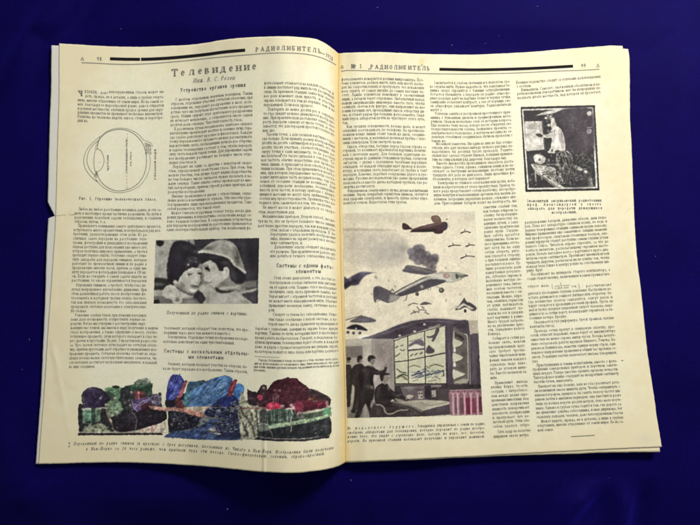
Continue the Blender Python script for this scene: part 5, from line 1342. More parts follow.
ln([(411.6, 375.6), (424.6, 371.8)], 1.1, (70, 80, 118), .6, .9); ln([(426, 375.6), (440, 371.4)], 1.1, (74, 84, 118), .6, .9); ln([(443.4, 371), (443.6, 376)], .9, (80, 80, 80), .6)
for a, b in (((413, 381), (418, 380)), ((428, 381.4), (436, 380)), ((436, 377), (440, 379))): ln([a, b], .9, (140, 140, 120), .7)
# fishes
q([(452.6, 330.6), (460, 331.6), (465.4, 334), (467.4, 337), (468.4, 380), (464, 382.8), (453.6, 382.8)], (124, 120, 116), .6, tex=8, tx=1.6)
for yy, wd in ((343.2, 9.6), (357.6, 10.2), (374.2, 12.6)):
    q([(453, yy - 4.4), (456.4, yy - 3.6), (460, yy - 2.2), (453 + wd, yy), (460, yy + 2.6), (456, yy + 4.2), (453.2, yy + 4.4)], (208, 206, 184), .6)
    ln([(456, yy + 4.4), (461, yy + 3), (453 + wd, yy + .4)], .9, (98, 98, 86), .7, .8)
q([(453.6, 331), (457, 333.6), (462, 336), (464, 340.4), (458, 337), (454, 336.8)], (86, 82, 80), .8); ln([(454, 331.6), (453.8, 338)], 1.4, (200, 196, 176), .7, .8)
for y in (350.2, 364.6): p.ell(454.6, y, 1.4, 2.2, (222, 220, 206), .7, cover=False)
ln([(464.6, 334), (467.6, 339), (468.4, 380)], .9, (206, 202, 184), .6, .9); q([(455, 381.6), (464, 378.6), (468, 380), (466, 383), (455, 383.4)], (190, 186, 164), 1, .8)
# desk and console
q([(393.6, 385), (481.8, 384.4), (482.6, 402), (394, 402)], (88, 80, 84), .7, curve=False, tex=8, tx=1.5)
q([(400, 386.4), (428, 385.4), (429, 399.6), (405, 400)], (128, 116, 122), .8, curve=False, tex=9, tx=1.4); ln([(404, 388), (424, 387.2)], .8, (170, 160, 160), .7, .8)
q([(418, 391.6), (423, 391), (423.4, 398.6), (418.2, 399)], (186, 178, 172), .6, curve=False)
for x in (419.4, 421.8): 
    for y in (393.4, 396.6): p.ell(x, y, .8, .8, (70, 64, 66), .5, cover=False)
q([(424.6, 386), (430.4, 386), (430.6, 399), (425, 399)], (82, 72, 82), .6, curve=False); q([(430.8, 385), (441.4, 384.6), (441.4, 387), (431, 387.4)], (150, 140, 138), .6, curve=False); q([(431.4, 390.6), (435.8, 390), (436.2, 396.8), (431.8, 397)], (182, 172, 168), .7, curve=False)
q([(437, 389), (450, 388), (450, 400), (438, 401)], (104, 96, 98), 1, .9, curve=False)
q([(398, 402.6), (412, 400.4), (432, 400), (448, 401.4), (451, 403.4), (436, 407), (421.4, 411), (408, 408.6), (398, 405)], (192, 187, 168), .8, tex=7, tx=1.6)
ln([(421, 402), (428, 405.4), (440, 404), (446, 402)], .9, (150, 144, 130), .9, .8)
q([(421.4, 411.2), (436, 407.2), (451.4, 403.8), (452, 414.6), (421.6, 416.6)], (98, 88, 94), .7, curve=False, tex=9, tx=1.2, ang=-.2); q([(398, 405.6), (408, 409), (421.2, 411.6), (421.2, 416.6), (396, 417)], (112, 104, 104), .8, tex=10, tx=1.5)
ln([(396, 404.4), (410, 411.4), (421, 413.8)], 1.4, (176, 170, 154), .8, .8)
# rose-coloured radiators
q([(448.6, 392.6), (452, 390), (482, 389.4), (483, 415), (450.6, 415.4)], (162, 124, 134), .8, curve=False, tex=9, tx=1, ang=1.57)
q([(465.6, 398), (471.4, 397), (471.8, 414), (466.4, 414)], (144, 58, 86), .9, curve=False); q([(472, 398), (476.4, 398), (476.8, 413), (472, 413)], (150, 76, 100), 1, .9, curve=False); q([(478.6, 397), (482.6, 396), (483, 412), (479, 412)], (120, 66, 84), 1, .9, curve=False)
q([(455, 398), (457, 398), (457.4, 413), (455, 413)], (130, 104, 110), .8, curve=False); q([(460, 398), (464, 398), (464.4, 413), (460, 413)], (132, 96, 106), .8, curve=False)
for x in (453, 457.6, 464.4, 470.8, 477.4): ln([(x, 393.6), (x + .2, 404), (x + .5, 414.4)], 1.7, (222, 178, 188), .7, .95); p.ell(x, 393, 2.0, 1.5, (206, 160, 168), .8, .9, cover=False); p.ell(x + .4, 391.8, 1.0, .8, (120, 84, 90), .7, .8, cover=False)
ln([(450, 390.4), (482, 389.2)], .9, (196, 160, 164), .8, .8)
# the watching men
DK = (66, 60, 60)
q([(345.4, 366), (350, 363), (353, 370), (351.6, 384), (350.6, 405), (347, 405.6), (345.8, 390)], DK, .8, tex=7, tx=1); p.ell(348.4, 359.6, 2, 2.8, (88, 78, 74), .7, cover=False); q([(346.4, 357.6), (350.4, 356.6), (350.8, 359), (346.4, 359.4)], DK, .6)
q([(349.6, 372), (354, 365.4), (359, 363.6), (364, 367), (363, 384), (360, 398), (357.6, 410.4), (352.6, 411.4), (353.6, 398), (350.8, 388)], (62, 56, 60), .8, tex=8, tx=1)
p.ell(359.9, 359.4, 2.5, 3.4, (112, 98, 90), .7, cover=False); q([(356.8, 357.6), (358.4, 355.4), (361.6, 355.4), (362.8, 358), (359.4, 360.4), (357.4, 361)], DK, .6); ln([(350.6, 411.4), (356, 412.4)], 1.4, DK)
q([(345.6, 404), (356, 401), (372, 402), (372, 417), (346.6, 418)], (170, 160, 148), 1.4, .8, tex=12, tx=1.4)
q([(352, 411), (358, 406), (364, 410), (372, 408), (372, 417), (346.8, 418)], (120, 112, 104), 1.6, .7, tex=16, tx=1)
q([(360.4, 371.6), (364, 367.4), (368.6, 366), (373, 367.2), (379, 369.4), (384, 368.6), (386.6, 371.4), (384.6, 373.8), (378, 374.6), (373.4, 375.6), (372.8, 384), (373.6, 390), (373.4, 396), (370, 400), (369.4, 403.4), (373.6, 416.8), (369.6, 417.2), (366.4, 408), (364.8, 403.6), (361.6, 410), (359, 417), (354.8, 417.4), (357, 408), (357.6, 398), (358.6, 386)], DK, .7, tex=9, tx=1)
q([(383, 372.4), (384.4, 368), (386.2, 364), (387.6, 364.6), (387.2, 369), (386, 373)], (82, 74, 72), .7); p.ell(386.9, 363.8, .9, 1.4, (196, 180, 164), .6, cover=False)
p.ell(371.9, 360.6, 2.9, 3.9, (128, 112, 104), .7, cover=False); q([(367.8, 358.8), (369, 355.8), (372, 355), (375, 356.4), (375.4, 359), (371.6, 359.4), (370, 362.6), (368.2, 362.4)], DK, .6); q([(368.6, 365.6), (372.4, 363.6), (374.4, 366.6), (371, 368.4)], DK, .6)
q([(361, 386), (368, 384), (370, 392), (362, 394)], (72, 74, 58), 2, .6); q([(369, 386.4), (372, 385), (372.4, 389.6), (370, 390.6)], (120, 114, 106), .9, .8); ln([(371.4, 397), (372.4, 402), (374, 404)], .8, (120, 112, 104), .8, .7)
# the seated operator
q([(374.4, 402), (384, 400), (392, 404), (410, 408), (420, 413), (420, 417), (373.4, 418), (374, 408)], (66, 60, 60), .9, tex=9, tx=1)
q([(372.4, 380), (379, 380), (378, 388), (374, 395), (372.6, 392)], (176, 166, 156), .8, .9)
q([(374.2, 394), (376, 388), (379.6, 384), (384, 382), (387.6, 383.4), (391, 387.6), (397, 392.4), (403.6, 396.4), (407.4, 397.6), (407.8, 400.6), (402, 401.2), (395, 399.6), (390.4, 399), (388.8, 403), (398, 405.6), (406, 408), (413, 411.6), (404, 412.4), (394, 409.6), (384, 408), (376, 404.6)], DK, .7, tex=9, tx=1)
p.ell(385, 377.4, 2.9, 3.7, (150, 134, 122), .7, cover=False); q([(380.6, 376.4), (381, 373.6), (384.4, 372.2), (388.6, 372.6), (389.6, 374.2), (385, 375), (383.4, 379.4), (381.4, 379.6)], DK, .6); ln([(382.6, 382.8), (386, 382)], .8, (190, 180, 164), .6, .8)
q([(391.6, 401), (399, 402.2), (412, 405.4), (421.6, 410.4), (412, 409.4), (400, 405.2), (392, 403.4)], (88, 82, 80), .8, .9); ln([(392, 402), (400, 403.6), (410, 406.8)], .9, (160, 152, 140), .8, .7)
ln([(379, 405), (382.4, 406), (384, 410), (387, 413), (394, 413.2), (400, 411.4), (408, 411.2)], 1.2, (178, 172, 158), .6, .9); p.ell(409.8, 396.8, 2.7, 1.9, (206, 194, 172), .7, cover=False); p.ell(419.6, 396.8, 1.2, 1.4, (186, 176, 164), .7, cover=False)
ln([(371.6, 403.4), (376, 404)], 1.2, (150, 142, 132), .8, .8); # -- second pass: the burning machine, its smoke, and the men, in softer tones
r_ = np.random.default_rng(77)
q([(371, 284), (380, 283), (400, 281), (412, 274), (401, 270), (404, 262), (404, 242), (440, 242), (444, 264), (470, 268), (472, 282), (452, 286), (447, 294), (424, 294), (408, 302), (392, 306), (372, 306)], SKY, 2.5, 1, tex=4, tx=4)
q([(343, 234), (372, 232), (400, 236), (408, 250), (404, 262), (380, 266), (352, 262), (343, 252)], (206, 199, 182), 7, 1, tex=9, tx=4)
p.crop(368, 240, 6.48)
for x, y, r, c, a in ((60, 60, 60, 190, .6), (120, 90, 60, 182, .6), (150, 40, 50, 178, .6), (190, 80, 46, 168, .7), (215, 40, 34, 160, .7), (200, 110, 40, 174, .6), (240, 60, 30, 150, .7), (100, 120, 50, 190, .5)):
    p.ell(x, y, r, r * .62, g(c, (1, .97, .94)), 5, a * .6, cover=False, tex=10, tx=2)
for x, y, r, c in ((285, 80, 32, 126), (310, 62, 30, 118), (335, 58, 34, 116), (300, 105, 34, 122), (345, 95, 40, 104), (375, 95, 34, 108), (330, 130, 34, 118), (375, 135, 36, 104), (405, 120, 28, 106), (435, 108, 24, 112), (448, 128, 18, 118), (428, 140, 26, 98), (400, 165, 26, 110), (425, 178, 20, 100), (432, 200, 13, 92), (270, 75, 20, 140)):
    p.ell(x + r_.normal(0, 3), y + r_.normal(0, 3), r, r * .9, pg(c), 1.9, .72, cover=False, tex=16, tx=1.1)
for k in range(40):
    x, y = r_.uniform(260, 450), r_.uniform(50, 190)
    if abs((x - 260) * .62 + 60 - y) < 62: p.ell(x, y, r_.uniform(5, 12), r_.uniform(4, 9), pg(r_.uniform(84, 140)), 1.2, .45, cover=False)
q([(223, 202), (236, 182), (252, 164), (300, 168), (360, 180), (410, 190), (424, 214), (380, 226), (320, 222), (262, 212)], pg(112), .9, .95, tex=12, tx=1, ang=.15)
ln([(254, 168), (330, 186), (412, 208)], .8, g(146), .8, .8); ln([(232, 198), (300, 208), (390, 218)], .6, g(84), .8, .7); q([(300, 176), (350, 184), (346, 196), (298, 190)], g(140), 1.2, .6)
q([(160, 348), (210, 316), (290, 274), (360, 240), (430, 222), (500, 214), (570, 214), (644, 230), (610, 250), (548, 272), (500, 276), (420, 300), (330, 330), (240, 356), (190, 366)], g(204, (1, .99, .93)), .9, 1, tex=6, tx=1)
q([(184, 354), (250, 322), (320, 288), (384, 260), (430, 252), (504, 264), (470, 286), (410, 306), (340, 330), (260, 354), (206, 366)], pg(98), .9, 1, tex=12, tx=1.2, ang=-.4)
ln([(168, 346), (240, 304), (310, 270), (376, 238)], 1.1, g(84), .8, .9); ln([(190, 348), (260, 314), (340, 276), (390, 256)], .8, g(132), .8, .8); ln([(250, 300), (330, 262), (372, 250)], .7, g(150), .8, .8)
q([(366, 240), (380, 234), (410, 236), (400, 252), (372, 258)], g(160), 1, .7); q([(338, 296), (352, 290), (360, 306), (346, 314)], g(176), .9, .85); ln([(404, 254), (430, 244), (500, 262)], .7, g(150), .8, .7)
q([(490, 222), (512, 216), (532, 226), (528, 244), (500, 246), (488, 236)], (172, 128, 122), 1.2, .8); q([(504, 226), (520, 224), (522, 236), (506, 238)], (206, 186, 176), 1.1, .8)
q([(540, 214), (580, 214), (604, 228), (590, 252), (556, 266), (536, 250)], (172, 176, 158), 1.4, .8); q([(566, 222), (584, 224), (588, 246), (572, 250)], g(92), 1.0, .85); q([(590, 226), (644, 230), (622, 242), (600, 246)], g(120), 1.0, .85); ln([(630, 228), (646, 232)], 1.2, g(72), .8, .9)
ln([(440, 218), (500, 212), (580, 212), (630, 226)], .6, g(116), .8, .8); ln([(500, 272), (556, 272), (606, 252)], .7, (140, 152, 134), 1, .8)
q([(34, 326), (46, 306), (70, 302), (100, 312), (150, 336), (176, 350), (204, 368), (180, 392), (134, 408), (104, 400), (62, 386), (46, 404), (36, 380)], pg(112), .9, 1, tex=10, tx=1.1)
q([(150, 356), (206, 366), (180, 394), (136, 402), (140, 376)], g(176), 2.4, .85); q([(40, 320), (60, 310), (70, 350), (46, 366)], pg(92), 2, .6); ln([(36, 310), (70, 300), (150, 334)], .6, g(84), .8, .7); ln([(146, 330), (158, 320), (166, 332)], .9, g(72), .8, .9)
ln([(46, 404), (62, 396), (80, 392)], .6, g(110), .8, .7); ln([(64, 410), (66, 450)], .5, g(186), .8, .7)
p.ell(476, 325, 17, 17, g(96), .8, .95, cover=False); p.ell(473, 322, 7, 7, g(160), .9, .9, cover=False); p.ell(318, 350, 12, 12, g(88), .8, .9, cover=False); ln([(440, 300), (466, 312)], .6, g(120), .8, .8); ln([(252, 360), (244, 388), (236, 394)], .8, g(100), .8, .8); ln([(330, 330), (322, 342)], .7, g(110), .8, .8); ln([(388, 312), (392, 326)], .7, g(120), .8, .7); ln([(404, 310), (406, 324)], .7, g(120), .8, .7)
for x, y in ((468, 208), (482, 206), (504, 180), (46, 240), (56, 246), (176, 300), (134, 262), (596, 354), (504, 394), (24, 352)): p.ell(x, y, 5, 7, g(140), 1.4, .6, cover=False)
# the men
p.crop(343, 335, 6.25)
q([(14, 28), (182, 24), (182, 220), (186, 500), (14, 518)], g(186, (1, .96, .90)), 1, 1, curve=False, tex=8, tx=2); q([(14, 28), (180, 24), (176, 60), (14, 66)], g(200, (1, .97, .90)), 2.5, .8, curve=False)
q([(18, 72), (122, 68), (124, 138), (18, 142)], g(142, (1, .95, .93)), 1.4, 1, curve=False, tex=16, tx=1); q([(182, 24), (318, 24), (322, 400), (184, 420)], g(172, (1, .95, .92)), 1.2, 1, curve=False, tex=9, tx=2)
for a in ((250, 120, 40, 60, -12), (300, 200, 14, 120, -16), (210, 220, 30, 70, 18), (220, 100, 20, 50, -12), (150, 150, 26, 60, 16), (60, 40, 40, 10, 10), (240, 330, 30, 60, 14), (290, 300, 20, 40, 10), (200, 270, 16, 40, 22)): p.shade(*a)
ln([(268, 48), (244, 66), (240, 94), (262, 112)], 1.2, g(142), 1.4, .7); ln([(182, 28), (184, 200)], .8, g(146), 1.2, .7)
q([(14, 430), (110, 430), (180, 420), (320, 430), (330, 520), (14, 524)], g(164, (1, .95, .9)), 1.5, 1, tex=22, tx=1.2); q([(50, 480), (130, 470), (180, 500), (110, 520), (40, 520)], g(120), 2, .7, tex=20, tx=1)
D1 = (72, 65, 66)
q([(14, 206), (34, 186), (52, 200), (58, 300), (50, 380), (44, 444), (22, 446), (14, 400)], D1, 1, .95, tex=12, tx=.8); p.ell(34, 158, 12, 18, g(120, (1, .92, .86)), 1.1, .95, cover=False); q([(22, 150), (30, 138), (46, 142), (50, 152), (34, 158)], D1, .9)
q([(44, 236), (66, 196), (96, 180), (122, 184), (142, 220), (140, 320), (130, 400), (84, 470), (56, 476), (66, 420), (72, 330), (54, 300)], (76, 68, 70), 1, .98, tex=13, tx=.8)
p.ell(106, 156, 14, 20, g(134, (1, .92, .86)), 1, .95, cover=False); q([(88, 150), (92, 134), (108, 128), (120, 136), (120, 150), (104, 154), (98, 172), (90, 166)], D1, .9); p.ell(112, 168, 6, 7, g(170, (1, .93, .86)), 1.2, .7, cover=False)
q([(52, 470), (80, 480), (96, 478), (70, 488), (50, 482)], D1, 1)
MA = [(108, 214), (140, 196), (172, 190), (196, 206), (226, 222), (252, 218), (262, 196), (272, 190), (276, 200), (270, 226), (256, 246), (220, 250), (192, 252), (190, 300), (196, 340), (190, 396), (176, 420), (172, 448), (200, 516), (172, 518), (152, 462), (140, 430), (120, 470), (104, 516), (74, 518), (88, 470), (96, 400), (104, 330), (110, 270)]
q(MA, D1, .9, 1, tex=13, tx=.8)
q([(154, 150), (160, 130), (180, 126), (198, 134), (204, 146), (186, 152), (176, 168), (162, 168)], D1, .8); q([(176, 152), (196, 148), (198, 164), (190, 184), (176, 182), (168, 168)], g(150, (1, .93, .86)), .9); ln([(160, 188), (176, 196), (190, 196)], .8, g(170), .9, .8)
q([(262, 190), (268, 178), (278, 180), (276, 196), (266, 202)], g(160, (1, .93, .86)), .8, .95)
for a in ((150, 240, 20, 40, 18), (130, 220, 16, 14, 22), (230, 232, 24, 8, 20), (180, 290, 10, 40, -16), (150, 320, 22, 18, 20), (120, 380, 14, 50, 14), (100, 260, 10, 40, -14), (160, 420, 16, 20, -14), (264, 214, 5, 14, 26), (90, 240, 12, 40, 14), (70, 280, 10, 40, 12), (116, 300, 8, 60, -12), (190, 230, 8, 14, 12), (86, 440, 12, 30, 16), (108, 490, 12, 26, 16), (180, 480, 8, 30, 14), (34, 260, 10, 60, 14)): p.shade(*a)
q([(150, 316), (180, 322), (184, 336), (156, 334)], (112, 112, 88), 1.4, .6); q([(170, 318), (186, 316), (190, 336), (178, 338)], g(140), 1.1, .7); ln([(172, 410), (186, 420), (192, 434)], .9, g(130), 1, .7)
q([(142, 440), (158, 470), (164, 510), (126, 514), (128, 476)], g(172, (1, .95, .9)), 1.6, .85, tex=14, tx=1)
# seated man, chair and desk edge
q([(186, 440), (230, 420), (320, 420), (420, 444), (500, 478), (500, 516), (190, 520)], (88, 80, 80), 1.1, 1, tex=14, tx=1)
q([(196, 384), (198, 346), (214, 318), (240, 302), (262, 298), (280, 308), (300, 338), (330, 362), (370, 384), (404, 392), (408, 408), (370, 414), (330, 404), (304, 404), (300, 424), (340, 440), (300, 452), (240, 446), (204, 424)], (74, 66, 67), .9, 1, tex=13, tx=.8)
q([(252, 262), (284, 260), (282, 284), (270, 296), (256, 294)], g(156, (1, .93, .86)), .9); q([(230, 264), (232, 244), (250, 236), (276, 238), (292, 242), (288, 250), (262, 252), (254, 262), (250, 288), (240, 290)], D1, .8); ln([(248, 298), (262, 306), (268, 296)], .9, g(200), .8, .85)
for a in ((224, 340, 10, 24, 24), (216, 380, 10, 30, 14), (286, 330, 10, 12, 34), (330, 376, 30, 8, 22, .5), (390, 398, 16, 6, 14), (260, 350, 16, 30, -10), (290, 390, 24, 12, -14), (250, 420, 30, 10, 12), (440, 490, 40, 12, 22), (300, 480, 40, 20, -10), (220, 480, 16, 30, 16), (380, 440, 30, 6, 18)): p.shade(*a)
ln([(284, 316), (292, 330), (290, 344)], .7, g(150), .9, .8); ln([(300, 414), (340, 424), (420, 444), (492, 478)], 1.1, g(160), 1, .85); ln([(306, 432), (380, 448), (450, 474)], 1.4, g(112), 1.2, .8)
ln([(206, 434), (240, 440), (256, 456), (264, 480), (284, 494), (320, 486), (350, 472), (404, 468)], 1.3, g(176, (1, .97, .9)), .9, .9); p.ell(416, 386, 22, 13, g(204, (1, .96, .86)), 1, .95, cover=False); p.ell(398, 398, 7, 6, g(176), 1, .8, cover=False)
q([(330, 396), (400, 412), (470, 420), (520, 440), (500, 470), (420, 440), (340, 416)], g(176, (1, .97, .88)), 1.2, .8, tex=8, tx=1)
p.crop(0, 0, 1)
p.scribble([(384, 333), (410, 322), (444, 319), (468, 322), (468, 334), (446, 325), (414, 332)], [(78, 70, 80), (118, 108, 116), (92, 84, 92)], 60, 6, -.15, .6, .55, .25, 131)
p.scribble([(446, 328), (453, 330), (453, 383), (447, 383)], [(84, 76, 86), (122, 112, 120)], 24, 7, 1.57, .5, .5, .08, 132)
p.scribble([(470, 336), (479, 334), (482, 390), (471, 391)], [(78, 70, 78), (130, 118, 124), (92, 84, 92)], 30, 9, 1.5, .6, .6, .06, 133)
p.scribble([(396, 386), (446, 386), (446, 400), (400, 401)], [(70, 62, 66), (140, 128, 130), (100, 90, 94)], 40, 3.4, .0, .5, .6, .4, 134)
p.scribble([(452, 394), (482, 393), (482, 414), (452, 414)], [(196, 150, 160), (120, 80, 92), (170, 110, 124)], 40, 5, 1.57, .5, .5, .1, 135)
for a in ((366, 337, 8, 2, 34), (384, 333, 10, 2.4, 18, -.35), (400, 332, 8, 3, -14), (424, 325, 14, 3, -12), (448, 322, 10, 2, 16), (462, 326, 6, 3, -14), (449, 356, 1.6, 24, 18), (447, 374, 1.4, 14, -16), (474, 360, 2, 26, 12), (479, 372, 1.6, 20, -14), (472, 386, 8, 3, -12), (460, 340, 4, 4, -18), (464, 354, 3, 5, -16), (462, 368, 4, 4, -22), (412, 380, 14, 3, 10), (400, 350, 5, 8, 8), (436, 346, 6, 4, 8), (436, 368, 8, 5, -8), (416, 362, 6, 3, -8), (404, 378, 4, 3, -16), (420, 393, 14, 4, -10), (410, 389, 4, 3, 18), (426, 404, 10, 2, -12), (440, 408, 8, 3, 16), (430, 226, 10, 1.6, 22, -.2), (424, 231, 9, 1.2, -18), (436, 218, 3, 2.4, 16), (405, 227, 2, 2, 16), (355, 281, 4, 3, -20), (350, 279, 2, 2, 26), (364, 274, 4, 2, 14), (362, 320, 8, 1.6, 20), (356, 327, 5, 1.4, -14), (352, 250, 10, 10, 8), (400, 222, 30, 6, -8), (360, 300, 20, 10, 8), (440, 305, 20, 8, 4), (464, 225, 8, 10, -4)): p.shade(*a)
p.desat(.30, (1.02, .99, .945)); p.mottle(6, .02, 85); p.mottle(1.3, .03, 86); p.soften(.24); p.blotch(.05, .9, 73, 1.27, 208); p.unsharp(1.0, .55); p.soften(.1); p.grain(4, .5, 31)
p.build(RIGHT, 'illustration', PAGE_R, label='grey and rose tinted picture of aeroplanes above men in a control room')

# ---- the coloured machines with the pencil scribbles
p = Paint(74, 370, 331.6, 445, 3.6, .7)
p.crop(74, 375, 7)
def q(pts, col, f=.5, a=1., **kw): p.poly(pts, col, f, a, **kw)
q([(40, 405), (40, 240), (60, 205), (120, 225), (230, 210), (222, 110), (300, 84), (366, 90), (420, 76), (540, 66), (548, 130), (606, 150), (620, 230), (650, 262), (646, 310), (600, 340), (480, 378), (300, 404)], (46, 43, 48), .6, curve=False, tex=16, tx=1.4)
q([(42, 400), (48, 350), (140, 320), (300, 380), (480, 370), (640, 330), (650, 404)], (186, 176, 156), .3, curve=False, tex=6, tx=1)
q([(34, 214), (46, 210), (62, 240), (66, 330), (60, 395), (34, 400)], (40, 38, 42), .4, curve=False)
q([(60, 236), (210, 226), (236, 300), (236, 392), (60, 394)], (120, 132, 116), .5, tex=16, tx=1, curve=False)
q([(74, 242), (130, 236), (136, 330), (86, 338)], (62, 96, 84), .7, tex=12, tx=.8); q([(64, 244), (76, 240), (84, 336), (70, 342)], (156, 172, 156), .6); q([(138, 234), (152, 232), (156, 330), (140, 334)], (172, 190, 164), .6, .9)
q([(156, 240), (214, 234), (214, 300), (160, 322)], (84, 124, 96), .8, tex=14, tx=.8); q([(120, 238), (214, 228), (218, 240), (130, 252)], (180, 186, 164), .7, .9)
q([(38, 366), (90, 338), (110, 346), (40, 386)], (34, 40, 38), .5); q([(66, 392), (150, 346), (206, 350), (254, 384), (240, 398), (80, 400)], (150, 156, 132), .6, tex=18, tx=1); q([(120, 330), (230, 300), (280, 392), (236, 382), (190, 340), (130, 350)], (38, 42, 40), .6)
p.scribble([(50, 340), (230, 320), (260, 392), (50, 396)], [(40, 56, 46), (190, 188, 166), (90, 110, 88)], 40, 3.5, -.5, .6, .8, .5, 3)
q([(220, 92), (260, 84), (300, 78), (346, 96), (384, 118), (366, 150), (332, 200), (352, 236), (300, 270), (250, 262), (228, 206), (262, 160), (220, 116)], (94, 136, 96), .6, tex=22, tx=1.1)
q([(230, 96), (300, 84), (336, 100), (300, 122), (250, 118)], (150, 178, 142), .8, .85, tex=10, tx=.8); q([(270, 74), (312, 76), (308, 92), (280, 94)], (36, 44, 40), .6)
q([(300, 140), (350, 150), (380, 200), (398, 240), (360, 238), (330, 200)], (44, 60, 50), .8, tex=12, tx=.7)
q([(384, 110), (420, 130), (440, 190), (430, 240), (392, 236), (376, 170)], (66, 60, 78), .8, tex=16, tx=.8)
q([(360, 76), (440, 62), (520, 52), (546, 60), (548, 126), (520, 152), (470, 146), (404, 130), (366, 98)], (46, 70, 56), .5, tex=9, tx=1, curve=False); q([(366, 96), (470, 82), (544, 70), (544, 60), (440, 64), (362, 78)], (70, 110, 84), .7, .9)
q([(424, 56), (446, 34), (478, 24), (500, 18), (536, 40), (524, 60), (470, 66)], (140, 152, 132), .6, tex=18, tx=.8); q([(440, 36), (474, 26), (490, 44), (460, 58)], (96, 112, 96), .7)
q([(430, 120), (470, 112), (496, 130), (490, 172), (450, 176), (428, 150)], (120, 56, 62), .7, tex=18, tx=.7); p.ell(457, 124, 7, 8, (214, 130, 124), .6); q([(458, 170), (474, 168), (472, 236), (458, 240)], (196, 116, 112), .6, .9)
q([(414, 176), (452, 160), (458, 230), (430, 246), (404, 240)], (88, 58, 106), .7, tex=18, tx=.8); q([(474, 170), (540, 148), (606, 160), (612, 186), (560, 216), (500, 236), (476, 224)], (72, 52, 96), .6, tex=16, tx=.8)
q([(540, 150), (600, 150), (610, 170), (556, 176)], (110, 104, 122), .8, .8, tex=20, tx=.6); q([(590, 126), (608, 124), (612, 146), (594, 148)], (44, 42, 52), .6); q([(500, 190), (560, 184), (540, 220), (500, 232)], (70, 34, 44), .8)
q([(52, 154), (66, 116), (92, 94), (126, 84), (168, 88), (206, 106), (246, 140), (262, 168), (232, 196), (210, 216), (168, 228), (112, 232), (76, 210)], (44, 32, 58), .6, tex=10, tx=1)
q([(50, 150), (64, 124), (84, 130), (78, 190), (68, 206)], (58, 84, 62), .9, .8); p.ell(180, 160, 44, 50, (62, 44, 84), 4, .5); p.ell(184, 158, 4, 4, (120, 110, 130), .6); q([(160, 190), (220, 170), (256, 164), (226, 200), (180, 222)], (36, 26, 46), 1, .8)
q([(236, 200), (300, 180), (340, 230), (330, 262), (280, 274), (244, 252)], (120, 158, 118), .8, .9, tex=26, tx=.7)
q([(222, 232), (240, 240), (256, 300), (300, 380), (284, 396), (250, 340), (232, 290)], (170, 150, 136), .6, .9, tex=10, tx=.7)
q([(292, 276), (330, 246), (392, 242), (436, 264), (480, 240), (530, 224), (590, 232), (640, 258), (652, 290), (638, 318), (590, 336), (520, 362), (430, 388), (350, 398), (310, 392), (290, 340)], (32, 26, 36), .5, tex=8, tx=1)
q([(310, 280), (370, 262), (390, 330), (350, 390), (310, 380)], (48, 58, 48), 1.5, .7, tex=10, tx=.9); q([(440, 258), (540, 240), (600, 260), (560, 330), (450, 370)], (40, 28, 52), 2, .7)
p.line([(398, 244), (426, 300), (436, 352), (428, 388)], .8, (150, 136, 124), .6, .9); p.line([(370, 244), (384, 300), (376, 380)], .5, (96, 84, 84), .6, .6); p.line([(238, 286), (262, 320), (290, 372)], .8, (196, 186, 166), .6, .8)
p.scribble([(240, 180), (540, 120), (600, 200), (420, 260), (260, 280)], [(30, 28, 34), (150, 160, 140), (90, 60, 100), (60, 90, 66), (180, 176, 160)], 70, 3, -.4, .5, .75, .8, 6)
p.flecks([(380, 130), (600, 140), (560, 220), (400, 250)], [(196, 180, 180), (60, 30, 40), (150, 80, 90), (40, 30, 60)], 40, .6, .8, 4)
q([(520, 222), (560, 216), (640, 236), (700, 240), (700, 256), (620, 256), (550, 244)], (206, 150, 130), .6, .95, tex=8, tx=.8)
q([(478, 372), (560, 350), (640, 326), (650, 398), (480, 402)], (198, 184, 164), .5, curve=False); p.line([(486, 372), (484, 402)], .7, (190, 120, 110), .6, .8); p.line([(548, 352), (540, 402)], .9, (196, 96, 96), .7, .8)
q([(30, 398), (300, 400), (620, 398), (622, 406), (30, 408)], (170, 162, 146), .4, curve=False)
q([(28, 408), (300, 407), (616, 406), (624, 420), (300, 422), (26, 424)], (34, 30, 34), .4, curve=False)
# middle machine
p.crop(155, 370, 7)
q([(84, 200), (150, 190), (205, 160), (300, 200), (480, 150), (600, 190), (600, 250), (90, 270)], (48, 46, 62), .6, curve=False, tex=14, tx=1.4)
q([(92, 214), (600, 190), (600, 446), (92, 440)], (120, 116, 112), .4, curve=False, tex=10, tx=1)
q([(205, 250), (212, 180), (240, 84), (330, 84), (400, 60), (450, 46), (492, 38), (532, 50), (544, 80), (524, 150), (474, 190), (424, 236), (300, 256)], (66, 108, 158), .6, tex=16, tx=1, ang=-.6)
q([(206, 250), (206, 180), (226, 120), (250, 140), (244, 220), (232, 256)], (66, 112, 126), .8, .9, tex=16, tx=.8, ang=1.1); q([(240, 96), (330, 70), (350, 84), (300, 120), (250, 140)], (52, 78, 90), 1, .85, tex=16, tx=.8)
p.scribble([(260, 120), (500, 50), (530, 80), (500, 160), (300, 246), (250, 240)], [(110, 150, 190), (52, 90, 150), (84, 128, 176), (140, 170, 196), (44, 76, 130)], 120, 7.0, -.75, .55, .75, .16, 7)
q([(76, 206), (84, 120), (98, 66), (124, 32), (164, 32), (196, 60), (202, 104), (176, 160), (130, 210), (104, 224)], (46, 50, 146), .6, tex=12, tx=.8, ang=-1.1)
p.scribble([(86, 190), (100, 70), (130, 36), (180, 46), (196, 100), (140, 190)], [(96, 120, 186), (36, 36, 120), (70, 84, 170), (150, 170, 204)], 60, 6.5, -1.05, .5, .8, .14, 8)
q([(158, 190), (190, 110), (212, 70), (226, 84), (206, 140), (186, 184), (164, 200)], (158, 84, 94), .6, .95, tex=14, tx=.6, ang=-1.1); p.line([(206, 76), (236, 90), (224, 130), (238, 160)], .8, (70, 60, 70), .6, .8)
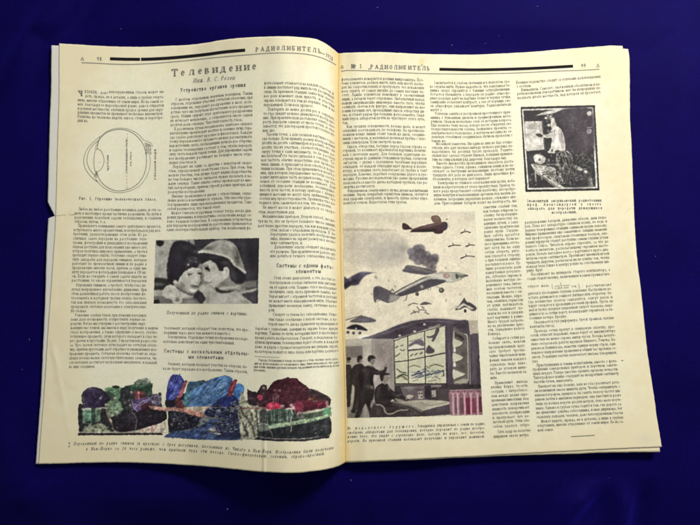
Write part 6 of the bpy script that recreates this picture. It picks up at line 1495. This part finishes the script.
q([(552, 108), (586, 94), (614, 104), (626, 134), (612, 186), (580, 206), (552, 186), (544, 140)], (56, 108, 170), .6, tex=14, tx=.8); q([(574, 96), (612, 106), (614, 150), (580, 140)], (70, 130, 190), 1.4, .7)
q([(512, 184), (516, 120), (548, 74), (574, 66), (568, 100), (544, 164), (526, 188)], (128, 48, 62), .6, tex=16, tx=.7); p.line([(530, 150), (556, 90)], .8, (176, 100, 104), .6, .8)
q([(76, 210), (110, 214), (136, 206), (150, 250), (90, 268), (70, 240)], (40, 36, 48), .7, tex=12, tx=.7); q([(144, 206), (176, 204), (206, 250), (246, 280), (206, 290), (150, 276)], (88, 44, 46), .7, tex=14, tx=.8); q([(206, 262), (400, 258), (410, 300), (350, 320), (260, 290)], (202, 182, 158), .6, tex=8, tx=1)
q([(96, 288), (160, 292), (240, 312), (330, 334), (300, 380), (270, 404), (180, 424), (100, 432)], (32, 31, 44), .5, tex=9, tx=.9)
q([(92, 262), (180, 268), (270, 288), (344, 308), (342, 334), (270, 318), (180, 290), (92, 282)], (188, 128, 112), .6, .97, tex=10, tx=.7, ang=.2)
q([(344, 296), (400, 246), (470, 190), (560, 186), (590, 250), (590, 440), (480, 452), (420, 410), (440, 330), (380, 330)], (40, 44, 80), .6, tex=22, tx=.9)
q([(440, 250), (480, 190), (560, 186), (568, 240), (500, 262)], (40, 54, 130), 1.2, .8, tex=14, tx=.8); p.flecks([(380, 270), (580, 260), (584, 430), (440, 430)], [(150, 160, 160), (30, 30, 46), (90, 104, 130), (20, 22, 34), (180, 184, 176)], 90, .7, .8, 12)
p.ell(400, 420, 12, 10, (176, 180, 168), .7, .9); q([(330, 330), (420, 330), (440, 360), (360, 400), (300, 400)], (120, 128, 130), 1, .8, tex=22, tx=.8)
q([(62, 470), (130, 430), (250, 424), (330, 384), (400, 344), (440, 344), (424, 390), (350, 424), (450, 452), (606, 474), (560, 492), (300, 488), (150, 476)], (62, 84, 128), .6, tex=16, tx=.8, ang=-.35)
p.scribble([(80, 462), (240, 420), (420, 350), (420, 390), (340, 430), (520, 470), (300, 484), (120, 474)], [(110, 134, 168), (40, 56, 104), (74, 100, 150), (34, 40, 74)], 80, 9, -.42, .6, .75, .12, 9)
q([(440, 452), (600, 440), (610, 474), (560, 486), (450, 478)], (44, 48, 76), .8, .9, tex=16, tx=.8)
q([(590, 200), (640, 210), (650, 440), (600, 444)], (140, 140, 122), .5, curve=False, tex=26, tx=.9)
p.scribble([(590, 220), (650, 220), (650, 440), (590, 440)], [(60, 64, 60), (196, 190, 166), (40, 42, 48)], 36, 4, 1.2, .6, .8, .5, 10)
# maroon machine
p.crop(235, 370, 7)
q([(84, 136), (150, 160), (190, 104), (224, 140), (270, 80), (430, 60), (510, 120), (530, 140), (664, 204), (664, 460), (300, 478), (60, 460), (90, 240)], (48, 34, 40), .6, curve=False, tex=16, tx=1.4)
q([(40, 250), (100, 200), (240, 180), (660, 230), (660, 470), (64, 464)], (70, 74, 66), .4, curve=False, tex=10, tx=1)
q([(30, 240), (200, 230), (240, 300), (220, 460), (70, 476), (40, 440)], (136, 136, 114), .5, tex=26, tx=1)
p.scribble([(30, 250), (200, 250), (220, 460), (70, 466)], [(44, 46, 48), (190, 186, 160), (70, 70, 66), (30, 32, 36)], 90, 4, 1.1, .7, .85, .6, 13)
q([(86, 134), (110, 150), (150, 160), (164, 210), (150, 262), (110, 250), (90, 200)], (56, 34, 44), .6, tex=14, tx=.8); q([(150, 170), (230, 160), (262, 200), (246, 250), (170, 260), (146, 220)], (84, 36, 50), .6, tex=18, tx=.8)
p.ell(198, 128, 24, 26, (56, 36, 44), .6); p.ell(200, 124, 9, 9, (140, 104, 110), .8); q([(156, 176), (184, 170), (204, 200), (186, 222), (160, 206)], (188, 58, 84), .7, tex=16, tx=.6)
q([(244, 142), (262, 110), (276, 78), (300, 68), (350, 60), (420, 54), (440, 62), (460, 92), (500, 108), (514, 146), (530, 132), (590, 160), (664, 202), (664, 240), (600, 262), (480, 292), (400, 274), (320, 262), (270, 210)], (84, 22, 40), .6, tex=10, tx=1.1)
q([(300, 130), (420, 110), (480, 130), (500, 220), (380, 240), (310, 200)], (70, 18, 36), 3, .7, tex=10, tx=.8); q([(480, 180), (600, 196), (600, 220), (500, 230)], (120, 50, 50), 1.5, .6, tex=14, tx=.6)
q([(516, 148), (532, 130), (590, 156), (666, 198), (666, 212), (590, 182), (530, 156)], (64, 52, 50), .7, .95); p.line([(470, 250), (560, 236), (636, 224)], 1.4, (120, 20, 56), .8, .7)
p.flecks([(270, 110), (330, 110), (330, 160), (270, 160)], [(190, 120, 136), (120, 50, 70)], 10, .6, .8, 14); q([(262, 168), (290, 160), (300, 214), (270, 224)], (170, 84, 100), .8, .85, tex=16, tx=.7)
q([(226, 244), (262, 228), (306, 234), (314, 270), (280, 292), (238, 290)], (216, 48, 80), .7, tex=12, tx=.8); q([(250, 246), (280, 244), (276, 266), (252, 268)], (236, 110, 130), 1, .8)
q([(410, 230), (470, 226), (486, 290), (440, 300), (404, 270)], (140, 50, 74), .9, .9, tex=26, tx=.7); p.ell(326, 252, 8, 8, (196, 150, 150), .7, .9); p.ell(412, 262, 7, 9, (180, 170, 160), .7, .9)
q([(226, 300), (330, 276), (480, 284), (484, 334), (340, 366), (240, 392)], (48, 64, 54), .6, tex=20, tx=.8)
p.scribble([(230, 290), (480, 280), (480, 340), (250, 380)], [(150, 160, 140), (28, 36, 36), (84, 110, 88), (176, 176, 156)], 60, 2.8, 1.2, .5, .8, .7, 15)
q([(486, 292), (560, 276), (620, 262), (664, 250), (664, 266), (600, 286), (490, 318)], (188, 186, 160), .6, .95); q([(486, 318), (600, 288), (664, 268), (664, 318), (600, 340), (490, 346)], (74, 96, 72), .7, tex=14, tx=.8); q([(612, 286), (664, 262), (664, 316), (620, 330)], (52, 116, 76), .9, .9)
q([(160, 376), (250, 398), (400, 388), (540, 356), (660, 326), (662, 458), (480, 478), (300, 476), (190, 460)], (34, 40, 44), .6, tex=8, tx=1)
q([(236, 386), (300, 372), (400, 362), (480, 342), (560, 322), (664, 290), (664, 326), (560, 352), (470, 376), (380, 392), (256, 408)], (138, 170, 138), .6, .97, tex=8, tx=1)
p.line([(300, 376), (420, 360), (560, 324), (660, 296)], .9, (186, 200, 170), .8, .7)
p.line([(378, 290), (388, 340), (384, 400), (396, 430)], .8, (190, 186, 172), .6, .85); p.line([(222, 260), (224, 330), (226, 380)], .9, (190, 186, 166), .6, .8); p.line([(360, 280), (400, 270), (430, 284)], .7, (180, 176, 160), .6, .7)
q([(150, 380), (210, 376), (240, 396), (230, 440), (180, 440)], (110, 116, 104), 1, .8, tex=24, tx=.8); p.line([(210, 390), (240, 410), (262, 470)], .9, (190, 186, 166), .6, .7)
p.scribble([(260, 420), (640, 350), (650, 450), (280, 470)], [(54, 62, 64), (26, 28, 34), (70, 60, 66)], 40, 5, -.15, .6, .6, .2, 17)
q([(62, 460), (300, 478), (480, 480), (660, 452), (662, 462), (480, 490), (300, 490), (62, 472)], (120, 116, 112), .4, curve=False); q([(62, 466), (300, 486), (480, 487), (662, 458), (662, 476), (480, 500), (300, 500), (60, 482)], (46, 42, 48), .4, curve=False)
p.crop(155, 370, 7); p.line([(350, 262), (480, 263), (620, 265), (760, 266)], .7, (200, 168, 160), .5, .9)
p.crop(74, 375, 7)
DKS = [(26, 24, 30), (34, 30, 40), (44, 48, 46), (22, 20, 24)]; LTS = [(176, 170, 152), (150, 156, 140), (120, 118, 112), (196, 188, 164)]
M1 = [(50, 160), (120, 90), (210, 110), (300, 85), (380, 100), (540, 60), (545, 130), (610, 160), (645, 260), (640, 320), (430, 388), (300, 392), (60, 390)]
p.flecks(M1, DKS, 60, 1.3, .7, 31); p.flecks(M1, LTS, 34, .8, .65, 32); p.scribble(M1, DKS, 60, 3.2, -.5, .5, .8, .9, 33); p.scribble(M1, LTS[1:], 30, 2.6, 1.1, .38, .7, .8, 34)
p.crop(155, 370, 7)
M2 = [(95, 280), (330, 330), (420, 260), (560, 190), (590, 440), (110, 440)]
p.flecks(M2, DKS, 90, 1.5, .8, 35); p.flecks(M2, LTS, 40, .9, .75, 36); p.scribble(M2, [(40, 48, 92), (70, 90, 140), (24, 26, 40)], 60, 4.5, -.5, .5, .8, .5, 37)
p.scribble([(220, 190), (300, 90), (500, 60), (530, 140), (420, 230), (280, 250)], [(36, 56, 96), (30, 44, 78), (150, 176, 196)], 40, 5.5, -.8, .42, .7, .3, 38)
p.crop(235, 370, 7)
M3 = [(90, 150), (230, 180), (300, 240), (480, 280), (660, 260), (660, 450), (200, 460), (80, 450)]
p.flecks(M3, DKS, 70, 1.3, .7, 39); p.flecks(M3, LTS, 36, .8, .65, 40); p.scribble(M3, DKS, 60, 3.6, .9, .5, .8, .9, 41)
p.scribble([(260, 120), (440, 62), (500, 120), (640, 210), (560, 270), (400, 260), (290, 230)], [(44, 14, 26), (120, 40, 60), (96, 26, 48), (36, 18, 24)], 50, 6, -.25, .55, .8, .6, 42)
q([(236, 390), (300, 376), (400, 366), (480, 346), (560, 326), (664, 296), (664, 318), (560, 346), (470, 370), (380, 386), (256, 402)], (140, 168, 138), .6, .8, tex=10, tx=1)
q([(232, 246), (262, 234), (302, 238), (308, 268), (280, 286), (242, 284)], (208, 52, 80), .7, .85, tex=14, tx=.8)
p.flecks([(240, 200), (600, 150), (640, 300), (300, 380), (240, 300)], LTS, 0, .9)
p.crop(74, 375, 7); p.flecks([(230, 190), (420, 110), (600, 160), (560, 230), (400, 260), (260, 300)], LTS, 34, 1.0, .65, 70); p.flecks([(60, 240), (240, 236), (260, 390), (60, 390)], LTS + DKS, 40, 1.2, .7, 71)
p.crop(155, 370, 7); p.flecks([(380, 280), (590, 220), (590, 440), (430, 440)], LTS, 50, 1.2, .8, 72); p.flecks([(100, 290), (320, 330), (200, 420), (100, 420)], LTS, 26, 1.0, .65, 73)
p.crop(235, 370, 7); p.flecks([(100, 180), (480, 290), (480, 350), (240, 440), (60, 440)], LTS, 80, 1.1, .7, 74); p.flecks([(100, 180), (480, 290), (480, 350), (240, 440), (60, 440)], DKS, 80, 1.2, .8, 75)
p.crop(155, 370, 7)
p.scribble([(250, 120), (500, 50), (530, 80), (500, 160), (300, 246), (230, 240)], [(120, 160, 200), (46, 84, 146), (90, 134, 184), (150, 180, 206), (34, 60, 112)], 80, 8.0, -.75, .5, .8, .14, 91)
p.scribble([(86, 190), (100, 70), (130, 36), (180, 46), (196, 100), (140, 190)], [(110, 134, 200), (30, 32, 110), (70, 84, 170), (160, 180, 214)], 46, 7, -1.05, .45, .8, .12, 92)
p.scribble([(80, 462), (240, 420), (420, 350), (420, 390), (340, 430), (520, 470), (300, 484), (120, 474)], [(120, 144, 180), (36, 52, 100), (74, 100, 150), (30, 36, 70)], 60, 9, -.42, .5, .75, .12, 93)
p.crop(155, 370, 7)
p.machinery([(100, 280), (330, 336), (280, 400), (110, 428)], [(60, 60, 84), (84, 84, 92)], 22, 104, 1.0, .7)
p.machinery([(380, 270), (570, 220), (586, 436), (440, 436)], [(70, 84, 120), (120, 124, 124), (44, 48, 70)], 60, 105, 1.0, .8)
p.machinery([(595, 215), (650, 215), (650, 440), (600, 440)], [(110, 112, 98), (160, 158, 136), (60, 60, 58)], 30, 106, 1.0, .8)
# -- second pass: softer, closer forms over the crowded first drawing
p.crop(76, 376, 8.2)
q([(18, 246), (52, 236), (54, 330), (48, 402), (20, 404)], (38, 36, 40), .8, .95)
q([(60, 270), (132, 262), (136, 360), (120, 376), (66, 372)], (98, 138, 112), .9, .9, tex=16, tx=.8); q([(58, 264), (240, 258), (244, 274), (150, 286), (62, 286)], (168, 178, 158), .9, .9, tex=10, tx=.7)
q([(156, 286), (208, 280), (208, 360), (156, 372)], (104, 124, 104), 1, .85, tex=16, tx=.7); q([(204, 276), (250, 272), (262, 340), (300, 420), (250, 410), (206, 370)], (40, 40, 42), 1, .9); q([(128, 252), (156, 250), (158, 420), (132, 420)], (42, 64, 52), .8, .9)
q([(28, 412), (60, 386), (110, 366), (120, 380), (60, 412), (30, 432)], (34, 40, 38), .9, .95); q([(76, 456), (120, 410), (190, 388), (236, 404), (250, 440), (236, 458)], (148, 152, 124), 1, .85, tex=24, tx=.8)
for x, y in ((110, 430), (160, 420), (200, 424), (220, 446), (140, 448)): p.ell(x, y, 12, 8, (64, 70, 58), .9, .7, cover=False)
q([(44, 190), (56, 140), (88, 106), (128, 90), (170, 94), (212, 118), (240, 158), (244, 200), (216, 244), (160, 262), (96, 258), (60, 236)], (56, 44, 74), .9, 1, tex=14, tx=.7)
for a in ((110, 106, 50, 18, 34), (150, 180, 50, 40, -10), (60, 170, 14, 40, 14), (190, 130, 24, 14, 12), (130, 240, 50, 14, -14), (220, 190, 16, 30, -12)): p.shade(*a)
p.ell(200, 184, 9, 9, (150, 144, 152), .9, .9, cover=False); p.ell(160, 164, 5, 6, (96, 92, 120), .8, .8, cover=False); p.ell(172, 212, 5, 5, (90, 80, 120), .8, .8, cover=False); q([(44, 170), (58, 150), (66, 200), (60, 226), (46, 200)], (62, 84, 62), 1.2, .7)
q([(236, 104), (276, 92), (330, 92), (380, 112), (386, 150), (350, 190), (300, 190), (262, 160)], (106, 148, 110), .9, .95, tex=18, tx=.8); q([(304, 84), (342, 82), (346, 98), (310, 100)], (38, 46, 40), .8, .9); q([(250, 130), (300, 140), (330, 180), (290, 200), (256, 180)], (52, 66, 56), 1.2, .8, tex=16, tx=.7)
q([(370, 104), (410, 110), (412, 260), (384, 262), (362, 200)], (44, 52, 48), 1, .85, tex=14, tx=.7); p.ell(318, 182, 12, 12, (190, 180, 166), 1, .85, cover=False)
q([(256, 214), (330, 200), (378, 236), (384, 290), (330, 320), (280, 336), (262, 280)], (126, 154, 120), 1, .85, tex=30, tx=.6)
p.scribble([(256, 214), (330, 200), (378, 236), (384, 290), (330, 320), (280, 336)], [(44, 58, 48), (70, 100, 74), (190, 196, 166)], 34, 2.2, -.5, .6, .8, .8, 140)
for x, y in ((290, 262), (336, 292), (300, 322), (272, 312)): p.ell(x, y, 12, 10, (206, 204, 176), 1.1, .75, cover=False)
ln([(240, 226), (252, 300), (270, 350), (300, 390), (318, 446)], .9, (190, 160, 150), .8, .85); q([(300, 340), (360, 310), (412, 300), (412, 450), (320, 448), (300, 400)], (36, 32, 38), 1, .95, tex=9, tx=1)
p.crop(120, 376, 8.2)
q([(0, 306), (70, 282), (130, 290), (180, 262), (260, 266), (340, 276), (374, 300), (380, 340), (330, 384), (240, 412), (120, 446), (0, 452)], (36, 30, 40), 1, 1, tex=12, tx=1)
for a in ((60, 330, 40, 30, 14), (200, 340, 60, 20, 10), (330, 330, 30, 26, 12), (250, 390, 60, 12, -8), (110, 320, 14, 50, 14)): p.shade(*a)
ln([(84, 288), (120, 320), (136, 370), (126, 432)], .9, (124, 114, 106), 1, .8); ln([(60, 300), (80, 350), (76, 410)], .7, (70, 64, 66), 1, .7)
q([(8, 110), (60, 96), (110, 110), (124, 180), (110, 270), (60, 284), (16, 250)], (50, 52, 54), 1.1, .8, tex=22, tx=.6)
for x, y, r, c in ((92, 134, 12, 176), (74, 196, 10, 120), (40, 220, 12, 110), (86, 240, 9, 150), (30, 160, 10, 96)): p.ell(x, y, r, r, g(c), 1, .8, cover=False)
q([(38, 82), (110, 74), (200, 64), (262, 58), (264, 100), (240, 132), (180, 128), (110, 120), (60, 104)], (44, 68, 54), .9, .97, tex=10, tx=.8); q([(50, 84), (160, 72), (260, 58), (262, 68), (150, 86)], (84, 116, 92), 1, .8); q([(116, 56), (150, 30), (200, 22), (244, 40), (250, 58), (180, 68), (120, 72)], (112, 124, 106), 1, .95, tex=24, tx=.7); p.ell(226, 38, 16, 14, (176, 184, 170), 1.2, .7, cover=False)
q([(112, 132), (160, 118), (206, 140), (200, 180), (150, 190), (116, 176)], (104, 56, 60), 1.1, .9, tex=24, tx=.6); p.ell(154, 134, 11, 10, (206, 128, 122), 1, .85, cover=False); ln([(150, 150), (158, 200), (166, 260)], 1.2, (196, 124, 122), .9, .8); ln([(110, 150), (190, 160)], .8, (60, 34, 40), .9, .8)
q([(100, 210), (150, 190), (230, 176), (252, 200), (220, 250), (160, 286), (110, 270)], (88, 68, 120), 1.1, .85, tex=28, tx=.6)
for a in (((110, 230), (170, 240), (230, 200)), ((120, 262), (180, 210), (240, 190)), ((96, 190), (110, 250), (140, 290))): ln(a, .8, (186, 176, 190), .8, .75)
q([(254, 160), (300, 146), (336, 160), (340, 220), (300, 244), (262, 226)], (108, 102, 122), 1.1, .9, tex=28, tx=.6); q([(314, 138), (334, 136), (338, 156), (318, 160)], (44, 42, 50), .9, .9); p.ell(266, 186, 8, 8, (40, 38, 46), .9, .9, cover=False); p.ell(268, 212, 8, 6, (200, 196, 190), .9, .85, cover=False); ln([(300, 170), (312, 200), (304, 230)], .9, (60, 54, 70), .9, .8)
q([(176, 236), (236, 222), (256, 260), (220, 284), (180, 276)], (64, 30, 42), 1, .9, tex=12, tx=.7); q([(236, 244), (300, 248), (400, 268), (402, 286), (320, 282), (260, 268)], (196, 146, 130), .9, .95, tex=12, tx=.7)
ln([(186, 430), (188, 470)], .8, (196, 150, 136), .9, .8); ln([(262, 410), (256, 470)], .9, (196, 112, 108), .9, .8)
p.crop(240, 374, 7.5)
q([(4, 140), (60, 220), (140, 240), (150, 360), (120, 480), (30, 490), (4, 470)], (168, 168, 142), 1, .9, tex=26, tx=.8)
for a in (((0, 316), (30, 390), (60, 470)), ((20, 300), (60, 340), (40, 400)), ((120, 258), (130, 360), (140, 476)), ((60, 350), (96, 400), (110, 470)), ((86, 300), (96, 340)), ((30, 420), (60, 440), (30, 470)), ((4, 250), (24, 300))): ln(a, 1.5, (56, 58, 58), 1, .85)
for a in (((70, 300), (56, 380), (76, 450)), ((100, 280), (110, 340)), ((14, 340), (10, 420))): ln(a, 1.2, (206, 204, 178), 1, .8)
q([(56, 112), (80, 130), (126, 136), (134, 180), (126, 236), (96, 236), (66, 226), (72, 170)], (58, 40, 50), 1, .95, tex=14, tx=.7); q([(130, 150), (150, 130), (210, 130), (230, 180), (220, 240), (150, 244), (120, 210)], (66, 36, 46), 1, .9, tex=18, tx=.6)
p.ell(178, 106, 27, 28, (68, 46, 54), .9, 1); p.ell(178, 102, 9, 10, (156, 128, 126), 1, .9, cover=False); q([(130, 170), (152, 152), (172, 172), (160, 196), (140, 192)], (192, 70, 98), 1, .95); p.ell(178, 146, 8, 8, (130, 90, 96), 1, .8, cover=False)
q([(236, 90), (262, 54), (320, 40), (376, 36), (380, 240), (320, 250), (262, 216), (224, 190)], (74, 28, 42), 1, .9, tex=12, tx=.8)
for x, y in ((264, 124), (306, 122), (296, 126)): p.ell(x, y, 12, 9, (156, 108, 116), 1.1, .8, cover=False)
q([(246, 156), (284, 150), (290, 214), (252, 216)], (140, 96, 104), 1.1, .85, tex=26, tx=.6); ln([(258, 160), (262, 212)], .9, (60, 30, 40), .8, .8); ln([(276, 158), (278, 212)], .9, (60, 30, 40), .8, .8)
q([(200, 236), (226, 214), (270, 212), (300, 226), (304, 254), (270, 276), (226, 276), (206, 258)], (216, 48, 82), 1, 1, tex=10, tx=.9); p.ell(240, 238, 18, 12, (240, 120, 142), 2, .8, cover=False); p.ell(314, 240, 14, 14, (204, 160, 160), 1.1, .85, cover=False)
ln([(0, 258), (80, 256), (150, 258), (200, 252)], 1.3, (136, 84, 80), .9, .9); ln([(140, 268), (220, 268), (300, 264), (376, 260)], .9, (206, 200, 184), .9, .85)
q([(148, 274), (204, 272), (206, 366), (176, 376), (150, 360)], (66, 70, 70), 1, .92, tex=18, tx=.7); ln([(206, 264), (208, 320), (206, 384)], 1.0, (204, 200, 180), .8, .9)
q([(212, 276), (376, 268), (376, 350), (290, 358), (216, 380)], (66, 88, 76), 1, .92, tex=24, tx=.6)
for x in (232, 256, 290, 302, 330, 352): ln([(x, 276 + (x % 7)), (x + 4, 350)], .9, ((150, 156, 142), (36, 44, 42))[x % 3 == 0], .8, .75)
q([(206, 404), (250, 384), (300, 370), (376, 360), (376, 384), (290, 402), (232, 412)], (152, 178, 142), 1, .95, tex=9, tx=.8); q([(136, 380), (170, 366), (206, 380), (214, 420), (180, 440), (146, 420)], (112, 120, 112), 1, .92, tex=22, tx=.7); ln([(140, 384), (170, 370), (204, 384)], 1.0, (190, 190, 174), .9, .85)
q([(140, 440), (214, 420), (376, 392), (376, 470), (140, 466)], (40, 44, 46), 1, .9, tex=14, tx=.9); ln([(214, 400), (236, 440), (244, 466)], .9, (150, 150, 138), .9, .7); ln([(262, 440), (300, 452), (360, 448)], .8, (96, 60, 60), 1, .6)
p.crop(282, 374, 7.5)
q([(0, 48), (60, 38), (112, 40), (140, 66), (184, 88), (198, 124), (200, 200), (160, 250), (60, 246), (0, 250)], (70, 26, 40), 1, .93, tex=12, tx=.9)
for a in ((60, 70, 50, 20, -12), (40, 130, 40, 30, 10), (150, 110, 30, 16, 16), (100, 200, 60, 30, 8), (20, 90, 6, 10, 50), (150, 180, 20, 40, -10)): p.shade(*a)
q([(150, 200), (220, 190), (334, 206), (336, 250), (240, 268), (160, 276)], (86, 26, 42), 1.1, .92, tex=16, tx=.8); q([(194, 124), (236, 114), (300, 142), (360, 178), (362, 236), (336, 210), (270, 180), (200, 160)], (56, 42, 46), 1, .97, tex=12, tx=.8); q([(196, 170), (250, 172), (330, 204), (320, 214), (230, 196)], (84, 46, 44), 1.1, .85)
ln([(196, 128), (240, 120), (300, 148), (358, 182)], .8, (110, 92, 92), 1, .7); q([(200, 184), (226, 180), (232, 194), (206, 198)], (120, 84, 62), 1.2, .8); q([(236, 200), (266, 196), (262, 212), (240, 212)], (132, 84, 84), 1.2, .8); ln([(170, 236), (240, 228), (322, 218)], 1.4, (132, 30, 64), 1, .8); q([(326, 210), (344, 204), (348, 246), (334, 250)], (168, 130, 128), 1, .8)
q([(90, 220), (130, 206), (162, 236), (156, 290), (112, 300), (88, 262)], (146, 48, 72), 1.2, .9, tex=34, tx=.5); p.ell(138, 310, 25, 26, (112, 106, 106), 1, .92, cover=False); p.ell(134, 316, 12, 13, (66, 62, 64), 1, .9, cover=False); ln([(116, 300), (130, 288), (154, 292)], .9, (176, 170, 164), .9, .8)
for x, y in ((6, 242), (70, 234), (84, 250), (50, 262)): p.ell(x, y, 12, 10, (206, 186, 178), 1.1, .85, cover=False)
q([(160, 292), (240, 278), (330, 266), (330, 320), (240, 338), (170, 340)], (80, 92, 74), 1, .95, tex=16, tx=.7); q([(164, 286), (240, 272), (320, 262), (366, 252), (366, 262), (300, 276), (240, 288), (170, 302)], (190, 190, 166), .9, .95); q([(310, 270), (340, 258), (364, 252), (364, 306), (320, 318)], (78, 138, 98), 1.1, .92, tex=12, tx=.8)
q([(0, 376), (70, 366), (180, 340), (280, 320), (364, 296), (364, 318), (280, 344), (180, 366), (80, 384), (0, 396)], (160, 186, 146), .9, .97, tex=9, tx=.8)
q([(0, 400), (90, 388), (190, 368), (290, 346), (360, 326), (358, 452), (200, 470), (0, 466)], (42, 46, 48), 1, .95, tex=12, tx=1)
for a in ((260, 400, 50, 30, 12), (330, 400, 20, 50, 26), (120, 420, 50, 20, -8), (40, 430, 30, 20, 8)): p.shade(*a)
ln([(72, 266), (76, 310), (64, 350), (70, 400), (66, 430)], 1.0, (196, 192, 176), .9, .85); ln([(30, 264), (60, 258), (96, 262)], .9, (200, 194, 178), .9, .8)
p.crop(74, 375, 7)
p.flecks(M1, DKS, 70, .8, .7, 141); p.flecks(M1, LTS, 46, .5, .7, 142); p.scribble(M1, [(30, 28, 34), (60, 72, 60), (120, 124, 108), (70, 50, 84)], 110, 2.6, -.4, .5, .6, .9, 143)
p.crop(235, 370, 7)
p.flecks(M3, DKS, 90, .8, .7, 144); p.flecks(M3, LTS, 50, .5, .7, 145); p.scribble(M3, [(30, 28, 34), (64, 70, 62), (124, 124, 108), (70, 40, 50)], 110, 2.8, .9, .5, .6, .9, 146)
p.scribble([(260, 110), (430, 60), (510, 120), (640, 210), (560, 260), (320, 250)], [(52, 18, 30), (104, 40, 58), (46, 22, 30), (120, 60, 74)], 70, 4.5, -.2, .55, .6, .5, 147)
p.desat(.20); p.mottle(3.0, .22, 87); p.mottle(1.2, .14, 88, -.5); p.soften(.28); p.blotch(.10, 1.0, 74, 1.12, 90); p.unsharp(.9, .5); p.soften(.12); p.grain(5, .45, 41)
p.build(LEFT, 'illustration', PAGE_L, label='printed strip of three machines scribbled over with blue, green and maroon pencil')

# ----------------------------------------------------------------- lint on the cloth
def lint_mat():
    m, nt, b = new_mat('lint'); b.inputs['Base Color'].default_value = (.38, .38, .52, 1); b.inputs['Roughness'].default_value = .9; return m
M_LINT = lint_mat()
def lint(px, py, size, seed):
    r = random.Random(seed); me = bpy.data.meshes.new('lint_speck')
    c = unproject(px, py, .0018)
    pts = []; a = r.uniform(0, 6.28)
    for k in range(7):
        a += r.uniform(-.8, .8); pts.append((c[0] + size * .5 * (k / 3. - 1) * math.cos(a), c[1] + size * .5 * (k / 3. - 1) * math.sin(a), c[2] + r.uniform(0, size * .2)))
    V = []; F = []
    for k, (x, y, z) in enumerate(pts):
        t = size * .16 * (1.2 - abs(k - 3) / 4)
        for j in range(6): V.append((x, y + t * math.cos(j * 1.047), z + t * math.sin(j * 1.047)))
        if k:
            for j in range(6):
                A = (k-1)*6; B = k*6; F.append((A + j, A + (j+1) % 6, B + (j+1) % 6, B + j))
    o = mesh_obj('lint_speck', np.array(V) - c, F, M_LINT, None, True)
    o.location = c
    o['label'] = 'tiny pale speck of lint lying on the dark blue cloth'; o['category'] = 'lint'; o['group'] = 'lint specks on the cloth'
for k, (x, y, s_) in enumerate([(29.3, 339.5, .0012), (22.0, 369.5, .0006), (350.9, 480.3, .0011), (227.5, 509.3, .0010), (451.7, 45.2, .0010), (485.4, 43.7, .0009),
                                (499.0, 35.6, .0006), (377.5, 7.6, .0010), (537.5, 6.2, .0009), (121.0, 28.8, .0008), (655.2, 256.4, .0008), (609, 478, .0006)]):
    lint(x, y, s_, k + 3)
